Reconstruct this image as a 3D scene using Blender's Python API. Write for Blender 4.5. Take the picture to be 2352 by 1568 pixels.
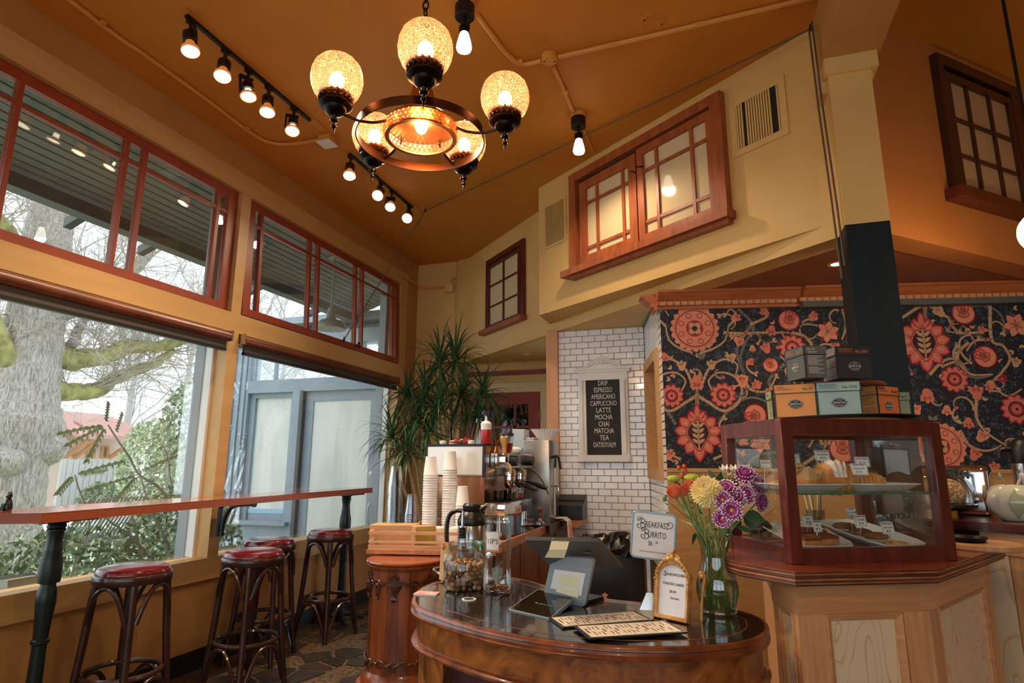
import bpy, bmesh, math, random
from math import sin, cos, pi, radians
from mathutils import Matrix, Vector, Quaternion

for o in list(bpy.data.objects):
    bpy.data.objects.remove(o)
scene = bpy.context.scene
COL = scene.collection
rnd = random.Random(7)

# ------------------------------------------------------------------ camera, sky, exposure
F_PX, PITCH, YAW, ROLL, EYE = 1383.0, radians(11.4), radians(18.2), radians(0.18), 1.25
cam_data = bpy.data.cameras.new('camera')
cam_data.sensor_width = 36.0
cam_data.lens = F_PX / 2352 * 36.0
cam_data.clip_start = 0.05
cam_data.clip_end = 300
cam = bpy.data.objects.new('camera', cam_data)
COL.objects.link(cam)
_fw = Vector((-sin(YAW) * cos(PITCH), cos(YAW) * cos(PITCH), sin(PITCH)))
_rt = Vector((cos(YAW), sin(YAW), 0))
_up = _rt.cross(_fw)
_r2 = _rt * cos(ROLL) + _up * sin(ROLL)
_u2 = _r2.cross(_fw)
_m = Matrix((_r2, _u2, -_fw)).transposed().to_4x4()
_m.translation = (0, 0, EYE)
cam.matrix_world = _m
scene.camera = cam

scene.view_settings.view_transform = 'Standard'
scene.view_settings.look = 'None'
scene.view_settings.exposure = 0.0
scene.view_settings.gamma = 1.0
scene.view_settings.use_curve_mapping = False

world = bpy.data.worlds.new('overcast_sky')
scene.world = world
world.use_nodes = True
_nt = world.node_tree
_bg = _nt.nodes['Background']
_tc = _nt.nodes.new('ShaderNodeTexCoord')
_no = _nt.nodes.new('ShaderNodeTexNoise')
_no.inputs['Scale'].default_value = 2.2
_no.inputs['Detail'].default_value = 3
_cr = _nt.nodes.new('ShaderNodeValToRGB')
_cr.color_ramp.elements[0].position = 0.3
_cr.color_ramp.elements[0].color = (0.74, 0.79, 0.86, 1)
_cr.color_ramp.elements[1].position = 0.7
_cr.color_ramp.elements[1].color = (0.90, 0.94, 1.0, 1)
_nt.links.new(_tc.outputs['Generated'], _no.inputs['Vector'])
_nt.links.new(_no.outputs['Fac'], _cr.inputs['Fac'])
_nt.links.new(_cr.outputs['Color'], _bg.inputs['Color'])
_bg.inputs['Strength'].default_value = 3.0

LAMP_GAIN = 2.95


def lamp(name, kind, loc, power, color, radius=0.03, parent=None, aim=None, spot=None, blend=0.5):
    d = bpy.data.lights.new(name, kind)
    d.energy = power * LAMP_GAIN
    d.color = color
    d.shadow_soft_size = radius
    if kind == 'SPOT':
        d.spot_size = spot
        d.spot_blend = blend
    o = bpy.data.objects.new(name, d)
    COL.objects.link(o)
    o.location = loc
    if aim is not None:
        o.rotation_euler = Vector(aim).to_track_quat('-Z', 'Y').to_euler()
    if parent is not None:
        o.parent = parent
    return o


WARM = (1.0, 0.77, 0.51)

# ------------------------------------------------------------------ pixel helpers (photo pixels -> points on real surfaces)


def ray(px, py):
    return _fw + _r2 * ((px - 1176) / F_PX) - _u2 * ((py - 784) / F_PX)


_C = Vector((0, 0, EYE))


def atz(px, py, z):
    d = ray(px, py)
    return _C + d * ((z - EYE) / d.z)


def atx(px, py, x):
    d = ray(px, py)
    return _C + d * (x / d.x)


def aty(px, py, y):
    d = ray(px, py)
    return _C + d * (y / d.y)


def onplane(px, py, p0, n):
    d = ray(px, py)
    return _C + d * (n.dot(p0 - _C) / n.dot(d))


def onpl(px, py, p0, ang):
    n = Vector((-sin(ang), cos(ang), 0))
    d = ray(px, py)
    return _C + d * (n.dot(Vector((p0[0], p0[1], 0)) - Vector((0, 0, 0))) / n.dot(d))


# ------------------------------------------------------------------ materials
def lin(c):
    r = []
    for v in c[:3]:
        v = v / 255.0
        r.append(v / 12.92 if v <= 0.04045 else ((v + 0.055) / 1.055) ** 2.4)
    return (r[0], r[1], r[2], 1.0)


MATS = {}


def mat(name, col, rough=0.5, metal=0.0, col2=None, scale=6.0, stretch=(1, 1, 1), detail=4.0, lo=0.35, hi=0.65, bump=0.0, bscale=None,
        coat=0.0, emit=None, estr=0.0, spec=0.5, distort=0.0, trans=0.0, sheen=0.0, sss=0.0):
    m = bpy.data.materials.new(name)
    m.use_nodes = True
    nt = m.node_tree
    b = nt.nodes['Principled BSDF']
    b.inputs['Base Color'].default_value = lin(col)
    b.inputs['Roughness'].default_value = rough
    b.inputs['Metallic'].default_value = metal
    b.inputs['Specular IOR Level'].default_value = spec
    b.inputs['Coat Weight'].default_value = coat
    if sheen:
        b.inputs['Sheen Weight'].default_value = sheen
    if trans:
        b.inputs['Transmission Weight'].default_value = trans
    if emit:
        b.inputs['Emission Color'].default_value = lin(emit)
        b.inputs['Emission Strength'].default_value = estr
    if col2 is not None or bump:
        tc = nt.nodes.new('ShaderNodeTexCoord')
        mp = nt.nodes.new('ShaderNodeMapping')
        mp.inputs['Scale'].default_value = stretch
        nz = nt.nodes.new('ShaderNodeTexNoise')
        nz.inputs['Scale'].default_value = scale
        nz.inputs['Detail'].default_value = detail
        nz.inputs['Distortion'].default_value = distort
        nt.links.new(tc.outputs['Object'], mp.inputs['Vector'])
        nt.links.new(mp.outputs['Vector'], nz.inputs['Vector'])
        if col2 is not None:
            cr = nt.nodes.new('ShaderNodeValToRGB')
            cr.color_ramp.elements[0].position = lo
            cr.color_ramp.elements[0].color = lin(col)
            cr.color_ramp.elements[1].position = hi
            cr.color_ramp.elements[1].color = lin(col2)
            nt.links.new(nz.outputs['Fac'], cr.inputs['Fac'])
            nt.links.new(cr.outputs['Color'], b.inputs['Base Color'])
        if bump:
            bn = nt.nodes.new('ShaderNodeBump')
            bn.inputs['Strength'].default_value = bump
            bn.inputs['Distance'].default_value = 0.01
            if bscale:
                n2 = nt.nodes.new('ShaderNodeTexNoise')
                n2.inputs['Scale'].default_value = bscale
                n2.inputs['Detail'].default_value = 5
                nt.links.new(mp.outputs['Vector'], n2.inputs['Vector'])
                nt.links.new(n2.outputs['Fac'], bn.inputs['Height'])
            else:
                nt.links.new(nz.outputs['Fac'], bn.inputs['Height'])
            nt.links.new(bn.outputs['Normal'], b.inputs['Normal'])
    MATS[name] = m
    return m


def glass_mat(name, tint=(255, 255, 255), refl=0.06, rough=0.02, edge=0.5, crackle=0.0, milky=0.0):
    m = bpy.data.materials.new(name)
    m.use_nodes = True
    nt = m.node_tree
    nt.nodes.remove(nt.nodes['Principled BSDF'])
    out = nt.nodes['Material Output']
    tr = nt.nodes.new('ShaderNodeBsdfTransparent')
    tr.inputs['Color'].default_value = lin(tint)
    gl = nt.nodes.new('ShaderNodeBsdfGlossy')
    gl.inputs['Roughness'].default_value = rough
    gl.inputs['Color'].default_value = (1, 1, 1, 1)
    lw = nt.nodes.new('ShaderNodeLayerWeight')
    lw.inputs['Blend'].default_value = 0.35
    mr = nt.nodes.new('ShaderNodeMapRange')
    mr.inputs['To Min'].default_value = refl
    mr.inputs['To Max'].default_value = edge
    mx = nt.nodes.new('ShaderNodeMixShader')
    nt.links.new(lw.outputs['Fresnel'], mr.inputs['Value'])
    nt.links.new(mr.outputs['Result'], mx.inputs['Fac'])
    nt.links.new(tr.outputs['BSDF'], mx.inputs[1])
    nt.links.new(gl.outputs['BSDF'], mx.inputs[2])
    if crackle:
        vo = nt.nodes.new('ShaderNodeTexVoronoi')
        vo.feature = 'DISTANCE_TO_EDGE'
        vo.inputs['Scale'].default_value = 130
        tc = nt.nodes.new('ShaderNodeTexCoord')
        bn = nt.nodes.new('ShaderNodeBump')
        bn.inputs['Strength'].default_value = crackle
        bn.inputs['Distance'].default_value = 0.003
        nt.links.new(tc.outputs['Object'], vo.inputs['Vector'])
        nt.links.new(vo.outputs['Distance'], bn.inputs['Height'])
        nt.links.new(bn.outputs['Normal'], gl.inputs['Normal'])
    sh = mx.outputs['Shader']
    if milky:
        tl = nt.nodes.new('ShaderNodeBsdfTranslucent')
        tl.inputs['Color'].default_value = lin(tint)
        m2 = nt.nodes.new('ShaderNodeMixShader')
        m2.inputs['Fac'].default_value = milky
        nt.links.new(sh, m2.inputs[1])
        nt.links.new(tl.outputs['BSDF'], m2.inputs[2])
        if crackle:
            m3 = nt.nodes.new('ShaderNodeMapRange')
            m3.inputs['From Max'].default_value = 0.12
            m3.inputs['To Min'].default_value = min(1.0, milky * 2.2)
            m3.inputs['To Max'].default_value = milky * 0.7
            nt.links.new(vo.outputs['Distance'], m3.inputs['Value'])
            nt.links.new(m3.outputs['Result'], m2.inputs['Fac'])
        sh = m2.outputs['Shader']
    nt.links.new(sh, out.inputs['Surface'])
    MATS[name] = m
    return m


# paint
mat('paint_wall', (220, 180, 110), 0.55, col2=(212, 171, 102), scale=3, bump=0.08, bscale=30)
mat('paint_left', (200, 156, 90), 0.55, col2=(192, 147, 82), scale=3, bump=0.06, bscale=30)
mat('paint_orange', (186, 134, 74), 0.6, col2=(177, 125, 66), scale=3, bump=0.06, bscale=25)
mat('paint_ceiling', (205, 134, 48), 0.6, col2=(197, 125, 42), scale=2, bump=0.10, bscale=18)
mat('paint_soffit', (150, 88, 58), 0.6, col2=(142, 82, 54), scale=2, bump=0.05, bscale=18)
mat('paint_cream', (226, 200, 150), 0.6, col2=(220, 193, 142), scale=3)
mat('paint_trim', (204, 162, 102), 0.45, col2=(195, 152, 92), scale=4, stretch=(3, .4, 3), bump=0.05, bscale=20)
mat('paint_white', (232, 229, 224), 0.45)
mat('paint_red', (152, 62, 32), 0.4, col2=(138, 52, 26), scale=5, bump=0.05, bscale=40)
mat('paint_darkred', (150, 60, 40), 0.4, col2=(136, 52, 34), scale=5)
mat('paint_black', (22, 22, 24), 0.5)
mat('paint_teal', (10, 27, 30), 0.55, spec=0.25, col2=(7, 19, 22), scale=5, stretch=(3, 3, .5), bump=0.15, bscale=14)
mat('paint_exterior', (150, 160, 170), 0.6, col2=(140, 150, 160), scale=3)
mat('paint_exterior_dark', (92, 94, 92), 0.6, col2=(78, 80, 78), scale=2)
mat('paint_porch', (128, 132, 128), 0.6, col2=(116, 120, 116), scale=3)
mat('frost', (214, 190, 150), 0.07, col2=(208, 188, 150), scale=1.5, spec=0.35)
mat('frost_dark', (190, 150, 108), 0.3)
mat('paper', (236, 234, 228), 0.7)
mat('papered', (226, 224, 218), 0.7, col2=(206, 204, 198), scale=3, stretch=(1, 1, .25), distort=1.0)
# wood
mat('wood_frame', (168, 88, 44), 0.4, col2=(140, 68, 34), scale=7, stretch=(4, 4, .6), bump=0.05)
mat('wood_pine', (214, 160, 112), 0.45, col2=(198, 140, 92), scale=9, stretch=(6, 6, .5), bump=0.03)
mat('wood_pine_h', (214, 156, 106), 0.45, col2=(196, 136, 88), scale=9, stretch=(.5, .5, 6), bump=0.03)
mat('wood_cornice', (186, 108, 60), 0.45, col2=(170, 94, 50), scale=9, stretch=(.6, 4, 6))
mat('wood_ply_face', (230, 204, 164), 0.45, col2=(208, 168, 116), scale=2.6, stretch=(2, 2, .7), distort=2.2, lo=0.47, hi=0.56, detail=2)
mat('wood_trimpink', (214, 158, 118), 0.5, col2=(204, 146, 106), scale=6, stretch=(4, 4, .5))
mat('wood_mahogany', (104, 40, 28), 0.32, col2=(80, 28, 20), scale=6, stretch=(5, 5, .7), coat=0.2, bump=0.03)
mat('wood_red', (150, 62, 34), 0.35, col2=(126, 48, 26), scale=5, stretch=(4, 4, .6))
mat('wood_bent', (58, 31, 25), 0.28, col2=(40, 22, 19), scale=6, coat=0.3)
mat('wood_walnut', (150, 78, 38), 0.28, col2=(96, 46, 24), scale=5, stretch=(3, 3, .4), coat=0.35, distort=0.6)
mat('wood_burl', (176, 104, 46), 0.26, col2=(84, 40, 18), scale=7, distort=2.4, detail=7, coat=0.4, lo=0.3, hi=0.7)
mat('wood_walnut_dark', (70, 36, 22), 0.3, col2=(52, 26, 16), scale=6, coat=0.3)
mat('wood_top', (34, 24, 22), 0.14, col2=(24, 17, 16), scale=4, coat=0.6)
mat('wood_bartop', (170, 84, 44), 0.15, col2=(140, 62, 32), scale=5, stretch=(4, .5, 4), coat=0.5)
mat('wood_light', (206, 160, 104), 0.5, col2=(194, 144, 88), scale=8, stretch=(1, 6, 6))
MATS['paint_ceiling'].node_tree.nodes['Principled BSDF'].inputs['Specular IOR Level'].default_value = 0.3


def ply_mat(name, c1, c2, c3, scale):
    m = bpy.data.materials.new(name)
    m.use_nodes = True
    nt = m.node_tree
    b = nt.nodes['Principled BSDF']
    b.inputs['Roughness'].default_value = 0.4
    tc = nt.nodes.new('ShaderNodeTexCoord')
    wv = nt.nodes.new('ShaderNodeTexWave')
    wv.bands_direction = 'Z'
    wv.inputs['Scale'].default_value = scale
    wv.inputs['Distortion'].default_value = 1.5
    wv.inputs['Detail'].default_value = 2
    mp = nt.nodes.new('ShaderNodeMapping')
    mp.inputs['Scale'].default_value = (0.15, 0.15, 1)
    cr = nt.nodes.new('ShaderNodeValToRGB')
    cr.color_ramp.elements[0].color = lin(c1)
    cr.color_ramp.elements[0].position = 0.2
    cr.color_ramp.elements[1].color = lin(c2)
    cr.color_ramp.elements[1].position = 0.8
    e = cr.color_ramp.elements.new(0.5)
    e.color = lin(c3)
    nt.links.new(tc.outputs['Object'], mp.inputs['Vector'])
    nt.links.new(mp.outputs['Vector'], wv.inputs['Vector'])
    nt.links.new(wv.outputs['Fac'], cr.inputs['Fac'])
    nt.links.new(cr.outputs['Color'], b.inputs['Base Color'])
    MATS[name] = m


ply_mat('ply_edge', (70, 34, 20), (170, 112, 68), (120, 66, 38), 42)
ply_mat('ply_edge_light', (160, 96, 54), (222, 168, 116), (190, 128, 80), 42)
# metal, plastic, stone
mat('steel', (200, 200, 200), 0.22, 1.0)
mat('steel_brushed', (176, 172, 166), 0.32, 1.0)
mat('chrome', (225, 225, 225), 0.08, 1.0)
mat('bronze', (92, 62, 40), 0.35, 1.0, col2=(60, 40, 28), scale=12)
mat('bronze_dark', (38, 30, 26), 0.35, 0.9)
mat('brass', (198, 140, 76), 0.25, 1.0, col2=(170, 108, 56), scale=10)
mat('copper', (190, 116, 66), 0.3, 1.0)
mat('gold_leaf', (222, 172, 104), 0.45, 0.4, col2=(176, 122, 60), scale=30, bump=0.3)
mat('black_metal', (24, 23, 23), 0.4, 0.3)
mat('green_metal', (22, 38, 38), 0.35, 0.2)
mat('black_plastic', (20, 20, 21), 0.35)
mat('black_gloss', (8, 8, 9), 0.05, spec=0.7)
mat('grey_plastic', (150, 158, 162), 0.35)
mat('granite', (26, 25, 26), 0.12, col2=(46, 42, 40), scale=120, lo=0.5, hi=0.7)
mat('ceramic_white', (230, 228, 224), 0.2, coat=0.3)
mat('paper_cup', (236, 234, 232), 0.55)
mat('tile_white', (250, 250, 252), 0.12, coat=0.4)
mat('grout', (104, 84, 68), 0.9)
mat('vinyl_red', (100, 14, 25), 0.24, coat=0.4)
mat('cable', (96, 74, 50), 0.6)
mat('conduit', (214, 148, 64), 0.5)
mat('mosaic', (112, 90, 66), 0.45, col2=(62, 50, 40), scale=38, detail=6, lo=0.4, hi=0.6)
mat('stone_dark', (42, 38, 36), 0.35, col2=(58, 50, 44), scale=6, bump=0.1, bscale=14)
mat('stone_brown', (66, 50, 42), 0.35, col2=(52, 40, 34), scale=6, bump=0.1, bscale=14)
mat('chalkboard', (34, 34, 33), 0.7, col2=(44, 44, 43), scale=4)
mat('chalk', (226, 222, 212), 0.8)
mat('ink', (36, 36, 38), 0.7)
mat('bulb', (255, 240, 214), 0.3, emit=(255, 232, 196), estr=9.0)
mat('bulb_soft', (255, 240, 214), 0.3, emit=(255, 226, 184), estr=7.0)
glass_mat('glass_window', (246, 250, 250), 0.015, 0.0, 0.22)
glass_mat('glass_clear', (246, 250, 250), 0.04, 0.02, 0.6)
glass_mat('glass_vase', (246, 250, 248), 0.09, 0.02, 0.7)
glass_mat('glass_case', (252, 254, 254), 0.012, 0.0, 0.14)
glass_mat('glass_amber', (255, 196, 146), 0.10, 0.2, 0.35, crackle=0.8, milky=0.24)
glass_mat('plastic_clear', (236, 238, 240), 0.12, 0.12, 0.6)


# ------------------------------------------------------------------ mesh builder
def TR(loc=(0, 0, 0), rz=0.0, rx=0.0, ry=0.0, s=1.0):
    return Matrix.Translation(loc) @ Matrix.Rotation(rz, 4, 'Z') @ Matrix.Rotation(ry, 4, 'Y') @ Matrix.Rotation(rx, 4, 'X') @ Matrix.Diagonal((s, s, s, 1) if not hasattr(s, '__len__') else (*s, 1))


def frame_from_dir(d, upv=(0, 0, 1)):
    d = Vector(d).normalized()
    q = d.to_track_quat('Z', 'Y')
    return q.to_matrix().to_4x4()


class MB:
    def __init__(s):
        s.v, s.f, s.m = [], [], []

    def add(s, vs, fs, mi=0, M=None):
        n = len(s.v)
        if M is not None:
            vs = [M @ Vector(v) for v in vs]
        s.v.extend([tuple(v) for v in vs])
        s.f.extend([tuple(i + n for i in f) for f in fs])
        s.m.extend([mi] * len(fs))
        return s

    def box(s, x0, x1, y0, y1, z0, z1, mi=0, M=None):
        vs = [(x0, y0, z0), (x1, y0, z0), (x1, y1, z0), (x0, y1, z0), (x0, y0, z1), (x1, y0, z1), (x1, y1, z1), (x0, y1, z1)]
        fs = [(0, 3, 2, 1), (4, 5, 6, 7), (0, 1, 5, 4), (1, 2, 6, 5), (2, 3, 7, 6), (3, 0, 4, 7)]
        return s.add(vs, fs, mi, M)

    def cb(s, c, sz, mi=0, M=None):
        return s.box(c[0] - sz[0] / 2, c[0] + sz[0] / 2, c[1] - sz[1] / 2, c[1] + sz[1] / 2, c[2] - sz[2] / 2, c[2] + sz[2] / 2, mi, M)

    def rbox(s, x0, x1, y0, y1, z0, z1, b=0.005, seg=2, mi=0, M=None):
        bm = bmesh.new()
        bmesh.ops.create_cube(bm, size=1)
        for v in bm.verts:
            v.co = Vector(((x0 + x1) / 2 + v.co.x * (x1 - x0), (y0 + y1) / 2 + v.co.y * (y1 - y0), (z0 + z1) / 2 + v.co.z * (z1 - z0)))
        bmesh.ops.bevel(bm, geom=list(bm.edges), offset=b, segments=seg, affect='EDGES', profile=0.5)
        s.bm(bm, mi, M)
        bm.free()
        return s

    def bm(s, bm, mi=0, M=None):
        bm.verts.index_update()
        return s.add([v.co.copy() for v in bm.verts], [[v.index for v in f.verts] for f in bm.faces], mi, M)

    def prism(s, poly, z0, z1, mi=0, M=None, cap=True):
        n = len(poly)
        a = sum(poly[i][0] * poly[(i + 1) % n][1] - poly[(i + 1) % n][0] * poly[i][1] for i in range(n))
        if a < 0:
            poly = poly[::-1]
        vs = [(p[0], p[1], z0) for p in poly] + [(p[0], p[1], z1) for p in poly]
        fs = [(i, (i + 1) % n, (i + 1) % n + n, i + n) for i in range(n)]
        if cap:
            fs += [tuple(range(n - 1, -1, -1)), tuple(range(n, 2 * n))]
        return s.add(vs, fs, mi, M)

    def lathe(s, prof, n=24, mi=0, M=None, cap0=True, cap1=True, sx=1.0, sy=1.0):
        vs, fs = [], []
        k = len(prof)
        for r, z in prof:
            for i in range(n):
                a = 2 * pi * i / n
                vs.append((r * cos(a) * sx, r * sin(a) * sy, z))
        for j in range(k - 1):
            for i in range(n):
                i2 = (i + 1) % n
                fs.append((j * n + i, j * n + i2, (j + 1) * n + i2, (j + 1) * n + i))
        if cap0 and prof[0][0] > 1e-5:
            fs.append(tuple(range(n - 1, -1, -1)))
        if cap1 and prof[-1][0] > 1e-5:
            fs.append(tuple(range((k - 1) * n, k * n)))
        return s.add(vs, fs, mi, M)

    def tube(s, pts, r, n=8, closed=False, mi=0, M=None, sx=1.0):
        pts = [Vector(p) for p in pts]
        k = len(pts)
        rs = r if hasattr(r, '__len__') else [r] * k
        vs, fs = [], []
        prev = None
        for j in range(k):
            if closed:
                t = pts[(j + 1) % k] - pts[j - 1]
            else:
                t = pts[min(j + 1, k - 1)] - pts[max(j - 1, 0)]
            if t.length < 1e-9:
                t = Vector((0, 0, 1))
            t.normalize()
            if prev is None:
                a = Vector((0, 0, 1)) if abs(t.z) < 0.9 else Vector((1, 0, 0))
                nrm = t.cross(a).normalized()
            else:
                nrm = prev - t * prev.dot(t)
                nrm = nrm.normalized() if nrm.length > 1e-6 else t.orthogonal().normalized()
            prev = nrm
            bn = t.cross(nrm)
            for i in range(n):
                a = 2 * pi * i / n
                vs.append(pts[j] + (nrm * cos(a) * sx + bn * sin(a)) * rs[j])
        rng = k if closed else k - 1
        for j in range(rng):
            j2 = (j + 1) % k
            for i in range(n):
                i2 = (i + 1) % n
                fs.append((j * n + i, j * n + i2, j2 * n + i2, j2 * n + i))
        if not closed:
            fs.append(tuple(range(n - 1, -1, -1)))
            fs.append(tuple(range((k - 1) * n, k * n)))
        return s.add(vs, fs, mi, M)

    def ball(s, c, r, nu=12, nv=8, mi=0, M=None, sc=(1, 1, 1)):
        vs, fs = [(c[0], c[1], c[2] - r * sc[2])], []
        for j in range(1, nv):
            ph = -pi / 2 + pi * j / nv
            for i in range(nu):
                a = 2 * pi * i / nu
                vs.append((c[0] + r * cos(ph) * cos(a) * sc[0], c[1] + r * cos(ph) * sin(a) * sc[1], c[2] + r * sin(ph) * sc[2]))
        vs.append((c[0], c[1], c[2] + r * sc[2]))
        for i in range(nu):
            fs.append((0, 1 + (i + 1) % nu, 1 + i))
            fs.append((len(vs) - 1, 1 + (nv - 2) * nu + i, 1 + (nv - 2) * nu + (i + 1) % nu))
        for j in range(nv - 2):
            for i in range(nu):
                i2 = (i + 1) % nu
                fs.append((1 + j * nu + i, 1 + j * nu + i2, 1 + (j + 1) * nu + i2, 1 + (j + 1) * nu + i))
        return s.add(vs, fs, mi, M)

    def quad(s, a, b, c, d, mi=0):
        return s.add([a, b, c, d], [(0, 1, 2, 3)], mi)

    def sweep(s, prof, path, closed=False, mi=0):
        """prof: [(outward offset, z)], swept along a plan path [(x, y)]; outward = right of travel"""
        k = len(path)
        vs, fs = [], []
        P = [Vector((p[0], p[1])) for p in path]
        for j in range(k):
            if closed:
                d0 = (P[j] - P[j - 1]).normalized()
                d1 = (P[(j + 1) % k] - P[j]).normalized()
            else:
                d0 = (P[j] - P[j - 1]).normalized() if j > 0 else (P[1] - P[0]).normalized()
                d1 = (P[j + 1] - P[j]).normalized() if j < k - 1 else d0
            n0 = Vector((d0.y, -d0.x))
            n1 = Vector((d1.y, -d1.x))
            nn = n0 + n1
            nn = nn.normalized() if nn.length > 1e-6 else n0
            sc = 1 / max(0.3, nn.dot(n0))
            for o, z in prof:
                q = P[j] + nn * o * sc
                vs.append((q.x, q.y, z))
        m = len(prof)
        for j in range(k if closed else k - 1):
            j2 = (j + 1) % k
            for i in range(m - 1):
                fs.append((j * m + i, j2 * m + i, j2 * m + i + 1, j * m + i + 1))
        if not closed:
            fs.append(tuple(range(m)))
            fs.append(tuple(range((k - 1) * m + m - 1, (k - 1) * m - 1, -1)))
        return s.add(vs, fs, mi)

    def mesh(s, name, mats, smooth=40):
        me = bpy.data.meshes.new(name)
        me.from_pydata(s.v, [], s.f)
        for m in (mats if isinstance(mats, (list, tuple)) else [mats]):
            me.materials.append(MATS[m] if isinstance(m, str) else m)
        if len(me.materials) > 1:
            me.polygons.foreach_set('material_index', s.m)
        if smooth:
            me.shade_smooth()
            me.set_sharp_from_angle(angle=radians(smooth))
        me.update()
        return me

    def build(s, name, mats, parent=None, smooth=40, M=None):
        return ob(name, s.mesh(name, mats, smooth), parent, M)


def ob(name, me, parent=None, M=None):
    o = bpy.data.objects.new(name, me)
    COL.objects.link(o)
    if parent is not None:
        o.parent = parent
    if M is not None:
        o.matrix_basis = M
    return o


def tag(o, label, cat, group=None):
    o['label'] = label
    o['category'] = cat
    if group:
        o['group'] = group
    return o


def thing(name, label, cat, loc=(0, 0, 0), rz=0.0, group=None):
    o = bpy.data.objects.new(name, None)
    COL.objects.link(o)
    o.empty_display_size = 0.05
    o.location = loc
    o.rotation_euler = (0, 0, rz)
    return tag(o, label, cat, group)


def struct(name, mb, mats, smooth=30):
    o = mb.build(name, mats, None, smooth)
    o['kind'] = 'structure'
    return o


def sroot(name, loc=(0, 0, 0), rz=0.0):
    o = bpy.data.objects.new(name, None)
    COL.objects.link(o)
    o.empty_display_size = 0.05
    o.location = loc
    o.rotation_euler = (0, 0, rz)
    o['kind'] = 'structure'
    return o


def kids(o):
    return [c for c in COL.objects if c.parent == o]


def dup(root, loc, rz=None, label=None, group=None, M=None):
    r = root.copy()
    COL.objects.link(r)
    r.location = loc
    if rz is not None:
        r.rotation_euler = (0, 0, rz)
    if label:
        r['label'] = label
    if group:
        r['group'] = group
    for ch in list(root.children):
        c = ch.copy()
        COL.objects.link(c)
        c.parent = r
        for g in list(ch.children):
            d = g.copy()
            COL.objects.link(d)
            d.parent = c
    return r


_fonts = {}


def textmesh(txt, size, align='CENTER', sx=1.0, shear=0.0, ext=0.0003, spacing=1.0):
    key = (txt, size, align, sx, shear, spacing)
    if key not in _fonts:
        cu = bpy.data.curves.new('lettering', 'FONT')
        cu.body = txt
        cu.size = size
        cu.align_x = align
        cu.shear = shear
        cu.extrude = ext
        cu.space_character = spacing
        cu.resolution_u = 2
        o = bpy.data.objects.new('lettering', cu)
        me = bpy.data.meshes.new_from_object(o)
        vs = [(v.co.x * sx, v.co.y, v.co.z + ext) for v in me.vertices]
        fs = [tuple(p.vertices) for p in me.polygons]
        bpy.data.objects.remove(o)
        bpy.data.curves.remove(cu)
        bpy.data.meshes.remove(me)
        _fonts[key] = (vs, fs)
    return _fonts[key]


def put_text(mb, txt, size, M, mi=0, align='CENTER', sx=1.0, shear=0.0, spacing=1.0):
    vs, fs = textmesh(txt, size, align, sx, shear, spacing=spacing)
    mb.add(vs, fs, mi, M)


def wallM(loc, rz):
    """frame for something flat standing in a vertical plane: x along the wall, y up, z out of the wall; rz = direction of x in plan"""
    return Matrix.Translation(loc) @ Matrix.Rotation(rz, 4, 'Z') @ Matrix.Rotation(pi / 2, 4, 'X')
mat('wood_shade', (120, 62, 34), 0.35, col2=(92, 44, 26), scale=4)
mat('shade_dark', (62, 52, 46), 0.6)
mat('tape_blue', (60, 120, 150), 0.6)
mat('wall_navy', (26, 27, 36), 0.7)
glass_mat('glass_door', (150, 130, 112), 0.10, 0.05, 0.4)
mat('tape_pale', (150, 190, 214), 0.6)
mat('bulb_copper', (206, 140, 84), 0.3, 0.8, emit=(255, 150, 70), estr=0.5)
mat('bulb_white', (255, 250, 240), 0.3, emit=(255, 244, 226), estr=8.0)
mat('bulb_globe', (255, 240, 214), 0.3, emit=(255, 214, 150), estr=3.0)
glass_mat('glass_amber_skirt', (255, 206, 140), 0.3, 0.2, 0.6)
ply_mat('ply_edge_bar', (120, 52, 30), (196, 104, 62), (150, 70, 40), 60)
mat('black_gloss_soft', (20, 19, 19), 0.25)
mat('wood_red_top', (160, 82, 42), 0.16, col2=(134, 62, 30), scale=5, stretch=(1, 5, 1), coat=0.5)
mat('wood_carved', (98, 56, 36), 0.26, col2=(54, 30, 22), scale=12, coat=0.3)
mat('wood_edge', (200, 132, 78), 0.35, col2=(174, 104, 58), scale=7, stretch=(5, .6, 5))
mat('wood_pine_dark', (150, 92, 54), 0.45, col2=(130, 76, 42), scale=7, stretch=(5, 5, .5))
mat('wood_tray', (222, 172, 128), 0.5, col2=(206, 150, 104), scale=8, stretch=(.6, 5, 5))
mat('cardboard', (196, 156, 112), 0.8, col2=(186, 146, 102), scale=6)
mat('card_dark', (150, 112, 74), 0.8)
mat('card_yellow', (190, 166, 70), 0.7, col2=(170, 140, 60), scale=40)
mat('bag_white', (228, 226, 224), 0.6, bump=0.1, bscale=30)
mat('bag_black', (14, 14, 15), 0.18, spec=0.7)
mat('panel_white', (226, 226, 224), 0.18, 0.2)
mat('copper_mirror', (190, 140, 110), 0.2, 0.9)
mat('steel_dark', (90, 88, 86), 0.25, 0.9)
mat('plate_cream', (230, 206, 180), 0.4)
mat('ink_red', (206, 80, 50), 0.6)
mat('amber', (206, 130, 40), 0.2, trans=0.3)
mat('syrup_red', (196, 52, 44), 0.2, trans=0.2)
mat('plastic_white', (232, 232, 230), 0.4)
mat('plastic_blue_white', (196, 210, 218), 0.3)
mat('bamboo', (226, 178, 98), 0.5, col2=(204, 152, 76), scale=10, stretch=(8, 8, .5))
mat('enamel_red', (140, 26, 22), 0.15, coat=0.5)
mat('lid_brown', (54, 34, 28), 0.35)
mat('pot_clay', (150, 84, 52), 0.8)
mat('stem_tan', (176, 150, 104), 0.8, col2=(150, 120, 80), scale=20)
mat('dracaena', (44, 76, 44), 0.35, col2=(62, 98, 58), scale=4)
mat('dracaena_light', (84, 120, 74), 0.35, col2=(54, 88, 52), scale=4)
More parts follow.
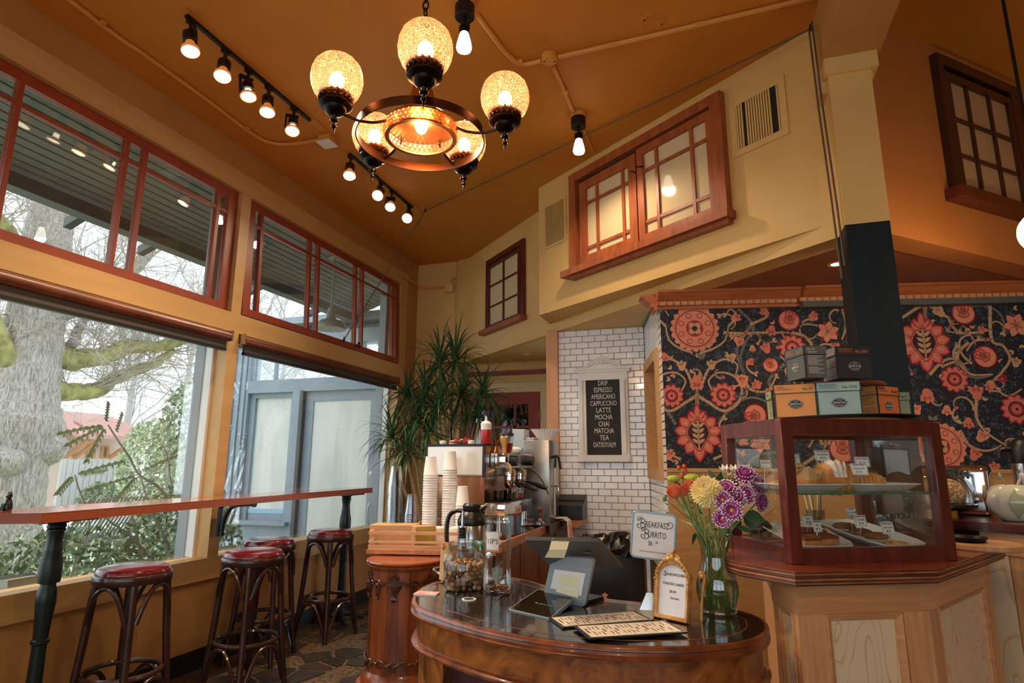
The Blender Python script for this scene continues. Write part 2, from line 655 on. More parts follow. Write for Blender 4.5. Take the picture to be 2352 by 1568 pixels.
glass_mat('cup_clear', (246, 248, 250), 0.07, 0.12, 0.35)
mat('bronze_ring', (128, 86, 58), 0.3, 1.0, col2=(96, 62, 42), scale=5)
mat('wood_plum', (92, 52, 48), 0.35, col2=(76, 42, 40), scale=6, stretch=(5, 5, .5))
mat('cap_green', (34, 140, 82), 0.35)
mat('bag_kraft', (206, 170, 120), 0.7, col2=(190, 150, 100), scale=30)
mat('paper_tea', (232, 226, 200), 0.7)
mat('paper_yellow', (236, 230, 190), 0.7)
mat('paper_menu', (222, 208, 190), 0.6)
mat('paper_cool', (226, 228, 232), 0.6, col2=(212, 214, 220), scale=14)
mat('crust', (196, 134, 78), 0.8, col2=(170, 108, 58), scale=30)
mat('treat_a', (160, 112, 74), 0.9, col2=(140, 94, 58), scale=60)
mat('treat_b', (184, 140, 98), 0.9, col2=(160, 116, 78), scale=60)
mat('treat_c', (110, 80, 62), 0.9)
mat('treat_d', (206, 168, 126), 0.9)
mat('lilac', (190, 176, 196), 0.6)
mat('banknote', (150, 160, 130), 0.7, col2=(120, 128, 104), scale=40)
mat('card_pink', (206, 96, 110), 0.5, col2=(226, 190, 180), scale=60)
mat('display_grey', (92, 92, 90), 0.35)
mat('sign_white', (234, 232, 230), 0.35)
mat('sign_blue', (142, 170, 186), 0.3, 0.3)
glass_mat('water', (214, 224, 200), 0.05, 0.0, 0.3)
mat('stem_green', (128, 152, 86), 0.5, col2=(92, 120, 64), scale=20)
mat('leaf_green', (52, 86, 50), 0.5, col2=(66, 100, 58), scale=14)
mat('leaf_sage', (112, 136, 96), 0.55)
mat('petal_purple', (150, 44, 122), 0.6)
mat('petal_white', (236, 220, 234), 0.6)
mat('petal_cream', (240, 218, 150), 0.6)
mat('petal_lime', (166, 184, 60), 0.7, bump=0.5, bscale=80)
mat('petal_orange', (240, 148, 108), 0.5)
mat('petal_ivory', (240, 232, 208), 0.5)
mat('petal_peach', (238, 206, 156), 0.5)
mat('berry_red', (206, 70, 46), 0.25)
mat('yolk', (216, 166, 40), 0.7)
mat('wood_top_red', (158, 74, 40), 0.18, col2=(136, 58, 30), scale=5, stretch=(1, 4, 1), coat=0.5)
glass_mat('glass_shelf', (226, 244, 236), 0.05, 0.0, 0.4)
mat('glass_edge', (70, 130, 110), 0.1, trans=0.3)
mat('croissant', (196, 122, 54), 0.5, col2=(226, 166, 92), scale=24)
mat('sugar', (238, 232, 224), 0.9, col2=(216, 190, 160), scale=90)
mat('caramel', (140, 66, 34), 0.35, col2=(96, 44, 26), scale=50)
mat('cookie', (150, 96, 54), 0.85, col2=(104, 62, 36), scale=50, bump=0.4, bscale=70)
mat('cookie_pale', (206, 156, 100), 0.85, col2=(150, 96, 56), scale=60, lo=.55, hi=.6)
mat('seed_crust', (176, 120, 70), 0.85, col2=(226, 206, 170), scale=110, lo=.5, hi=.56, bump=0.5, bscale=100)
mat('box_orange', (226, 150, 78), 0.6)
mat('box_orange2', (222, 116, 48), 0.6)
mat('box_mint', (160, 186, 176), 0.6)
mat('box_sage', (148, 158, 120), 0.6)
mat('box_slate', (76, 82, 86), 0.6)
mat('box_slate2', (120, 122, 136), 0.6)
mat('box_taupe', (112, 104, 98), 0.6)
mat('box_black', (48, 45, 44), 0.6)
mat('box_edge', (36, 44, 52), 0.6)
mat('box_cream', (222, 216, 200), 0.6)
mat('box_inkorange', (232, 124, 66), 0.6)
mat('box_print', (130, 92, 60), 0.6)
mat('wood_board', (150, 78, 46), 0.4, col2=(134, 66, 38), scale=6, stretch=(1, 5, 1))
mat('wood_ebony', (30, 26, 25), 0.2)
mat('amber_ring', (222, 140, 40), 0.3)
mat('ceramic_pale', (226, 222, 196), 0.15, coat=0.5)
mat('ceramic_sage', (168, 176, 142), 0.15, coat=0.5)
mat('straw_pale', (226, 216, 180), 0.6)
mat('ink_brown', (110, 92, 80), 0.7)
mat('ply_dark', (112, 58, 34), 0.4, col2=(80, 38, 22), scale=14, stretch=(1, 1, 6))
mat('ply_tan', (190, 128, 84), 0.45, col2=(150, 92, 56), scale=14, stretch=(1, 1, 4))
mat('ply_black', (52, 28, 20), 0.5, col2=(84, 46, 28), scale=12, stretch=(1, 1, 4))
mat('paint_right', (190, 116, 52), 0.6, col2=(182, 108, 46), scale=3, bump=0.06, bscale=25)


def contour_grain(name):
    """plywood face: thin wandering growth-ring lines on a pale ground"""
    nt = MATS[name].node_tree
    nz = [n for n in nt.nodes if n.type == 'TEX_NOISE'][0]
    cr = [n for n in nt.nodes if n.type == 'VALTORGB'][0]
    nz.inputs['Scale'].default_value = 1.7
    nz.inputs['Detail'].default_value = 1.5
    mu = nt.nodes.new('ShaderNodeMath')
    mu.operation = 'MULTIPLY'
    mu.inputs[1].default_value = 11.0
    fr = nt.nodes.new('ShaderNodeMath')
    fr.operation = 'FRACT'
    nt.links.new(nz.outputs['Fac'], mu.inputs[0])
    nt.links.new(mu.outputs[0], fr.inputs[0])
    nt.links.new(fr.outputs[0], cr.inputs['Fac'])
    a, b = cr.color_ramp.elements[0].color[:], cr.color_ramp.elements[1].color[:]
    cr.color_ramp.elements[0].position = 0.0
    cr.color_ramp.elements[0].color = b
    cr.color_ramp.elements[1].position = 0.16
    cr.color_ramp.elements[1].color = a
    e = cr.color_ramp.elements.new(0.97)
    e.color = a
    e = cr.color_ramp.elements.new(1.0)
    e.color = b


contour_grain('wood_ply_face')
# ================================================================== SETTING
XL = -3.11
# floor: brown terrazzo ground with a mosaic of dark stones set a little proud
floor = struct('floor', MB().box(-3.3, 4.8, -3.6, 7.2, -0.06, 0.0), 'mosaic')


def clip_poly(poly, nx, ny, d):
    out = []
    for i in range(len(poly)):
        a, b = poly[i], poly[(i + 1) % len(poly)]
        da = a[0] * nx + a[1] * ny - d
        db = b[0] * nx + b[1] * ny - d
        if da <= 0:
            out.append(a)
        if (da < 0 < db) or (db < 0 < da):
            t = da / (da - db)
            out.append((a[0] + (b[0] - a[0]) * t, a[1] + (b[1] - a[1]) * t))
    return out


rs = random.Random(3)
seeds = []
yy = 1.5
while yy < 5.9:
    xx = -3.0
    while xx < -0.9:
        seeds.append((xx + rs.uniform(-.07, .07), yy + rs.uniform(-.07, .07)))
        xx += 0.19
    yy += 0.165
stone_list = []
for i, (sx_, sy_) in enumerate(seeds):
    if rs.random() < 0.42:
        continue
    poly = [(sx_ - .2, sy_ - .2), (sx_ + .2, sy_ - .2), (sx_ + .2, sy_ + .2), (sx_ - .2, sy_ + .2)]
    for j, q in enumerate(seeds):
        if j == i:
            continue
        dx, dy = q[0] - sx_, q[1] - sy_
        L = math.hypot(dx, dy)
        if L > 0.5:
            continue
        nx, ny = dx / L, dy / L
        poly = clip_poly(poly, nx, ny, nx * sx_ + ny * sy_ + L / 2 - 0.012)
        if len(poly) < 3:
            break
    if len(poly) >= 3 and min(p[0] for p in poly) > -3.08:
        stone_list.append(poly)
for poly in stone_list[:290]:
    MB().prism(poly, 0.0, 0.004 + rs.random() * 0.002).build('stone', 'stone_dark' if rs.random() < .7 else 'stone_brown', floor, 0)

# left wall, window band
wl = MB()
wl.box(-3.26, XL, -3.6, 5.99, 0, 0.525)
wl.box(-3.26, XL, -3.6, 6.02, 3.27, 3.485)
wl.box(-3.26, XL, 5.70, 6.02, 0.525, 3.27)
wl.box(-3.26, XL, -3.6, -1.57, 0.525, 3.27)
wall_left = struct('wall_left', wl, 'paint_orange')
struct('baseboard_left', MB().box(XL, XL + .018, -3.5, 5.98, 0, 0.115), 'paint_black')
struct('trim_1', MB().box(-3.24, -3.075, -1.6, 5.70, 0.525, 0.655), 'paint_trim')          # board under the glass
struct('trim_2', MB().box(-3.24, -3.10, -1.6, 5.70, 2.13, 2.265), 'paint_trim')             # transom beam
struct('trim_3', MB().box(-3.24, -3.095, -3.5, 5.73, 3.145, 3.287), 'paint_trim')           # head board
mull = [-1.575, 0.825, 3.225, 5.60]
for i, y in enumerate(mull):
    y1 = y + (0.09 if i < 3 else 0.13)
    struct('trim_%d' % (4 + i), MB().box(-3.24, -3.10, y, y1, 0.655, 2.13).box(-3.24, -3.10, y, y1, 2.265, 3.145), 'paint_trim')
    # blue-grey casing on the outside of the mullion
    m_ = MB().box(-3.34, -3.262, y - .03, y1 + .03, 0.3, 3.25)
    m_.box(-3.28, -3.20, y - .022, y, .655, 2.13, 1).box(-3.28, -3.20, y1, y1 + .022, .655, 2.13, 1)
    struct('trim_%d' % (9 + i), m_, ['paint_exterior', 'paint_white'])
struct('wall_exterior', MB().box(-3.42, -3.262, -3.6, 6.1, -0.5, 0.45), 'paint_exterior')
struct('trim_13', MB().box(-3.262, -3.20, -1.5, 5.6, 2.06, 2.13), 'paint_white')


def transom(n, y0, y1, tilt=0.0, muntins=()):
    """red sash of three wide panes between narrow pairs; hinged at its head"""
    z0, z1 = 2.27, 3.142
    r = sroot('window_%d' % n, (-3.15, y0, z1))
    r.rotation_euler = (0, tilt, 0)
    L, H, t = y1 - y0, z1 - z0, 0.02
    st, rt_, rb = 0.075, 0.06, 0.055
    MB().box(-t, t, 0, st, -H, 0).build('stile', 'paint_red', r)
    MB().box(-t, t, L - st, L, -H, 0).build('stile', 'paint_red', r)
    MB().box(-t, t, st, L - st, -rt_, 0).build('rail', 'paint_red', r)
    MB().box(-t, t, st, L - st, -H, -H + rb).build('rail', 'paint_red', r)
    ys = [st] + list(muntins) + [L - st]
    for y in muntins:
        MB().box(-t * .9, t * .9, y - .013, y + .013, -H + rb, -rt_).build('muntin', 'paint_red', r)
    zh = -0.175
    for a, b in zip(ys[:-1], ys[1:]):
        a2 = a + (.013 if a != st else 0)
        b2 = b - (.013 if b != L - st else 0)
        MB().box(-t * .85, t * .85, a2, b2, zh - .011, zh + .011).build('muntin', 'paint_red', r)
        MB().box(-.002, .002, a2, b2, zh + .011, -rt_).build('pane', 'glass_window', r)
        MB().box(-.002, .002, a2, b2, -H + rb, zh - .011).build('pane', 'glass_window', r)
    return r


M1 = (0.155, 0.74, 0.86, 1.44, 1.56, 2.14)
transom(1, 0.925, 3.215, 0.0, tuple(m - .01 for m in M1))
w2 = transom(2, 3.322, 5.595, radians(-2.2), M1)
MB().tube([(.02, 1.44, -.84), (.05, 1.46, -.80), (.03, 1.5, -.84)], .008, 6).build('latch', 'bronze_dark', w2)
transom(3, -1.475, .815, 0.0, M1)
for k, (n, y0, y1) in enumerate(((4, 3.325, 5.595), (5, .92, 3.22), (6, -1.48, .82))):
    r = sroot('window_%d' % n, (0, 0, 0))
    MB().box(-3.232, -3.226, y0, y1, .655, 2.13).build('pane', 'glass_window', r)

# roller shades rolled up under the transom beam
for y0, y1, lab in ((3.34, 5.56, 'brown roller shade rolled up above the window facing the porch door'), (.95, 3.21, 'brown roller shade rolled up above the window facing the mossy tree')):
    t = thing('roller_shade', lab, 'roller shade', (-3.085, y0, 2.085), 0, 'rolled up window shades')
    MB().lathe([(.034, 0), (.034, y1 - y0)], 16, M=Matrix.Rotation(-pi / 2, 4, 'X')).build('roller', 'wood_shade', t)
    MB().box(-.012, .004, .02, y1 - y0 - .02, -.085, -.03).build('shade_cloth', 'shade_dark', t)
    MB().box(-.018, .010, .02, y1 - y0 - .02, -.10, -.08).build('hem_bar', 'black_plastic', t)
    for y in (-.014, y1 - y0):
        MB().box(-.03, .03, y, y + .012, -.03, .045).build('bracket', 'steel', t)

# ceiling
struct('ceiling', MB().box(-3.3, 4.8, -3.6, 7.2, 3.485, 3.6), 'paint_ceiling')
# shallow wedge where ceiling meets left wall
# back corner: column-like return, loft wall
AL = (-2.45, 5.92)
BL = (0.645, 3.085)
angL = math.atan2(BL[1] - AL[1], BL[0] - AL[0])
dL = Vector((cos(angL), sin(angL)))
nL = Vector((-sin(angL), cos(angL)))


def P2(o, d, n, u, w):
    return (o[0] + d[0] * u + n[0] * w, o[1] + d[1] * u + n[1] * w)


corner = MB().box(-3.3, -2.64, 5.99, 6.15, 0, 3.485)
arc = []
struct('wall_corner', corner, 'paint_wall')
ring = [(-2.66, 6.12), (-2.645, 6.0), (-2.60, 5.965), (-2.52, 5.94), AL, BL, P2(BL, dL, nL, 0, .14), P2(AL, dL, nL, 0, .2)]
struct('wall_loft', MB().prism(ring, 2.32, 3.485), 'paint_wall')
struct('trim_14', MB().box(-2.66, -2.56, 5.99, 6.1, 0, 2.32), 'paint_wall')
# oriel box in front of the loft wall
A = (-1.245, 4.48)
B = (0.64, 3.10)
angA = math.atan2(B[1] - A[1], B[0] - A[0])
dA = Vector((cos(angA), sin(angA)))
nA = Vector((-sin(angA), cos(angA)))
LA = math.hypot(B[0] - A[0], B[1] - A[1])
struct('wall_oriel', MB().prism([A, B, P2(BL, dL, nL, 0, .05), (-1.245, 4.87)], 2.40, 3.483), 'paint_wall')
# right wall
R0 = (0.80, 3.045)
angR = radians(42.4)
dR = Vector((cos(angR), sin(angR)))
nR = Vector((-sin(angR), cos(angR)))
struct('wall_right', MB().prism([R0, P2(R0, dR, nR, 4.2, 0), P2(R0, dR, nR, 4.2, .14), P2(R0, dR, nR, 0.1, .14)], 2.31, 3.485), 'paint_right')
# soffit over counter and alcove
sof = [P2(AL, dL, nL, -.1, .05), P2(BL, dL, nL, -.02, .05), P2(R0, dR, nR, .1, .1), P2(R0, dR, nR, 4.2, .05), (4.7, 6.6), (-2.64, 6.6)]
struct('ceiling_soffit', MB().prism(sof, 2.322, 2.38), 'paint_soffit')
# alcove ceiling is painted like the walls
struct('ceiling_alcove', MB().prism([(-2.64, 6.12), (-2.4, 5.95), (-1.27, 4.90), (-.60, 4.28), (-.36, 4.08), (-.36, 4.8), (-1.1, 4.8), (-1.1, 6.2), (-2.64, 6.2)], 2.316, 2.322), 'paint_wall')

# post, capital and beam
post = MB().box(.638, .818, 2.95, 3.16, 0, 2.325)
struct('pillar', post, 'paint_teal')
struct('trim_15', MB().box(.637, .819, 2.948, 3.16, 2.325, 3.10), 'paint_wall')
cp = MB().box(.622, .848, 2.925, 3.17, 3.085, 3.17)
cp.box(.655, .83, 2.96, 3.16, 3.05, 3.09)
cp.box(.60, .665, 2.985, 3.10, 3.02, 3.12)
struct('trim_16', cp, 'paint_wall')
struct('beam', MB().box(.625, .865, -3.5, 3.10, 3.17, 3.485), 'paint_orange')

# alcove behind the counter: wall with red picture rail and a red glazed door
struct('wall_alcove', MB().box(-2.75, -1.0, 6.12, 6.24, 0, 2.32), 'paint_cream')
struct('trim_17', MB().box(-2.75, -1.1, 6.085, 6.12, 2.19, 2.225).box(-2.75, -1.1, 6.095, 6.12, 2.175, 2.19), 'paint_darkred')
struct('trim_18', MB().box(-2.7, -1.1, 6.108, 6.12, 2.10, 2.175).box(-2.7, -1.1, 6.108, 6.12, 2.225, 2.32), 'paint_wall')
struct('trim_19', MB().box(-1.69, -1.58, 6.095, 6.12, 0, 1.99).box(-2.70, -2.55, 6.095, 6.12, 0, 1.99).box(-2.7, -1.58, 6.095, 6.12, 1.99, 2.09), 'paint_cream')
dr = sroot('door_1', (-2.54, 6.09, 0))
dm = MB().box(0, .12, 0, .035, 0, 1.985).box(.72, .84, 0, .035, 0, 1.985).box(.12, .72, 0, .035, 1.86, 1.985).box(.12, .72, 0, .035, 0, .3)
dm.box(.12, .72, .01, .03, .3, .95)
dm.build('door_frame', 'paint_darkred', dr)
for x in (.12 + .15, .57):
    MB().box(x - .012, x + .012, .004, .03, .95, 1.86).build('muntin', 'paint_darkred', dr)
MB().box(.12, .72, .004, .03, 1.61, 1.635).build('muntin', 'paint_darkred', dr)
for a, b in ((.12, .258), (.282, .558), (.582, .72)):
    MB().box(a, b, .014, .018, .95, 1.61).build('pane', 'glass_door', dr)
    MB().box(a, b, .014, .018, 1.635, 1.86).build('pane', 'glass_door', dr)
for z in (.3, 1.7):
    MB().box(.835, .85, -.008, 0, z, z + .09).build('hinge', 'brass', dr)

# tiled wall with its return
TY = 4.75
tw = sroot('wall_tiled', (0, 0, 0))
MB().box(-1.165, -.40, TY + .008, TY + .14, 0, 2.32).build('backing', 'grout', tw)
TWd, TH = 0.101, 0.0505
tile_mesh = None
cnt = 0


def tile_bm(w, h, t=.008):
    b = .003
    m = MB()
    vs = [(0, 0, 0), (w, 0, 0), (w, 0, h), (0, 0, h), (b, -t, b), (w - b, -t, b), (w - b, -t, h - b), (b, -t, h - b)]
    m.add(vs, [(4, 5, 6, 7), (0, 1, 5, 4), (1, 2, 6, 5), (2, 3, 7, 6), (3, 0, 4, 7)])
    return m


xt0, xt1 = -1.16, -.463
full = tile_bm(TWd - .0022, TH - .0022).mesh('tile', 'tile_white', 0)
rest_t = MB()
row = 0
z = 2.318 - TH
while z > 0.55:
    x = xt0 - (0 if row % 2 else TWd / 2)
    while x < xt1:
        a, b = max(x, xt0), min(x + TWd, xt1)
        if b - a > .015:
            if z < 0.74:
                mm = tile_bm(b - a - .0022, TH - .0022)
                rest_t.add([(v[0] + a, v[1] + TY + .008, v[2] + z) for v in mm.v], mm.f)
            else:
                me = full if b - a > TWd - .001 else tile_bm(b - a - .0022, TH - .0022).mesh('tile', 'tile_white', 0)
                ob('tile', me, tw, Matrix.Translation((a, TY + .008, z)))
                cnt += 1
        x += TWd
    z -= TH
    row += 1
o = rest_t.build('lower_tiles', 'tile_white', tw, 0)
o['kind'] = 'stuff'
# return wall towards the wallpaper, with a cased serving hatch
RA = Vector((-.463, 4.75))
RB = Vector((-.272, 3.87))
rl = (RB - RA).length
rdir = (RB - RA) / rl
rang = math.atan2(rdir.y, rdir.x)
rt_ = sroot('wall_return', (RA.x, RA.y, 0), rang)     # local x runs towards the camera, -y faces the counter side
hatch = (0.10, 0.70, 1.19, 1.95)
MB().box(0, rl, .008, .12, 0, hatch[2]).box(0, rl, .008, .12, hatch[3], 2.32).box(0, hatch[0], .008, .12, hatch[2], hatch[3]).box(hatch[1], rl, .008, .12, hatch[2], hatch[3]).build('backing', 'grout', rt_)
rr = MB()
row = 0
z = 2.318 - TH
while z > 0.55:
    x = -(0 if row % 2 else TWd / 2)
    while x < rl:
        a, b = max(x, 0), min(x + TWd, rl)
        segs = [(a, b)]
        if z + TH > hatch[2] and z < hatch[3]:
            segs = [(a, min(b, hatch[0])), (max(a, hatch[1]), b)]
        for a2, b2 in segs:
            if b2 - a2 > .012:
                mm = tile_bm(b2 - a2 - .0022, TH - .0022)
                rr.add([(v[0] + a2, v[1] + .008, v[2] + z) for v in mm.v], mm.f)
        x += TWd
    z -= TH
    row += 1
o = rr.build('tiles', 'tile_white', rt_, 0)
o['kind'] = 'stuff'
h0, h1, h2, h3 = hatch
cs = MB()
for bx in ((h0 - .05, h0 + .02, h2 - .05, h3 + .05), (h1 - .02, h1 + .06, h2 - .05, h3 + .05), (h0 + .02, h1 - .02, h3 - .02, h3 + .05), (h0 + .02, h1 - .02, h2 - .05, h2 + .02)):
    cs.box(bx[0], bx[1], -.022, .125, bx[2], bx[3])
cs.box(h0, h1, .11, .12, h2, h3)
cs.build('hatch_casing', 'wood_light', rt_)
# pink-tan casing at the left end of the tiles
struct('trim_20', MB().box(-1.255, -1.16, TY - .035, TY + .14, 0, 2.325), 'wood_trimpink')
MB().tube([(0, 0, 0), (rl, 0, 0)], .006, 5).build('blue_tape', 'tape_blue', rt_, M=Matrix.Translation((0, -.004, 2.308)))

# closing walls behind the camera and to the right
bw = MB().box(-3.3, 4.8, -3.75, -3.6, 0, .7).box(-3.3, 4.8, -3.75, -3.6, 2.7, 3.5)
for x0, x1 in ((-3.3, -2.9), (-.6, -.4), (1.9, 2.1), (4.4, 4.8)):
    bw.box(x0, x1, -3.75, -3.6, .7, 2.7)
struct('wall_back', bw, 'paint_orange')
for k, (x0, x1) in enumerate(((-2.9, -.6), (-.4, 1.9), (2.1, 4.4))):  # added unseen windows, let daylight in from behind onto the desk
    r = sroot('window_%d' % (10 + k))
    MB().box(x0, x1, -3.68, -3.674, .7, 2.7).build('pane', 'glass_window', r)
struct('wall_side', MB().box(4.7, 4.85, -3.6, 7.2, 0, 3.5), 'paint_orange')


# ------------------------------------------------------------------ loft windows
def plane_M(o, ang):
    """local x along the wall, local z up, local -y out of the wall"""
    return Matrix.Translation((o[0], o[1], 0)) @ Matrix.Rotation(ang, 4, 'Z')


def frame_boxes(mb, u0, u1, z0, z1, w, y0, y1):
    mb.box(u0, u0 + w, y0, y1, z0, z1).box(u1 - w, u1, y0, y1, z0, z1).box(u0 + w, u1 - w, y0, y1, z0, z0 + w).box(u0 + w, u1 - w, y0, y1, z1 - w, z1)


def sash(r, u0, u1, z0, z1, vs, hs, wm, frost, y=0.0, w=.06, mt=.011, pane_y=.012):
    b = MB()
    frame_boxes(b, u0, u1, z0, z1, w, y - .018, y + .012)
    b.build('sash', wm, r)
    us = [u0 + w] + list(vs) + [u1 - w]
    zs = [z0 + w] + list(hs) + [z1 - w]
    for u in vs:
        MB().box(u - mt, u + mt, y - .012, y + .01, z0 + w, z1 - w).build('muntin', wm, r)
    for z in hs:
        MB().box(u0 + w, u1 - w, y - .010, y + .008, z - mt, z + mt).build('muntin', wm, r)
    for a, c in zip(us[:-1], us[1:]):
        for e, g in zip(zs[:-1], zs[1:]):
            MB().box(a, c, y + .002, y + pane_y, e, g).build('pane', frost, r)


def at_plane(r, o, ang):
    r.location = (o[0], o[1], 0)
    r.rotation_euler = (0, 0, ang)


w7 = sroot('window_7')
at_plane(w7, A, angA)
b = MB()
b.box(.43, .50, -.05, 0, 2.645, 3.40).box(1.70, 1.775, -.05, 0, 2.645, 3.40).box(.50, 1.70, -.05, 0, 3.335, 3.40)
b.build('casing', 'wood_frame', w7)
MB().box(.36, 1.795, -.085, 0, 2.60, 2.648).box(.43, 1.775, -.05, 0, 2.575, 2.60).build('sill', 'wood_frame', w7)
MB().box(.49, 1.71, -.006, -.001, 2.64, 3.34).build('gap_shade_sheet', 'paint_black', w7)  # black sheet paints in the shade behind the sashes
sash(w7, .535, 1.098, 2.65, 3.30, (.715, .97), (2.775, 3.12), 'wood_frame', 'frost', y=-.022, w=.068)
sash(w7, 1.112, 1.715, 2.65, 3.315, (1.273, 1.55), (2.785, 3.142), 'wood_frame', 'frost', y=-.026, w=.052)
MB().tube([(1.06, -.046, 3.18), (1.09, -.055, 3.165), (1.105, -.05, 3.15)], .004, 5).tube([(1.12, -.05, 3.19), (1.15, -.06, 3.17), (1.18, -.05, 3.168)], .004, 5).build('hook', 'bronze_dark', w7)

w8 = sroot('window_8')
at_plane(w8, AL, angL)
MB().box(.47, .52, -.03, 0, 2.56, 3.30).box(1.18, 1.235, -.03, 0, 2.56, 3.30).box(.52, 1.18, -.03, 0, 3.25, 3.30).build('casing', 'wood_mahogany', w8)
MB().box(.40, 1.25, -.07, 0, 2.52, 2.565).build('sill', 'wood_frame', w8)
MB().box(.51, 1.19, -.006, -.001, 2.56, 3.26).build('gap_shade_sheet', 'paint_black', w8)  # shade round this sash, painted as a black sheet
sash(w8, .522, 1.178, 2.562, 3.225, (.85,), (2.785, 3.0), 'wood_mahogany', 'frost', y=-.02, w=.035, mt=.009)

w9 = sroot('window_9')
at_plane(w9, R0, angR)
du = .085
MB().box(.50 + du, .55 + du, -.04, 0, 2.60, 3.41).box(1.17 + du, 1.25 + du, -.04, 0, 2.60, 3.41).box(.55 + du, 1.17 + du, -.04, 0, 3.35, 3.41).build('casing', 'wood_walnut_dark', w9)
MB().box(.46 + du, 1.29 + du, -.085, 0, 2.565, 2.625).build('sill', 'wood_mahogany', w9)
MB().box(.54 + du, 1.18 + du, -.006, -.001, 2.60, 3.36).build('gap_shade_sheet', 'paint_black', w9)  # black sheet standing in for shade round the sash
sash(w9, .552 + du, 1.175 + du, 2.625, 3.315, (.75 + du, .957 + du), (2.84, 3.05), 'wood_walnut_dark', 'frost_dark', y=-.02, w=.04, mt=.010)


def grille(o, ang, u0, u1, z0, z1, n, lab, missing=(), border=.035, fill=.30):
    t = thing('air_grille', lab, 'vent')
    at_plane(t, o, ang)
    b = MB()
    frame_boxes(b, u0, u1, z0, z1, border, -.009, 0)
    b.build('grille_frame', 'paint_wall', t)
    MB().box(u0 + border, u1 - border, -.004, -.001, z0 + border, z1 - border).build('duct_shade_sheet', 'paint_black', t)  # black backing paints the shade between the slats
    p = (u1 - u0 - 2 * border) / n
    for i in range(n):
        if i in missing:
            continue
        c = u0 + border + p * (i + .5)
        MB().box(c - p * fill, c + p * fill, -.010, -.003, z0 + border, z1 - border).build('slat', 'paint_wall', t)


grille(A, angA, .075, .345, 2.92, 3.29, 15, 'small painted air grille left of the double loft window', border=.018, fill=.17)
grille(A, angA, 1.805, 2.145, 2.96, 3.31, 17, 'large painted air grille with missing slats right of the double loft window', (3, 14, 15), border=.038)

# ------------------------------------------------------------------ wallpapered wall
WP0 = (-.268, 3.855)
angW = radians(12.5)
dW = Vector((cos(angW), sin(angW)))
wpw = sroot('wall_papered', (WP0[0], WP0[1], 0), angW)
MB().box(0, 3.6, .01, .13, 0, 2.33).build('plaster', 'wall_navy', wpw)
MB().box(-.005, 3.6, -.012, .012, 0, 1.20).build('wainscot', 'wood_light', wpw)
MB().box(-.005, 3.6, -.022, .012, 1.20, 1.222).build('wainscot_cap', 'wood_light', wpw)
# cornice, right piece steps forward
co = sroot('trim_21', (WP0[0], WP0[1], 0), angW)
prof = [(.0, 2.215), (.018, 2.215), (.018, 2.235), (.036, 2.238), (.040, 2.262), (.060, 2.275), (.085, 2.305), (.098, 2.306), (.098, 2.322), (0, 2.322)]
MB().sweep(prof, [(-.02, .008), (.86, .008)]).build('cornice', 'wood_cornice', co, 25)
MB().sweep([(o_ + .03, z_ - .002) for o_, z_ in prof], [(.86, .008), (3.6, .008)]).build('cornice', 'wood_cornice', co, 25)
MB().sweep([(o_, z_) for o_, z_ in prof], [(-.02, .14), (-.02, .008)]).build('cornice', 'wood_cornice', co, 25)
dmesh = MB().box(0, .030, -.036, -.016, 2.236, 2.2585).mesh('dentil', 'wood_pine', 0)
x = .0
while x < 2.4:
    o = ob('dentil', dmesh, co, Matrix.Translation((x, 0 if x < .84 else -.03, 0)))
    x += .0445
MB().box(.86, 3.6, -.06, .0, 2.20, 2.236).build('fascia', 'paint_exterior_dark', co)
# ------------------------------------------------------------------ printed wallpaper: flat shapes in the plane of the wall
for nm, c in (('wp_coral', (212, 116, 96)), ('wp_red', (172, 34, 54)), ('wp_tan', (196, 156, 118)), ('wp_maroon', (64, 26, 30)), ('wp_blue', (84, 104, 128)), ('wp_grey', (116, 112, 104)), ('wp_peach', (220, 138, 110))):
    mat(nm, c, 0.75)
WPI = dict(coral=0, red=1, tan=2, maroon=3, blue=4, grey=5, peach=6)
wp = MB()
W0 = Vector((WP0[0], WP0[1], 0))
TOP, BOT, UMAX = 2.215, 1.223, 2.95


def wuz(X, Y):
    p = onpl(1480 + X / 2.6135, 480 + Y / 2.6135, WP0, angW)
    return ((p.x - WP0[0]) * dW.x + (p.y - WP0[1]) * dW.y, p.z)


def wpoly(pts, layer, c):
    pts = clip_poly(pts, -1, 0, 0.0)
    pts = clip_poly(pts, 1, 0, UMAX) if pts else pts
    pts = clip_poly(pts, 0, 1, TOP) if pts else pts
    pts = clip_poly(pts, 0, -1, -BOT) if pts else pts
    if len(pts) < 3:
        return
    y = 0.0095 - 0.00045 * layer
    a = sum(pts[i][0] * pts[(i + 1) % len(pts)][1] - pts[(i + 1) % len(pts)][0] * pts[i][1] for i in range(len(pts)))
    if a < 0:
        pts = pts[::-1]
    wp.add([(p[0], y, p[1]) for p in pts], [tuple(range(len(pts)))], WPI[c])


def wdisc(c, r, layer, col, n=22, sy=1.0):
    wpoly([(c[0] + r * cos(2 * pi * i / n), c[1] + r * sy * sin(2 * pi * i / n)) for i in range(n)], layer, col)


def wstrip(pts, w0, w1, layer, col):
    n = len(pts)
    for i in range(n - 1):
        a, b = Vector(pts[i]), Vector(pts[i + 1])
        d = (b - a)
        if d.length < 1e-6:
            continue
        d.normalize()
        nn = Vector((-d.y, d.x))
        wa = w0 + (w1 - w0) * i / (n - 1)
        wb = w0 + (w1 - w0) * (i + 1) / (n - 1)
        e = d * (wa * .35)
        wpoly([tuple(a - nn * wa - e), tuple(b - nn * wb + e), tuple(b + nn * wb + e), tuple(a + nn * wa - e)], layer, col)


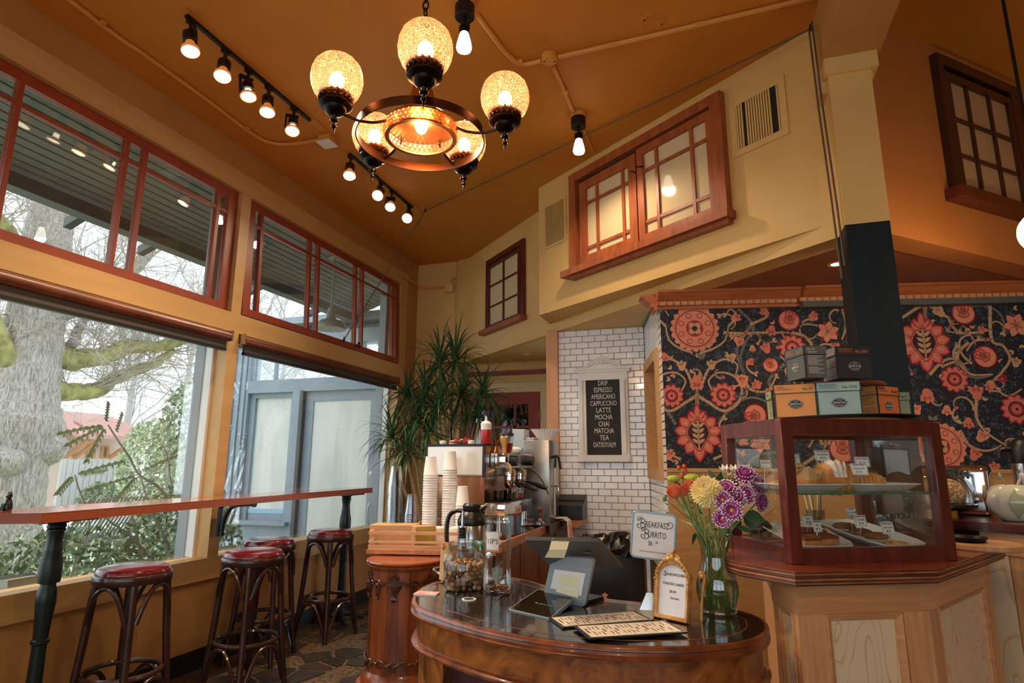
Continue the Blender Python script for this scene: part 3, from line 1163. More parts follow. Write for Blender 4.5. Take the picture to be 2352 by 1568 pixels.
def warc(c, r, a0, a1, w0, w1, layer, col, n=16, r1=None):
    r1 = r if r1 is None else r1
    wstrip([(c[0] + (r + (r1 - r) * i / n) * cos(a0 + (a1 - a0) * i / n), c[1] + (r + (r1 - r) * i / n) * sin(a0 + (a1 - a0) * i / n)) for i in range(n + 1)], w0, w1, layer, col)


def wpetal(c, a, r0, r1, w, layer, col, tip=1.0):
    d = Vector((cos(a), sin(a)))
    nn = Vector((-d.y, d.x))
    C_ = Vector(c)
    pts = []
    for t, ww in ((0, .45), (.3, .9), (.55, 1.0), (.8, .62), (1.0, 0.0)):
        pts.append(C_ + d * (r0 + (r1 - r0) * t) + nn * w * ww)
    for t, ww in ((.8, .62), (.55, 1.0), (.3, .9), (0, .45)):
        pts.append(C_ + d * (r0 + (r1 - r0) * t) - nn * w * ww)
    wpoly([tuple(p) for p in pts], layer, col)


def wflower(c, r, n, out, inn, core, core2, rot=0.0, wf=1.0):
    w = r * sin(pi / n) * .95 * wf
    for k in range(n):
        a = rot + 2 * pi * k / n
        wpetal(c, a, r * .35, r * 1.04, w * 1.08, 6, out)
        wpetal(c, a, r * .35, r * .94, w * .78, 7, inn)
    wdisc(c, r * .52, 8, core)
    wdisc(c, r * .44, 9, core2)
    for k in range(n):
        a = rot + pi / n + 2 * pi * k / n
        wpetal(c, a, r * .08, r * .36, r * .07, 10, inn)
    wdisc(c, r * .10, 11, core)


def wrosette(c, r):
    for k in range(20):
        wpetal(c, 2 * pi * k / 20, r * .7, r * 1.04, r * .17, 6, 'peach')
    wdisc(c, r * .86, 7, 'coral', 30)
    wdisc(c, r * .80, 8, 'maroon', 30)
    wdisc(c, r * .77, 9, 'peach', 30)
    for k in range(8):
        a = 2 * pi * k / 8 + .39
        q = (c[0] + r * .6 * cos(a), c[1] + r * .6 * sin(a))
        wpetal(q, a + pi, -r * .12, r * .14, r * .12, 10, 'red')
        wpetal(q, a + pi, -r * .09, r * .10, r * .09, 11, 'peach')
    wdisc(c, r * .36, 10, 'red')
    for k in range(4):
        wpetal(c, pi / 2 * k + .78, 0, r * .33, r * .14, 11, 'tan')
    wdisc(c, r * .11, 12, 'maroon')


def wogee(c, r):
    """large pointed flower: ring of red-edged petals round an ogee heart with a leafy branch"""
    for k in range(11):
        a = -pi / 2 + 2 * pi * k / 11
        rr_ = r * (1.32 if k == 0 else 1.1)
        wpetal(c, a, r * .35, rr_, r * .30, 6, 'red')
        wpetal(c, a, r * .35, rr_ * .93, r * .23, 7, 'coral')
        wpetal(c, a, r * .5, rr_ * .8, r * .07, 8, 'peach')
    for s_, col, ly in ((1.0, 'red', 9), (.92, 'peach', 10), (.86, 'maroon', 11)):
        pts = []
        for i in range(24):
            t = 2 * pi * i / 24
            x = .55 * r * s_ * sin(t)
            yv = cos(t)
            z_ = -yv * r * .62 * s_
            if yv > .2:
                x *= 1 - (yv - .2) * .62
                z_ -= (yv - .2) ** 2 * r * .35 * s_
            pts.append((c[0] + x, c[1] - z_ * -1 if False else c[1] + z_))
        wpoly(pts, ly, col)
    wstrip([(c[0], c[1] + r * .5), (c[0], c[1] - r * .7)], r * .045, r * .03, 12, 'tan')
    for k in range(4):
        for sg in (-1, 1):
            wpetal((c[0], c[1] - r * .45 + k * r * .24), pi / 2 - sg * .95, 0, r * .34, r * .075, 12, 'tan')
    wpetal((c[0], c[1] + r * .62), pi / 2, 0, r * .75, r * .17, 9, 'red')
    wpetal((c[0], c[1] + r * .62), pi / 2, 0, r * .66, r * .11, 10, 'coral')
    for sg in (-1, 1):
        wpetal((c[0], c[1] + r * .62), pi / 2 + sg * .75, 0, r * .55, r * .13, 9, 'red')
        wpetal((c[0], c[1] + r * .62), pi / 2 + sg * .75, 0, r * .48, r * .08, 10, 'coral')


def wbud(c, r, a):
    """round bud in a toothed calyx, opening towards angle a"""
    for k in range(9):
        wpetal(c, a + pi - 1.6 + 3.2 * k / 8, r * .4, r * 1.12, r * .2, 6, 'maroon')
    wdisc(c, r * .84, 7, 'red')
    wdisc(c, r * .76, 8, 'peach')
    q = (c[0] + .15 * r * cos(a), c[1] + .15 * r * sin(a))
    for da, col in ((-.7, 'coral'), (.7, 'coral'), (0, 'red')):
        wpetal(q, a + da, -r * .5, r * .72, r * .3, 9, 'red')
        wpetal(q, a + da, -r * .42, r * .6, r * .23, 10, col if da else 'coral')


def wbell(c, r, a, col='tan'):
    for da in (-.75, 0, .75):
        wpetal(c, a + da, -r * .25, r, r * .36, 6, col)
    wdisc((c[0] - r * .15 * cos(a), c[1] - r * .15 * sin(a)), r * .45, 7, col, 12)
    wpetal(c, a, -r * .1, r * .5, r * .1, 8, 'coral')


def wsix(c, r, rot):
    for k in range(6):
        a = rot + 2 * pi * k / 6
        if k % 2:
            wpetal(c, a + .5, r * .2, r * .95, r * .2, 5, 'red')
        wpetal(c, a, 0, r * 1.05, r * .36, 6, 'maroon')
        wpetal(c, a, r * .06, r * .98, r * .30, 7, 'peach')


# dense background of small blue curls
rw = random.Random(11)
for i in range(2600):
    c = (rw.uniform(0.01, 2.35), rw.uniform(BOT, TOP))
    a = rw.uniform(0, 6.28)
    warc(c, rw.uniform(.008, .017), a, a + rw.uniform(2.5, 4.6) * rw.choice((-1, 1)), .0017, .0012, 1, 'blue' if rw.random() < .85 else 'grey', 6, r1=rw.uniform(.003, .008))
# vines: mirrored sweeps about the two flower axes
S = 0.0011


def vine(pts, col='tan', w=.011, ly=3):
    q = [wuz(*p) for p in pts]
    out = []
    n = len(q)
    for i in range(n - 1):
        p0, p1, p2, p3 = q[max(i - 1, 0)], q[i], q[i + 1], q[min(i + 2, n - 1)]
        for k in range(6):
            t = k / 6
            out.append(tuple(.5 * (2 * p1[d] + (p2[d] - p0[d]) * t + (2 * p0[d] - 5 * p1[d] + 4 * p2[d] - p3[d]) * t * t + (3 * p1[d] - p0[d] - 3 * p2[d] + p3[d]) * t ** 3) for d in (0, 1)))
    out.append(q[-1])
    wstrip(out, w, w * .45, ly, col)


for ax, ay in ((318, 0), (1690, -555), (2900, 0), (1090, 330)):
    for sg in (-1, 1):
        X = lambda v: ax + sg * v
        vine([(X(0), ay + 1230), (X(0), ay + 1080), (X(15), ay + 980)], 'tan', .012)
        vine([(X(5), ay + 1120), (X(70), ay + 1160), (X(160), ay + 1210), (X(240), ay + 1170), (X(270), ay + 1080), (X(220), ay + 1000), (X(130), ay + 980), (X(70), ay + 1030), (X(100), ay + 1100)], 'tan', .010)
        vine([(X(20), ay + 1080), (X(70), ay + 960), (X(160), ay + 900), (X(240), ay + 930), (X(230), ay + 1000)], 'tan', .009)
        vine([(X(130), ay + 1290), (X(210), ay + 1180), (X(330), ay + 1130), (X(450), ay + 1180), (X(490), ay + 1300)], 'grey', .010, 2)
        vine([(X(30), ay + 860), (X(110), ay + 830), (X(170), ay + 780), (X(190), ay + 690)], 'tan', .008)
        vine([(X(250), ay + 600), (X(340), ay + 700), (X(290), ay + 800), (X(260), ay + 900), (X(290), ay + 990)], 'grey', .010, 2)
        vine([(X(190), ay + 700), (X(240), ay + 640), (X(200), ay + 600), (X(170), ay + 640)], 'tan', .008)
        vine([(X(280), ay + 1480), (X(220), ay + 1420), (X(210), ay + 1340), (X(270), ay + 1310), (X(300), ay + 1360)], 'tan', .008)
        vine([(X(100), ay + 1500), (X(190), ay + 1470), (X(250), ay + 1520), (X(220), ay + 1560)], 'tan', .008)
for p in ([(480, 740), (600, 745), (700, 740), (860, 735), (960, 690), (1060, 700)], [(640, 690), (740, 640), (700, 590)], [(860, 735), (960, 760), (1010, 830), (960, 920), (880, 930), (820, 880)],
          [(1195, 600), (1215, 700), (1190, 780)], [(2080, 580), (2090, 780), (2160, 820), (2200, 900), (2150, 980), (2100, 1040), (2180, 1120), (2270, 1080)], [(1880, 740), (1990, 740), (2090, 720)],
          [(1950, 800), (1890, 860), (1900, 930), (1970, 990), (2090, 990)], [(1830, 650), (1870, 720), (1950, 745)], [(2000, 1130), (2000, 1250), (2060, 1340), (2180, 1420)], [(2090, 780), (1990, 790), (1940, 850)],
          [(600, 1000), (640, 1080), (740, 1090), (790, 1010)], [(1720, 990), (1800, 910), (1880, 900), (1940, 960)], [(1900, 1330), (1960, 1420), (2060, 1450), (2150, 1420)]):
    vine(p, 'tan', .010)
for p in ([(640, 700), (560, 830), (580, 940), (620, 1010)], [(500, 1480), (560, 1380), (640, 1340), (760, 1360)], [(1880, 800), (1890, 960), (2000, 1010), (2100, 990)]):
    vine(p, 'grey', .012, 2)
k2 = .40 / 1000


def rr_(v):
    return v * (wuz(1000, 800)[0] - wuz(900, 800)[0]) / 100.0


for c, r in (((303, 715), 150), ((1785, 1425), 140), ((2620, 800), 150)):
    wrosette(wuz(*c), rr_(r))
for c, r in (((325, 1345), 135), ((1682, 800), 145), ((2480, 1300), 135)):
    wogee(wuz(*c), rr_(r))
for c, r in (((475, 1115), 80), ((165, 1120), 75), ((1865, 1020), 82), ((890, 830), 84), ((2240, 1200), 90)):
    wflower(wuz(*c), rr_(r), 11, 'red', 'coral', 'maroon', 'red', .2)
for c, r, a in (((870, 665), 78, 1.2), ((2050, 885), 80, 2.6), ((668, 1235), 80, 3.6), ((1920, 625), 80, 1.6), ((2350, 780), 60, 2), ((1195, 1440), 95, 1.57), ((760, 935), 55, 1.9), ((2420, 1000), 70, 1)):
    wbud(wuz(*c), rr_(r), a)
for c, r, a in (((1105, 735), 72, .3), ((2235, 695), 78, .1), ((700, 1400), 70, .4), ((1060, 900), 60, 1.0)):
    wsix(wuz(*c), rr_(r), a)
for c, r, a, col in (((225, 945), 44, 1.57, 'tan'), ((405, 940), 44, 1.57, 'tan'), ((530, 885), 42, 3.9, 'tan'), ((120, 880), 40, 5.2, 'coral'), ((545, 655), 42, .6, 'peach'), ((560, 785), 42, 5.6, 'peach'), ((650, 830), 30, 4.7, 'tan'),
                     ((590, 1040), 56, 1.57, 'peach'), ((680, 1060), 40, 2.6, 'coral'), ((730, 620), 42, 2.4, 'coral'), ((765, 720), 46, 4.4, 'coral'), ((735, 840), 46, 1.9, 'coral'), ((1010, 640), 40, .4, 'coral'), ((2000, 1110), 60, 1.57, 'coral'),
                     ((2085, 1065), 40, 3.6, 'coral'), ((1820, 1200), 42, 4.6, 'peach'), ((1950, 1275), 44, 4.7, 'coral'), ((1640, 1210), 44, 1.7, 'peach'), ((2235, 925), 42, 1.3, 'tan'), ((2025, 1370), 50, .8, 'peach'), ((1780, 620), 50, 2.2, 'tan'),
                     ((2150, 1020), 36, .5, 'red'), ((2030, 730), 34, 1.2, 'coral'), ((1700, 1110), 60, 4.7, 'coral'), ((315, 1030), 60, 4.7, 'coral'), ((150, 1480), 46, 1.2, 'peach'), ((500, 1470), 46, 1.9, 'peach'), ((1985, 1480), 50, 1, 'coral'), ((2110, 1560), 44, 1.6, 'coral'),
                     ((590, 1400), 40, .5, 'peach'), ((1230, 620), 40, 2, 'red'), ((630, 920), 34, .3, 'coral'), ((1160, 830), 36, 2, 'coral'), ((1880, 600), 30, 3, 'tan'), ((745, 1105), 36, 1, 'coral')):
    wbell(wuz(*c), rr_(r), a, col)
USED = [(wuz(*c), rr_(r)) for c, r in (((303, 715), 150), ((1785, 1425), 140), ((325, 1345), 150), ((1682, 800), 160), ((475, 1115), 80), ((165, 1120), 75), ((1865, 1020), 82), ((890, 830), 84), ((2240, 1200), 90), ((870, 665), 78), ((2050, 885), 80), ((668, 1235), 80), ((1920, 625), 80), ((1195, 1440), 95), ((1105, 735), 72), ((2235, 695), 78))]
for i in range(110):
    c = (rw.uniform(0.02, 2.35), rw.uniform(BOT + .03, TOP - .03))
    if any(math.hypot(c[0] - u[0], c[1] - u[1]) < r + .02 for u, r in USED):
        continue
    a, R_ = rw.uniform(0, 6.28), rw.uniform(.035, .075)
    s = rw.choice((-1, 1))
    warc(c, R_, a, a + s * rw.uniform(2.4, 4.4), .0062, .003, 3, 'tan' if rw.random() < .75 else 'grey', 14, r1=R_ * rw.uniform(.25, .6))
    e = (c[0] + R_ * cos(a), c[1] + R_ * sin(a))
    k = rw.random()
    if k < .35:
        wbell(e, rw.uniform(.013, .020), a + s * -1.2, rw.choice(('tan', 'peach', 'coral')))
    elif k < .5:
        wdisc(e, .011, 6, 'red', 12)
        wdisc(e, .007, 7, 'coral', 10)
    else:
        for da in (-.5, .5):
            wpetal(e, a - s * 1.4 + da, 0, .030, .008, 5, rw.choice(('tan', 'peach')))
    USED.append((c, .012))
for i in range(90):
    c = (rw.uniform(0.02, 2.4), rw.uniform(BOT + .02, TOP - .02))
    a = rw.uniform(0, 6.28)
    for da in (-.6, .6):
        wpetal(c, a + da, 0, .026, .007, 4, 'tan')
for c in ((345, 900), (1740, 1300 - 20)):
    q = wuz(*c)
    for sg in (-1, 1):
        wpetal((q[0], q[1]), pi / 2 + sg * .5, 0, .05, .012, 5, 'grey')
o = wp.build('wallpaper_print', ['wp_coral', 'wp_red', 'wp_tan', 'wp_maroon', 'wp_blue', 'wp_grey', 'wp_peach'], wpw, 0)
o['kind'] = 'stuff'
# ================================================================== OUTSIDE
mat('bark', (176, 168, 158), 0.9, col2=(116, 108, 100), scale=20, stretch=(2.2, 2.2, .30), bump=0.6, bscale=22, detail=8, distort=0.8)
mat('moss', (164, 160, 98), 0.95, col2=(116, 112, 74), scale=7, bump=0.8, bscale=22)
mat('twig', (170, 160, 148), 0.9)
mat('twig_pale', (186, 182, 178), 0.9)
mat('leaf_dark', (104, 124, 92), 0.5, col2=(138, 154, 116), scale=8)  # leaf colours washed out to put the outdoor haze into them
mat('leaf_mid', (148, 162, 122), 0.55, col2=(176, 186, 142), scale=5)
mat('leaf_pale', (194, 202, 166), 0.6, col2=(200, 204, 160), scale=5)
mat('lawn', (196, 204, 176), 0.9, col2=(178, 190, 152), scale=1.5)
mat('path_pale', (214, 214, 212), 0.9)
mat('house_wall', (216, 196, 176), 0.8)
mat('house_roof', (196, 150, 138), 0.8)
mat('house_beam', (206, 156, 104), 0.8)
mat('house_dark', (120, 100, 92), 0.7)
mat('fence_grey', (190, 188, 184), 0.9)
mat('lamp_grey', (140, 144, 138), 0.45)

g = MB().box(-60, -3.42, -30, 60, -0.62, -0.5)
g = struct('ground', g, 'lawn')
struct('path', MB().box(-40, -12.5, -20, 60, -0.5, -0.49), 'path_pale')
# porch roof: sloping beadboard between the wall and a fascia beam
pr = sroot('ceiling_porch', (0, 0, 0))
xa, za, xb, zb = -3.27, 3.44, -4.18, 3.115
nb = 15
for i in range(nb):
    t0, t1 = i / nb, (i + 1) / nb
    x0, x1 = xa + (xb - xa) * t0, xa + (xb - xa) * (t1 - .012)
    z0, z1 = za + (zb - za) * t0, za + (zb - za) * (t1 - .012)
    MB().add([(x0, -1, z0), (x1, -1, z1), (x1, 6.5, z1), (x0, 6.5, z0), (x0, -1, z0 + .02), (x1, -1, z1 + .02), (x1, 6.5, z1 + .02), (x0, 6.5, z0 + .02)],
             [(0, 1, 2, 3), (7, 6, 5, 4), (0, 4, 5, 1), (1, 5, 6, 2), (2, 6, 7, 3), (3, 7, 4, 0)]).build('board', 'paint_porch', pr, 0)
MB().add([(-3.2, -1.1, 3.49), (-4.34, -1.1, 3.10), (-4.34, 6.6, 3.10), (-3.2, 6.6, 3.49), (-3.2, -1.1, 3.56), (-4.34, -1.1, 3.17), (-4.34, 6.6, 3.17), (-3.2, 6.6, 3.56)],
         [(0, 1, 2, 3), (7, 6, 5, 4), (0, 4, 5, 1), (1, 5, 6, 2), (2, 6, 7, 3), (3, 7, 4, 0)]).build('roof_deck', 'paint_exterior_dark', pr, 0)
MB().box(-4.30, -4.18, -1, 6.5, 2.99, 3.16).build('eave_beam', 'paint_exterior_dark', pr)
MB().box(-4.182, -4.165, -1, 6.5, 3.085, 3.115).build('bead', 'paint_exterior', pr)
for y in (1.4, 2.35, 3.0, 3.62, 4.9, 5.9):
    MB().add([(-4.2, y - .03, 3.07), (-4.50, y - .03, 2.96), (-4.50, y - .03, 3.03), (-4.2, y - .03, 3.14), (-4.2, y + .03, 3.07), (-4.50, y + .03, 2.96), (-4.50, y + .03, 3.03), (-4.2, y + .03, 3.14)],
             [(0, 1, 2, 3), (7, 6, 5, 4), (0, 4, 5, 1), (1, 5, 6, 2), (2, 6, 7, 3), (3, 7, 4, 0)]).build('rafter_tail', 'paint_exterior_dark', pr, 0)

# neighbouring wing with a papered door
YW = 6.6
wing = sroot('wall_wing', (0, YW, 0))
wb = MB()
wb.box(-3.90, -3.0, 0, .2, -.5, 3.2)
wb.box(-6.25, -5.92, 0, .2, -.5, 2.95)
wb.box(-5.92, -3.9, 0, .15, 2.16, 2.33).box(-5.2, -5.06, 0, .15, -.5, 2.16)
wb.box(-5.92, -5.2, 0, .12, -.5, .47)
wb.box(-6.3, -3.2, -.01, .25, 2.78, 2.95)
wb.box(-5.92, -5.2, .09, .16, .47, .6)
wb.box(-5.92, -5.84, .06, .16, .5, 2.1).box(-5.26, -5.2, .06, .16, .5, 2.1).box(-5.92, -5.2, .06, .16, 2.1, 2.16)
wb.build('siding', 'paint_exterior', wing)
MB().box(-5.98, -5.12, -.08, .04, .47, .515).build('window_sill', 'paint_exterior', wing)
for x in (-6.18, -6.08, -5.99):
    MB().box(x - .025, x + .025, -.02, 0, -.5, 2.78).build('pilaster', 'paint_exterior', wing)
for x in (-3.75, -3.6):
    MB().box(x - .03, x + .03, -.03, 0, -.5, 3.1).build('pilaster', 'paint_exterior', wing)
MB().box(-5.84, -5.26, .10, .11, .6, 2.1).build('papered_pane', 'papered', wing)
MB().box(-5.84, -5.26, .085, .095, .60, .655).build('blue_tape', 'tape_pale', wing)
MB().box(-5.845, -5.835, .085, .095, .655, 1.9).build('blue_tape', 'tape_pale', wing)
for x in (-5.55, -4.5, -4.2):
    MB().box(x - .02, x + .02, .05, .1, 2.33, 2.78).build('transom_bar', 'paint_exterior', wing)
MB().box(-5.9, -3.92, .06, .07, 2.33, 2.78).build('transom_glass', 'glass_window', wing)
MB().box(-6.3, -3.0, .2, .3, 2.95, 3.05).box(-6.35, -3.0, -.12, .31, 3.05, 3.14).build('gutter', 'paint_exterior', wing)
d2 = sroot('door_2', (-5.06, YW + .06, 0))
b = MB()
frame_boxes(b, .02, 1.13, -.5, 2.16, .13, 0, .04)
b.build('door_frame', 'paint_exterior', d2)
MB().box(.15, 1.0, .015, .025, -.3, 2.03).build('papered_pane', 'papered', d2)
MB().box(-.02, .03, -.07, .03, -.5, 2.17).build('door_stop', 'paint_exterior_dark', d2)
MB().ball((1.07, -.03, 1.12), .028, 10, 6).build('door_knob', 'ceramic_white', d2)
MB().tube([(1.06, -.01, .52), (1.06, -.05, .56), (1.06, -.05, .72), (1.06, -.01, .76)], .012, 6).build('pull_handle', 'steel_brushed', d2)

# barn lamp on the porch
t = thing('barn_lamp', 'grey metal barn lamp hanging from the porch ceiling outside', 'pendant lamp', (-3.55, 5.0, 2.55))
MB().lathe([(.150, 0), (.152, .006), (.135, .055), (.10, .085), (.055, .10), (.045, .13), (.042, .17), (.038, .175), (.037, .21), (.012, .215), (.012, .24)], 24).build('lamp_shade', 'lamp_grey', t)
MB().lathe([(.01, .22), (.01, .74)], 8).build('stem', 'lamp_grey', t)
MB().lathe([(.06, .74), (.05, .77), (.02, .79)], 16).build('canopy', 'lamp_grey', t)

# the big mossy tree
rt2 = random.Random(5)


def wob(pts, r, amp):
    out = []
    for p in pts:
        out.append(Vector(p) + Vector((rt2.uniform(-amp, amp), rt2.uniform(-amp, amp), rt2.uniform(-amp, amp))))
    return out


def spl(pts, k=5):
    q = [Vector(p) for p in pts]
    out = []
    n = len(q)
    for i in range(n - 1):
        p0, p1, p2, p3 = q[max(i - 1, 0)], q[i], q[i + 1], q[min(i + 2, n - 1)]
        for j in range(k):
            t = j / k
            out.append(.5 * (2 * p1 + (p2 - p0) * t + (2 * p0 - 5 * p1 + 4 * p2 - p3) * t * t + (3 * p1 - p0 - 3 * p2 + p3) * t ** 3))
    out.append(q[-1])
    return out


def splr(rs_, k=5):
    out = []
    for i in range(len(rs_) - 1):
        for j in range(k):
            out.append(rs_[i] + (rs_[i + 1] - rs_[i]) * j / k)
    out.append(rs_[-1])
    return out


tree = thing('mossy_tree', 'thick mossy tree trunk with spreading limbs outside the window', 'tree', (-10, 6.4, -.5))
T0 = Vector((-10, 6.4, -.5))


def rel(p):
    return Vector(p) - T0


trunk = MB()
tp = [(-10, 6.35, -.7), (-10, 6.35, .4), (-10, 6.38, 1.2), (-10, 6.42, 1.7), (-10.05, 6.46, 2.2), (-10.1, 6.48, 3.0), (-10.15, 6.5, 3.8), (-10.3, 6.6, 5.2), (-10.4, 6.7, 7.0)]
trr = [.72, .52, .50, .60, .47, .42, .36, .33, .24]
trunk.tube([rel(p) for p in spl(tp, 6)], [r * rt2.uniform(.96, 1.05) for r in splr(trr, 6)], 18)
trunk.ball(rel((-9.75, 6.65, 1.45)), .36, 12, 8, sc=(1, .9, .8))
trunk.ball(rel((-9.7, 6.1, 1.25)), .32, 12, 8, sc=(1, 1, .7))
trunk.build('trunk', 'bark', tree, 60)
limbs = [
    ([(-10, 6.7, 2.95), (-10, 7.1, 2.90), aty(250, 812, 7.6), aty(300, 795, 8.1), aty(370, 795, 8.6), aty(428, 772, 9.0), aty(450, 740, 9.3)], [.20, .17, .15, .13, .12, .10, .05], 'moss'),
    ([(-10, 6.75, 2.35), aty(165, 900, 7.2), aty(230, 895, 7.7), aty(252, 875, 7.9), aty(290, 858, 8.3), aty(350, 838, 8.6), aty(400, 805, 8.9)], [.2, .15, .13, .12, .11, .09, .06], 'moss'),
    ([(-10, 6.3, 2.5), (-10.0, 6.05, 2.9), (-10.05, 5.85, 3.3), (-10.1, 5.6, 3.9), (-10, 5.2, 5.0)], [.2, .15, .13, .11, .07], 'moss'),
    ([aty(160, 800, 7.0), aty(190, 740, 7.3), aty(225, 690, 7.6), aty(240, 630, 7.9)], [.09, .07, .06, .04], 'bark'),
    ([(-10.2, 6.5, 3.9), (-9.9, 5.9, 4.4), (-9.6, 5.4, 4.7), (-9.4, 4.9, 5.2)], [.2, .16, .12, .08], 'moss'),
    ([(-10.1, 6.5, 3.4), (-9.6, 7.0, 3.9), (-9.2, 7.4, 4.6), (-9, 7.7, 5.4)], [.16, .12, .1, .05], 'bark'),
]
tips = []
for pts, rads, m_ in limbs:
    q = spl(pts, 5)
    MB().tube([rel(p) + Vector((rt2.uniform(-.02, .02), rt2.uniform(-.02, .02), rt2.uniform(-.02, .02))) for p in q], [r * rt2.uniform(.88, 1.12) for r in splr(rads, 5)], 10).build('limb', m_, tree, 60)
    tips += q[4:]
tw_ = MB()


def twig(mb, p, d, L, r, depth, off, spread=.7):
    n = 3
    pts = [p]
    for i in range(n):
        d = (d + Vector((rt2.uniform(-1, 1), rt2.uniform(-1, 1), rt2.uniform(-.7, .8))) * .28).normalized()
        pts.append(pts[-1] + d * L / n)
    mb.tube([q - off for q in pts], [r * (1 - .5 * i / n) for i in range(n + 1)], 3)
    if depth > 0:
        for i in range(1, n + 1):
            for _ in range(1 if i < n else 2):
                dd = (d + Vector((rt2.uniform(-1, 1), rt2.uniform(-1, 1), rt2.uniform(-.8, .9))) * spread).normalized()
                twig(mb, pts[i], dd, L * .68, r * .55, depth - 1, off, spread)


for p in tips:
    for _ in range(2):
        twig(tw_, p, Vector((rt2.uniform(-.4, .8), rt2.uniform(-1, 1), rt2.uniform(-.1, 1))).normalized(), rt2.uniform(.5, 1.0), .013, 2, T0, .8)
o = tw_.build('twigs', 'twig', tree, 0)
o['kind'] = 'stuff'
# bare trees across the street
labels = ['bare pale tree standing furthest across the street behind the red roofed house', 'slim bare tree across the street near the porch post', 'bare tree across the street behind the mossy limbs', 'bare tree far down the street beside the wing', 'tall bare tree left of the mossy trunk', 'bare tree seen over the porch eave', 'bare tree at the far end of the lawn', 'leaning bare tree far behind the fence', 'bare tree beyond the transom glass']
for k, (x, y, h, s) in enumerate(((-26, 22, 11, 1), (-20, 19, 10, .8), (-22, 15, 11, 1), (-17, 21, 9, .8), (-24, 8, 12, 1.1), (-18, 11, 11, .9), (-28, 30, 12, 1), (-23, 26, 11, 1), (-14, 24, 10, .8))):
    t = thing('bare_tree', labels[k], 'tree', (x, y, -.5), 0, 'bare trees across the street')
    off = Vector((x, y, -.5))
    m = MB()
    pts = [Vector((x, y, -.6))]
    d = Vector((0, 0, 1))
    for i in range(6):
        pts.append(pts[-1] + Vector((rt2.uniform(-.25, .25), rt2.uniform(-.25, .25), h / 7)))
    m.tube([p - off for p in pts], [.22 * s * (1 - i * .12) for i in range(7)], 7)
    m.build('trunk', 'twig_pale', t, 60)
    br = MB()
    for i in range(1, 7):
        for _ in range(3):
            twig(br, pts[i], Vector((rt2.uniform(-1, 1), rt2.uniform(-1, 1), rt2.uniform(.3, 1.2))).normalized(), rt2.uniform(1.6, 3.0), .045, 3, off, .75)
    o = br.build('branches', 'twig_pale', t, 0)
    o['kind'] = 'stuff'


# house across the street
def H(px, py, x=-22):
    return atx(px, py, x)


hb = H(215, 1090)
house = thing('house', 'pale house with reddish porch roofs across the street', 'house', (-22, hb.y, -.5))
y0, y1 = H(148, 1000).y - hb.y, H(300, 1000).y - hb.y
zz = lambda py: H(215, py).z + .5
MB().box(-5, -.6, y0, y1 + .5, 0, zz(985)).build('wall', 'house_wall', house)
MB().add([(-5.5, y0 - .3, zz(985)), (-.2, y0 - .3, zz(985)), (-2.8, y0 - .3, zz(935)), (-5.5, y1 + 1, zz(985)), (-.2, y1 + 1, zz(985)), (-2.8, y1 + 1, zz(935))], [(0, 1, 2), (3, 5, 4), (1, 4, 5, 2), (0, 2, 5, 3), (0, 3, 4, 1)]).build('roof', 'house_roof', house, 0)
for a, b_, pz in ((150, 190, 1010), (200, 290, 1008)):
    ya, yb = H(a, 1000).y - hb.y, H(b_, 1000).y - hb.y
    MB().add([(-.8, ya, zz(pz) + .55), (.7, ya, zz(pz)), (.7, yb, zz(pz)), (-.8, yb, zz(pz) + .55), (-.8, ya, zz(pz) + .7), (.7, ya, zz(pz) + .14), (.7, yb, zz(pz) + .14), (-.8, yb, zz(pz) + .7)], [(0, 3, 2, 1), (4, 5, 6, 7), (0, 1, 5, 4), (1, 2, 6, 5), (2, 3, 7, 6), (3, 0, 4, 7)]).build('porch_roof', 'house_roof', house, 0)
    for yv in (ya + .1, yb - .1):
        MB().tube([(-.6, yv, zz(1050)), (.5, yv, zz(1012))], .09, 4).build('brace', 'house_beam', house, 0)
for a, b_ in ((172, 184), (230, 250), (262, 280)):
    ya, yb = H(a, 1000).y - hb.y, H(b_, 1000).y - hb.y
    f_ = MB()
    f_.box(-.62, -.55, ya, yb, zz(1052), zz(1022))
    fo = f_.build('window', 'house_beam', house)
    MB().box(-.56, -.53, ya + .12, yb - .12, zz(1049), zz(1025)).build('pane', 'house_dark', fo)
fn = thing('picket_fence', 'weathered grey board fence in front of the house', 'fence', (-19.5, hb.y - 1, -.5))
ya, yb = atx(138, 1075, -19.5).y - hb.y + 1, atx(292, 1075, -19.5).y - hb.y + 1
h_ = atx(215, 1055, -19.5).z + .5
me = MB().box(-.03, .03, 0, .17, 0, h_).mesh('board', 'fence_grey', 0)
y = ya
while y < yb:
    ob('board', me, fn, Matrix.Translation((0, y, rt2.uniform(-.03, .03))))
    y += .2
MB().box(-.08, -.03, ya, yb, .5, .6).build('rail', 'fence_grey', fn)


def leaf_quad(m, c, s, mi=0):
    d = Vector((rt2.gauss(0, 1), rt2.gauss(0, 1), rt2.gauss(0, .7))).normalized()
    e = d.orthogonal().normalized()
    e.rotate(Quaternion(d, rt2.uniform(0, 6.28)))
    f_ = d.cross(e)
    m.add([c - e * s, c - f_ * s * .45, c + e * s, c + f_ * s * .45], [(0, 1, 2, 3)], mi)


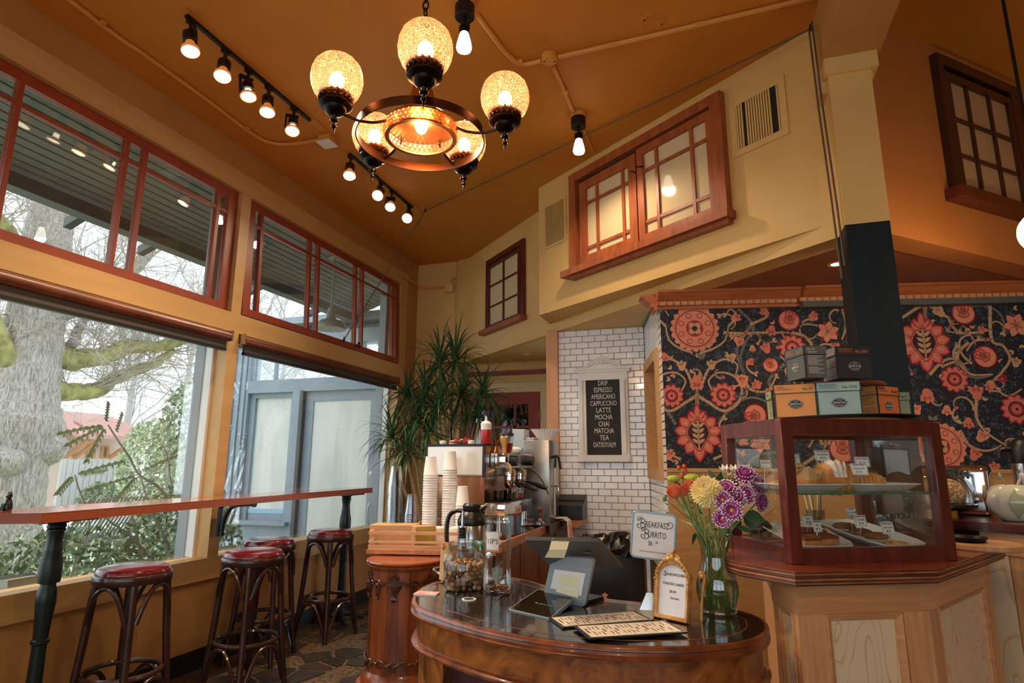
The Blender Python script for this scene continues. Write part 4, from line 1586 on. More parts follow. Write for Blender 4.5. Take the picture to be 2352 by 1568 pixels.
def bush(lab, c, rad, n, s, mats, name='shrub'):
    t = thing(name, lab, 'shrub', (c[0], c[1], -.5))
    m = MB()
    for _ in range(n):
        v = Vector((rt2.gauss(0, 1), rt2.gauss(0, 1), rt2.gauss(0, 1))).normalized()
        v *= rt2.uniform(.55, 1.0) ** .5
        p = Vector((v.x * rad[0], v.y * rad[1], (v.z * .5 + .5) * rad[2] + rt2.uniform(-.05, .05)))
        leaf_quad(m, p, s * rt2.uniform(.6, 1.3), rt2.choice((0, 0, 1)))
    o = m.build('foliage', mats, t, 0)
    o['kind'] = 'stuff'
    core = MB()
    for _ in range(9):
        a = rt2.uniform(0, 6.28)
        core.tube([(0, 0, -.05), (rad[0] * .4 * cos(a), rad[1] * .4 * sin(a), rad[2] * .5), (rad[0] * .7 * cos(a), rad[1] * .7 * sin(a), rad[2] * .85)], .012, 4)
    core.build('stems', 'twig', t, 0)
    return t


bush('low evergreen hedge shrub under the window by the first bar post', (-4.5, 2.3), (.55, .65, 1.35), 3600, .035, ['leaf_mid', 'leaf_pale'])
bush('low hedge shrub behind the nearest bar stool', (-4.55, 3.35), (.5, .6, 1.30), 3600, .033, ['leaf_dark', 'leaf_pale'])
bush('dense green shrub against the blue grey mullion', (-4.6, 4.45), (.55, .6, 1.55), 3600, .035, ['leaf_dark', 'leaf_mid'])
bush('brownish shrub beneath the cat figurine', (-5.5, 2.9), (.6, .9, 1.25), 2600, .035, ['twig', 'leaf_pale'])
bush('pale shrub by the slatted bench outside', (-6.0, 4.9), (.6, .7, 1.15), 2000, .04, ['leaf_mid', 'leaf_pale'])
bush('tall leafy shrub rising beside the wing wall', (-7.6, 7.25), (.5, .5, 3.0), 2600, .045, ['leaf_dark', 'leaf_mid'])
bush('large pale bush right of the house', (-16.5, 14.5), (.85, .9, 3.1), 2800, .085, ['leaf_mid', 'leaf_pale'])
bush('far pale bush behind the wing shrub', (-17, 17.6), (1.5, 1.6, 3.0), 2400, .11, ['leaf_pale', 'leaf_mid'])
bush('round shrub at the end of the grey fence', (-18.3, 14.5), (.6, .7, 1.1), 900, .08, ['leaf_dark', 'leaf_mid'])

# tall mahonia-like stems close to the glass
mh = thing('leafy_stem_shrub', 'tall thin shrub with ladder-like leaves close to the window', 'shrub', (-4.3, 3.75, -.5))
O = Vector((-4.3, 3.75, -.5))
st = MB()
stems = [[(450, 1250), (375, 1130), (320, 1090), (300, 1055), (270, 1010), (248, 975)], [(390, 1255), (350, 1180), (330, 1120), (322, 1085)], [(345, 1280), (300, 1230), (250, 1195), (225, 1165)], [(438, 1290), (420, 1200), (395, 1120), (385, 1050), (372, 1020)], [(180, 1290), (205, 1200), (180, 1120), (172, 1090)], [(540, 1262), (536, 1225), (528, 1185), (536, 1160)]]
P3 = []
for k, sp in enumerate(stems):
    q = [atx(p[0], p[1], -4.3 - .12 * k) - O for p in sp]
    q = spl(q, 4)
    st.tube(q, [.012 - .007 * i / len(q) for i in range(len(q))], 5)
    P3.append(q)
st.build('stems', 'twig', mh, 60)
lf = MB()
fr = [((248, 975), (150, 985)), ((248, 975), (205, 1045)), ((300, 1055), (200, 1075)), ((248, 975), (255, 925)), ((270, 1000), (285, 950)), ((320, 1090), (215, 1115)), ((320, 1090), (280, 1130)), ((320, 1085), (400, 1045)), ((172, 1090), (140, 1120)), ((172, 1090), (230, 1075)), ((385, 1050), (450, 1010)), ((372, 1020), (470, 975)), ((395, 1120), (440, 1090)), ((225, 1165), (180, 1190)), ((248, 975), (165, 1010))]
for a, b_ in fr:
    p, q = atx(a[0], a[1], -4.32) - O, atx(b_[0], b_[1], -4.15) - O
    n = 7
    for i in range(1, n + 1):
        c = p.lerp(q, i / n) + Vector((0, 0, -.02 * (i / n) ** 2))
        d = (q - p).normalized()
        for sg in (-1, 1):
            e = (d * .5 + Vector((sg * .3, 0, -.35 - .25 * sg))).normalized()
            s = .055
            f_ = e.cross(Vector((1, .3, .2))).normalized()
            lf.add([c, c + e * s * .45 + f_ * s * .28, c + e * s, c + e * s * .45 - f_ * s * .28], [(0, 1, 2, 3)], rt2.choice((0, 1)))
o = lf.build('leaves', ['leaf_mid', 'leaf_mid'], mh, 0)
o['kind'] = 'stuff'
# slatted bench seen through the hedge
bn = thing('slatted_bench', 'pale slatted bench back half hidden in the hedge outside', 'bench', atx(215, 1230, -4.9))
for i in range(15):
    MB().add([(0, -.26 + i * .036, .0), (0, -.24 + i * .036, .0), (.06, -.10 + i * .036, .3), (.06, -.12 + i * .036, .3)], [(0, 1, 2, 3)]).box(-.012, 0, -.26 + i * .036, -.24 + i * .036, -.02, .02).build('slat', 'fence_grey', bn, 0)
MB().box(-.05, .02, -.3, .3, -.05, -.02).build('rail', 'fence_grey', bn)

p = atx(58, 1342, -3.36)
mp_ = thing('metal_planter', 'small galvanised metal trough standing outside the sill at the far left', 'planter', (-3.40, p.y, .60))
MB().add([(-.05, -.085, 0), (.05, -.085, 0), (.05, .085, 0), (-.05, .085, 0), (-.06, -.10, .075), (.06, -.10, .075), (.06, .10, .075), (-.06, .10, .075)], [(0, 3, 2, 1), (0, 1, 5, 4), (1, 2, 6, 5), (2, 3, 7, 6), (3, 0, 4, 7)]).build('trough', 'steel_brushed', mp_, 0)
MB().box(-.055, .055, -.092, .092, .055, .062).build('soil', 'twig', mp_)
MB().box(-.10, .14, -.15, .15, -.15, 0).build('ledge', 'paint_exterior', mp_)
# ================================================================== LIGHT FITTINGS, PIPES, ROPE
CEIL = 3.485
cx, cy = -.824, 1.572
ch = thing('chandelier', 'five globe bronze chandelier hanging on a chain', 'chandelier', (cx, cy, 2.265))
N24 = 32
b = MB()
for r0, r1 in ((.203, .199),):
    b.lathe([(r1, -.014), (r0, -.014), (r0, .014), (r1, .014), (r1, -.014)], 56, cap0=False, cap1=False)
b.build('ring_band', 'bronze_ring', ch)
b = MB()
b.lathe([(.112, .036), (.108, .045), (.088, .062), (.065, .085), (.046, .125), (.034, .17), (.027, .20), (.02, .215), (.02, .235), (.008, .24)], 36)
b.build('bell', 'brass', ch)
MB().lathe([(.105, .036), (.083, .06), (.06, .083), (.04, .122), (.0, .14)], 32, cap0=False).build('bell_lining', 'copper', ch)
b = MB()
b.lathe([(.104, -.005), (.112, .0), (.114, .02), (.112, .036)], 48, cap0=False, cap1=False)
for row in range(3):
    for i in range(44):
        a = 2 * pi * (i + .5 * (row % 2)) / 44
        b.ball((.1125 * cos(a), .1125 * sin(a), .004 + .0125 * row), .0066, 5, 4)
b.build('glass_skirt', 'glass_amber_skirt', ch)
MB().lathe([(.100, -.006), (.113, -.006), (.113, 0), (.100, 0), (.100, -.006)], 48, cap0=False, cap1=False).build('skirt_rim', 'copper', ch)
b = MB().ball((0, 0, .045), .022, 12, 8, sc=(1, 1, 1.5))
b.build('bulb', 'bulb', ch)
MB().lathe([(.016, .075), (.016, .11)], 12).build('socket', 'brass', ch)
lamp('chandelier_light', 'POINT', (0, 0, .0), 5.5, WARM, .03, ch)
# chain
b = MB()
zc = .235
k = 0
while zc < CEIL - 2.265 - .03:
    pts = []
    for i in range(12):
        a = 2 * pi * i / 12
        p = (.010 * cos(a), 0, .019 * sin(a))
        if k % 2:
            p = (0, p[0], p[2])
        pts.append((p[0], p[1], p[2] + zc + .015))
    b.tube(pts, .0028, 5, closed=True)
    zc += .029
    k += 1
b.build('chain', 'bronze_dark', ch)
MB().lathe([(.06, CEIL - 2.265 - .025), (.05, CEIL - 2.265 - .005), (.05, CEIL - 2.265)], 20).build('ceiling_canopy', 'bronze_dark', ch)
ZG = 2.378 - 2.265
gprof = [(.040, -.068), (.052, -.060), (.066, -.042), (.0745, -.02), (.0775, 0), (.0755, .022), (.068, .045), (.054, .062), (.034, .073), (.012, .078), (.0, .0785)]
gl_me = MB().lathe(gprof, 36, cap0=False).mesh('globe', 'glass_amber')
gal = MB().lathe([(.041, -.085), (.047, -.083), (.0475, -.078), (.045, -.074), (.046, -.060), (.049, -.054), (.046, -.053), (.043, -.056)], 28, cap0=False, cap1=False)
for i in range(18):
    a = 2 * pi * i / 18
    gal.ball((.0465 * cos(a), .0465 * sin(a), -.068), .006, 6, 4, sc=(1, 1, 1.3))
    gal.ball((.0485 * cos(a + .17), .0485 * sin(a + .17), -.053), .0042, 5, 3)
gal_me = gal.mesh('gallery', 'bronze')
cup_me = MB().lathe([(.0, -.118), (.010, -.118), (.022, -.112), (.030, -.104), (.033, -.094), (.047, -.088), (.050, -.084), (.045, -.080), (.0, -.080)], 28).mesh('cup', 'bronze_dark')
fin_me = MB().lathe([(.0, -.178), (.003, -.172), (.0035, -.160), (.008, -.156), (.0085, -.151), (.004, -.148), (.006, -.140), (.012, -.136), (.013, -.131), (.006, -.128), (.008, -.122), (.010, -.116)], 14).mesh('finial', 'bronze_dark')
top_me = MB().lathe([(.011, .076), (.011, .080), (.006, .083), (.004, .088), (.007, .093), (.0, .099)], 12).mesh('top_finial', 'bronze_dark')
bulb_me = MB().lathe([(.010, -.06), (.011, -.045), (.020, -.022), (.023, -.004), (.019, .013), (.010, .022), (0, .024)], 16).mesh('bulb', 'bulb')
sock_me = MB().lathe([(.014, -.08), (.014, -.055), (.011, -.05)], 12).mesh('socket', 'brass')
R5 = .2698
for i in range(5):
    a = 3.952 + i * 2 * pi / 5
    gx, gy = R5 * cos(a), R5 * sin(a)
    M = Matrix.Translation((gx, gy, ZG))
    g = ob('globe', gl_me, ch, M)
    ob('bulb', bulb_me, g)
    ob('top_finial', top_me, g)
    c_ = ob('cup', cup_me, ch, M)
    ob('gallery', gal_me, c_)
    ob('finial', fin_me, c_)
    ob('socket', sock_me, c_)
    d = Vector((cos(a), sin(a), 0))
    pts = spl([d * .105 + Vector((0, 0, .03)), d * .15 + Vector((0, 0, .008)), d * .20 + Vector((0, 0, 0.0)), d * .235 + Vector((0, 0, .006)), d * .262 + Vector((0, 0, ZG - .105))], 4)
    MB().tube(pts, .0045, 8).build('arm', 'bronze', ch)
    lamp('globe_light', 'POINT', (gx, gy, ZG + .0), 4.5, WARM, .025, ch)

# tracks
for (pa, pb, lab) in (((427, 38), (712, 278), 'long black lighting track with five spotlights, nearer the camera'), ((800, 356), (945, 478), 'shorter black lighting track with four spotlights near the corner')):
    a, b_ = atz(*pa, 3.465), atz(*pb, 3.465)
    t = thing('lighting_track', lab, 'light track', (-2.41, a.y, 3.485))
    L = b_.y - a.y
    MB().box(-.011, .011, 0, L, -.022, -.004).build('rail', 'black_metal', t)
    MB().box(-.03, .03, -.03, L + .15, -.006, 0).build('backing_strip', 'paint_ceiling', t)


def head_parts(t, style):
    MB().box(-.014, .014, -.024, .024, -.036, -.012).lathe([(.012, -.056), (.012, -.036)], 10).build('adapter', 'black_metal', t)


def spot(top_y, px, py, style, lab, x=-2.41, dx=.02):
    t = thing('track_spotlight', lab, 'spotlight', (x, top_y, 3.463), 0, 'black track spotlights')
    piv = Vector((x, top_y, 3.463 - .075))
    lens = atx(px, py, x + dx)
    d = (lens - piv).normalized()
    Lr = (lens - piv).length
    MB().box(-.012, .012, -.022, .022, -.020, -.0).lathe([(.009, -.075), (.009, -.018)], 10).build('adapter', 'black_metal', t)
    F = Matrix.Translation(piv - Vector((x, top_y, 3.463))) @ frame_from_dir(d)
    L = max(.12, min(Lr, .165))
    if style == 0:
        y = MB()
        y.tube([(-.001, -.052, L * .62), (-.0, -.052, .02), (0, -.04, -.018), (0, 0, -.030), (0, .04, -.018), (0, .052, .02), (0, .052, L * .62)], .008, 6, sx=1.6)
        y.build('yoke', 'black_metal', t, M=F)
        MB().lathe([(.0, -.012), (.026, -.010), (.034, .0), (.034, .050), (.026, .056), (.0, .056)], 20).build('lamp_can', 'black_metal', t, M=F)
        MB().lathe([(.020, .05), (.024, .068), (.034, .088), (.042, L - .022), (.045, L - .004), (.042, L)], 24, cap0=False, cap1=False).build('reflector', 'bulb_copper', t, M=F)
        MB().lathe([(.0415, L - .003), (.03, L + .002), (0, L + .004)], 24, cap0=False).build('lens', 'bulb', t, M=F)
    else:
        y = MB()
        y.box(-.048, -.038, -.010, .010, -.02, L * .85).box(-.048, .03, -.010, .010, -.03, -.018)
        y.build('yoke', 'black_metal', t, M=F)
        MB().lathe([(.0, .01), (.026, .012), (.030, .02), (.030, .065), (.0, .066)], 20).build('lamp_can', 'black_metal', t, M=F)
        MB().lathe([(.017, .066), (.019, .085), (.026, .098)], 20, cap0=False, cap1=False).build('reflector', 'bulb_soft', t, M=F)
        MB().lathe([(.026, .096), (.040, L - .018), (.045, L - .004), (.040, L)], 24, cap0=False, cap1=False).build('hood', 'bulb_copper', t, M=F)
        MB().lathe([(.039, L - .006), (.02, L - .002), (0, L - .001)], 24, cap0=False).build('lens', 'bulb', t, M=F)
    pos = (piv - Vector((x, top_y, 3.463))) + d * (L + .012)
    lamp('spot_light', 'SPOT', pos, 16, WARM, .04, t, aim=d, spot=radians(125), blend=.9)
    return t


spot(2.052, 437, 106, 0, 'first track spotlight at the near end of the long track')
spot(2.286, 512, 168, 0, 'second track spotlight along the long track')
spot(2.462, 570, 211, 1, 'middle spotlight of the long track, hooded, tilted sideways')
spot(2.630, 614, 253, 0, 'fourth track spotlight along the long track, brightest face')
spot(2.865, 672, 294, 1, 'last spotlight on the long track beside the junction plate')
spot(3.507, 803, 397, 0, 'first spotlight on the short track, beside the chandelier globe')
spot(3.945, 868, 448, 0, 'second spotlight on the short track below the chandelier finial')
spot(4.121, 897, 472, 1, 'third spotlight on the short track, hooded')
spot(4.428, 936, 499, 0, 'last spotlight on the short track by the rope hook')


def ceiling_bulb(p, zb, lab, power=14):
    t = thing('ceiling_spotlight', lab, 'ceiling light', (p[0], p[1], CEIL), 0, 'black canopy ceiling bulbs')
    MB().lathe([(.048, -.03), (.050, -.028), (.050, 0)], 24).build('box_plate', 'conduit', t)
    MB().lathe([(.0, -.098), (.045, -.098), (.0485, -.094), (.0485, -.030), (0, -.03)], 28).build('canopy', 'black_metal', t)
    MB().lathe([(.008, -.135), (.008, -.098)], 10).tube([(-.024, 0, -.17), (-.024, 0, -.135), (0, 0, -.128), (.024, 0, -.135), (.024, 0, -.17)], .005, 6).build('yoke', 'black_metal', t)
    MB().lathe([(.016, -.14), (.022, -.145), (.024, -.175), (.020, -.182)], 16).build('socket', 'bronze_dark', t)
    MB().lathe([(.019, -.18), (.024, -.195), (.034, -.235), (.038, -.262), (.034, -.275), (.0, -.280)], 24).build('bulb', 'bulb_white', t)
    lamp('bulb_light', 'SPOT', (0, 0, -.285), power, WARM, .04, t, aim=(0, 0, -1), spot=radians(165), blend=.6)
    return t


pb1, pb2 = atz(1068, 2, CEIL), atz(1328, 262, CEIL)
ceiling_bulb(pb1, 0, 'black ceiling spotlight with bare bulb right of the chandelier chain')
ceiling_bulb(pb2, 0, 'black ceiling spotlight with bare bulb by the loft window')
ceiling_bulb(Vector((.25, -1.1, 0)), 0, 'added unseen ceiling spotlight behind the viewer for fill light', 22)  # added out of view to brighten the counters from the front
ceiling_bulb(Vector((-1.4, -1.6, 0)), 0, 'added unseen ceiling spotlight at the rear of the room for fill light', 16)  # second added bulb out of view, fills light from behind

# pendant globe at the right edge
pc = _C + ray(2400, 530) * 2.45
t = thing('pendant_globe', 'glowing globe pendant on a black rod at the right edge', 'pendant lamp', pc)
MB().ball((0, 0, 0), .09, 24, 16).build('globe', 'bulb_globe', t)
MB().lathe([(.007, .09), (.007, CEIL - pc.z)], 8).lathe([(.04, .08), (.03, .11), (.01, .12)], 16).lathe([(.05, CEIL - pc.z - .02), (.05, CEIL - pc.z)], 16).build('rod', 'black_metal', t)
lamp('pendant_light', 'POINT', (0, 0, -.12), 5, WARM, .08, t)
# recessed light in the soffit
q = atz(1922, 608, 2.318)
t = thing('recessed_light', 'small recessed light in the brown soffit beside the post', 'ceiling light', (q.x, q.y, 2.322))
MB().lathe([(.03, -.002), (.048, -.004), (.050, 0)], 24, cap0=False, cap1=False).build('trim_ring', 'conduit', t)
MB().lathe([(.0, -.001), (.031, -.001)], 20, cap0=False, cap1=False).build('lens', 'bulb', t)
lamp('recessed_glow', 'SPOT', (0, 0, -.01), 4, WARM, .03, t, aim=(0, 0, -1), spot=radians(140), blend=.7)
q = atz(1205, 812, 2.316)
t = thing('smoke_detector', 'small flat disc on the alcove ceiling above the plant', 'detector', (q.x, q.y, 2.316))
MB().lathe([(.0, -.016), (.03, -.016), (.045, -.008), (.047, 0)], 24).build('cover', 'paint_wall', t)
MB().lathe([(.0, -.02), (.02, -.02), (.024, -.016)], 16).build('sensor', 'paint_wall', t)


# conduits: painted pipes along the ceiling
def pipe(name, lab, pts, r=.012, z=CEIL - .013, closed=False, clips=()):
    q = [atz(p[0], p[1], z) if len(p) == 2 else Vector(p) for p in pts]
    t = thing(name, lab, 'pipe', q[0])
    MB().tube([p - q[0] for p in spl(q, 6)], r, 8).build('pipe', 'conduit', t)
    for f in clips:
        k = min(int(f * (len(q) - 1)), len(q) - 2)
        p = q[k].lerp(q[k + 1], f * (len(q) - 1) - k) - q[0]
        MB().box(p.x - .02, p.x + .02, p.y - .012, p.y + .012, p.z - .0105, p.z + .009).build('clip', 'conduit', t)
    return t


pipe('conduit_pipe', 'painted conduit along the ceiling above the window wall, curving to the outlet box', [(-2.7, -.5, 3.475), (160, 0), (330, 124), (470, 225), (580, 307), (625, 328), (670, 330), (738, 320)], clips=(.2, .55, .9))
pipe('conduit_pipe', 'painted conduit curving from the near ceiling bulb to the junction box', [(1096, 34), (1130, 80), (1165, 125), (1200, 147), (1243, 140)], r=.0135, clips=(.7,))
pipe('conduit_pipe', 'long painted conduit from the junction box to the beam', [(1282, 131), (1450, 93), (1650, 46), (1875, -8)], r=.0135, clips=(.25, .6))
pipe('conduit_pipe', 'short painted conduit between the junction box and the far ceiling bulb', [(1270, 152), (1288, 190), (1306, 232), (1322, 268)], r=.0135, clips=(.5,))
pipe('conduit_pipe', 'stub of painted conduit from the far ceiling bulb to the loft wall', [(1338, 290), (1350, 318), (1364, 350)], r=.007)
pipe('conduit_pipe', 'painted conduit bending round the back corner into a small box', [(-3.08, 5.6, 3.24), (-3.06, 5.9, 3.215), (-2.98, 5.97, 3.195), (-2.75, 5.975, 3.195)], r=.012)
jb = atz(1262, 128, CEIL)
t = thing('junction_box', 'round painted junction box on the ceiling where three conduits meet', 'junction box', (jb.x, jb.y, CEIL))
MB().lathe([(.0, -.036), (.040, -.036), (.044, -.033), (.044, 0)], 24).build('box', 'conduit', t)
for a in (0.4, 3.5):
    MB().ball((.03 * cos(a), .03 * sin(a), -.036), .005, 8, 5).build('screw', 'bronze_dark', t)
jb = atz(752, 316, CEIL)
t = thing('outlet_box', 'ceiling outlet box with white face plate at the end of the long track', 'outlet', (jb.x, jb.y, CEIL))
MB().box(-.045, .045, -.045, .045, -.045, 0).build('box', 'conduit', t)
MB().rbox(-.055, .055, -.055, .055, -.052, -.045, .002, 1).build('face_plate', 'paint_white', t)
t = thing('wall_box', 'small painted electrical box high on the back corner wall', 'junction box', (-2.70, 5.985, 3.17))
MB().rbox(-.05, .05, -.05, 0, -.05, .05, .005, 1).build('box', 'paint_wall', t)
MB().tube(spl([(.02, -.025, .05), (.02, -.025, .09), (.05, -.02, .115), (.10, -.02, .115)], 4), .010, 8).build('elbow', 'conduit', t)
jb = atz(1500, 50, CEIL)
t = thing('blanking_plate', 'round painted blanking plate on the ceiling above the conduit', 'cover plate', (jb.x, jb.y, CEIL))
MB().lathe([(.0, -.003), (.062, -.003), (.064, 0)], 28).build('plate', 'paint_ceiling', t)
for a in (.6, 3.74):
    MB().ball((.05 * cos(a), .05 * sin(a), -.003), .005, 8, 4).build('screw', 'bronze_dark', t)

# rope that holds the sash, over ceiling pulleys and down the post
hook = atz(977, 484, 3.46)
pul = Vector((.585, 3.045, 3.40))
w2b = atx(790, 780, -3.085)
q = [w2b, hook, Vector((.565, 3.055, 3.425))]
t = thing('sash_rope', 'thin rope from the tilted window sash to the ceiling and down the post', 'rope', w2b)
r_ = MB()
r_.tube([w2b - w2b, hook - w2b], .005, 5)
r_.tube([hook - w2b, Vector((.60, 3.03, 3.42)) - w2b], .005, 5)
p1 = [aty(p[0], p[1], 2.99) for p in ((1858, 66), (1880, 245), (1910, 460), (1934, 640))]
p2 = [aty(p[0], p[1], 2.97) for p in ((1864, 50), (1890, 250), (1922, 470), (1940, 610))]
r_.tube([p - w2b for p in [Vector((.60, 3.03, 3.42))] + p1], .005, 5)
r_.tube([p - w2b for p in p2], .005, 5)
r_.build('cord', 'cable', t)
for p, nm in ((w2b, 'cleat'), (hook, 'pulley'), (Vector((.60, 3.03, 3.42)), 'pulley')):
    m_ = MB().ball(p - w2b, .012, 8, 6).tube([p - w2b, p - w2b + Vector((0, 0, .03))], .004, 5)
    m_.build(nm, 'bronze_dark', t)
# ================================================================== WINDOW BAR
bar = thing('bar_table', 'long narrow window bar table with plywood edge on dark green posts', 'bar table', (-2.9, 3.2, 0))
BO = Vector((-2.9, 3.2, 0))
zt = 1.038
outl = [(-3.055, 1.55), (-2.80, 1.80), (-2.685, 1.87), (-2.80, 4.69), (-2.90, 4.74), (-3.055, 4.66)]
loc_ = [(p[0] + 2.9, p[1] - 3.2) for p in outl]
MB().prism(loc_, zt - .004, zt).build('tabletop', 'wood_bartop', bar)
MB().prism([(p[0] * .998, p[1] * .999) for p in loc_], zt - .042, zt - .004).build('plywood_edge', 'ply_edge_bar', bar)
postprof = [(.0, 0), (.036, 0), (.036, .10), (.030, .30), (.028, .42), (.028, .455), (.036, .462), (.036, .474), (.029, .48), (.033, .56), (.040, .63), (.037, .685), (.030, .70), (.030, .712), (.044, .716), (.046, .74), (.044, .80), (.034, .845), (.036, .855), (.034, .862), (.030, .90), (.034, .935), (.038, .938), (.038, .946), (.034, .95), (.038, .955), (.038, .965), (.034, .97), (.044, .975), (.044, zt - .045)]
for (x, y) in ((-2.885, 2.085), (-2.93, 4.50)):
    M = Matrix.Translation((x + 2.9, y - 3.2, 0))
    p = MB().lathe(postprof, 24, M=M).build('post', 'green_metal', bar)
    MB().box(-.09, .09, -.13, .13, zt - .056, zt - .046, M=M).build('top_plate', 'green_metal', p)
    f_ = MB()
    for k in range(4):
        a = pi / 4 + k * pi / 2
        f_.tube([(.02 * cos(a), .02 * sin(a), .06), (.10 * cos(a), .10 * sin(a), .045), (.19 * cos(a), .19 * sin(a), .012)], [.022, .018, .014], 6, M=M)
    f_.build('foot', 'green_metal', p)
# curved bracket on the mullion
b = MB()
y0 = 3.27 - 3.2
xw = -3.075 + 2.9
b.box(xw - .005, xw + .010, y0 - .013, y0 + .013, .78, .985)
b.tube(spl([(xw + .03, y0, .79), (xw + .035, y0, .86), (xw + .06, y0, .93), (xw + .11, y0, .972), (xw + .20, y0, .984), (xw + .27, y0, .985)], 5), .014, 10)
b.tube([(xw + .03, y0, .785), (xw + .03, y0, .80)], .018, 10).tube([(xw + .262, y0, .985), (xw + .275, y0, .985)], .018, 10)
b.ball((xw + .015, y0, .80), .012, 8, 6).ball((xw + .015, y0, .965), .012, 8, 6)
b.build('bracket', 'green_metal', bar)

# cat figurine on the bar
cat_ = thing('cat_figurine', 'small black cat figurine sitting on the near end of the bar', 'figurine', atz(16, 1172, zt), radians(-10))
b = MB()
bm = bmesh.new()
b.lathe([(.0, 0), (.019, 0), (.022, .008), (.021, .02), (.017, .036), (.012, .05), (.009, .056), (.0, .058)], 16, sx=1.0, sy=.85)
b.ball((0.004, 0, .062), .0125, 14, 10, sc=(1.0, .9, .92))
for sg in (-1, 1):
    b.lathe([(.005, 0), (.0035, .007), (.0, .014)], 8, M=TR((.004 + sg * .0085, 0, .070), ry=sg * .2))
    b.tube([(sg * .008, -.014, .03), (sg * .009, -.019, .012), (sg * .009, -.021, .001)], [.005, .0045, .005], 8)
b.tube(spl([(.018, .006, .004), (.026, -.004, .004), (.022, -.016, .004)], 4), .003, 6)
b.ball((.004, -.011, .0595), .0045, 8, 6)
b.build('body', 'black_gloss_soft', cat_, 80)
for sg in (-1, 1):
    MB().ball((.004 + sg * .0052, -.0108, .0655), .0016, 6, 5).build('eye', 'gold_leaf', cat_)


# ------------------------------------------------------------------ bentwood stools
SH = .022


def make_stool():
    t = thing('bar_stool', 'bentwood bar stool with red vinyl seat', 'stool', (0, 0, 0), 0, 'bentwood stools at the window bar')
    MB().lathe([(.0, .715), (.155, .715), (.162, .719), (.162, .728), (.152, .744), (.12, .753), (.06, .757), (.0, .758)], 40).build('seat', 'vinyl_red', t)
    MB().lathe([(.150, .675), (.168, .675), (.172, .680), (.172, .712), (.168, .718), (.150, .718), (.150, .675)], 40, cap0=False, cap1=False).build('seat_ring', 'wood_bent', t)
    MB().lathe([(.0, .702), (.151, .702), (.151, .712), (0, .712)], 32).build('seat_board', 'wood_bent', t)
    for k in range(4):
        a = k * pi / 2
        c, s = cos(a), sin(a)
        pts = [(.148, .700), (.156, .60), (.172, .40), (.192, .2), (.222, 0)]
        MB().tube([(r * c, r * s, z) for r, z in pts], [.017, .0185, .018, .0165, .015], 12).build('leg', 'wood_bent', t)
    MB().tube([(.166 * cos(2 * pi * i / 40), .166 * sin(2 * pi * i / 40), .268) for i in range(40)], .0125, 8, closed=True).build('foot_ring', 'wood_bent', t)
    for k in range(4):
        a0 = k * pi / 2
        # hoop under the seat and a hoop under the foot ring, between neighbouring legs
        for (rt, zt_, zb, rb, nm) in ((.152, .678, .505, .168, 'hoop'), (.172, .262, .05, .205, 'lower_hoop')):
            pts = []
            for i in range(15):
                u = -1 + 2 * i / 14
                ang = a0 + pi / 4 + u * (pi / 4 - .13 if nm == 'hoop' else pi / 4 - .09)
                h = (1 - abs(u) ** 2.6)
                z = zb + (zt_ - .012 - zb) * h
                r = rb + (rt - rb) * h
                if nm == 'hoop':
                    r = .150 + .022 * abs(u)
                pts.append((r * cos(ang), r * sin(ang), z))
            MB().tube(pts, .0105, 8, sx=1.1).build(nm, 'wood_bent', t)
    return t


st0 = make_stool()
pos = [((-2.75, 2.40), 'bentwood stool with red seat nearest the first green post, at the left'), ((-2.575, 3.03), 'bentwood stool with red seat standing forward of the others, second from the left'),
       ((-2.86, 3.50), 'bentwood stool with red seat half hidden behind another stool against the wall'), ((-2.79, 4.10), 'bentwood stool with red seat farthest away, in front of the far green post')]
for i, ((x, y), lab) in enumerate(pos):
    a = math.atan2(-y, -x) + (.06, -.10, .3, .02)[i]
    if i == 0:
        st0.location = (x, y, 0)
        st0.rotation_euler = (0, 0, a)
        st0['label'] = lab
    else:
        dup(st0, (x, y, 0), a, lab)

# ================================================================== CARVED COLUMN CABINET
CC = (-1.50, 2.86)
col = thing('column_cabinet', 'round carved walnut column cabinet with moulded base', 'cabinet', (CC[0], CC[1], 0))
MB().lathe([(.0, .765), (.182, .765), (.190, .768), (.193, .774), (.190, .780), (.0, .780)], 56).build('top', 'wood_red_top', col)
MB().lathe([(.165, .735), (.172, .738), (.176, .748), (.186, .752), (.188, .760), (.183, .765), (.165, .765)], 56, cap0=False, cap1=False).build('top_moulding', 'wood_walnut', col)
n = 20
for k in range(n):
    a0, a1 = 2 * pi * k / n + .004, 2 * pi * (k + 1) / n - .004
    r = .170
    MB().prism([(r * cos(a0), r * sin(a0)), (r * cos((a0 + a1) / 2) * 1.002, r * sin((a0 + a1) / 2) * 1.002), (r * cos(a1), r * sin(a1)), (.12 * cos(a1), .12 * sin(a1)), (.12 * cos(a0), .12 * sin(a0))], .28, .74).build('stave', 'wood_walnut', col)
MB().lathe([(.0, 0), (.245, 0), (.245, .08), (.250, .10), (.245, .125), (.235, .13), (.232, .15), (.236, .17), (.228, .18), (.215, .185), (.212, .20), (.218, .215), (.212, .228), (.196, .232), (.192, .25), (.186, .268), (.172, .285), (.0, .285)], 56).build('base', 'wood_walnut', col)


def on_col(a, z, r=.172):
    return Matrix.Rotation(a, 4, 'Z') @ Matrix.Translation((r, 0, z)) @ Matrix.Rotation(pi / 2, 4, 'Z') @ Matrix.Rotation(pi / 2, 4, 'X')
    # local: x tangent, y up, z outward


def wrap(mb, a, z, r=.171):
    """bend flat carving (x tangent, y up, z out) round the column"""
    out = []
    for v in mb.v:
        th = a + v[0] / r
        rr = r + v[2]
        out.append((rr * cos(th), rr * sin(th), z + v[1]))
    mb.v = out
    return mb


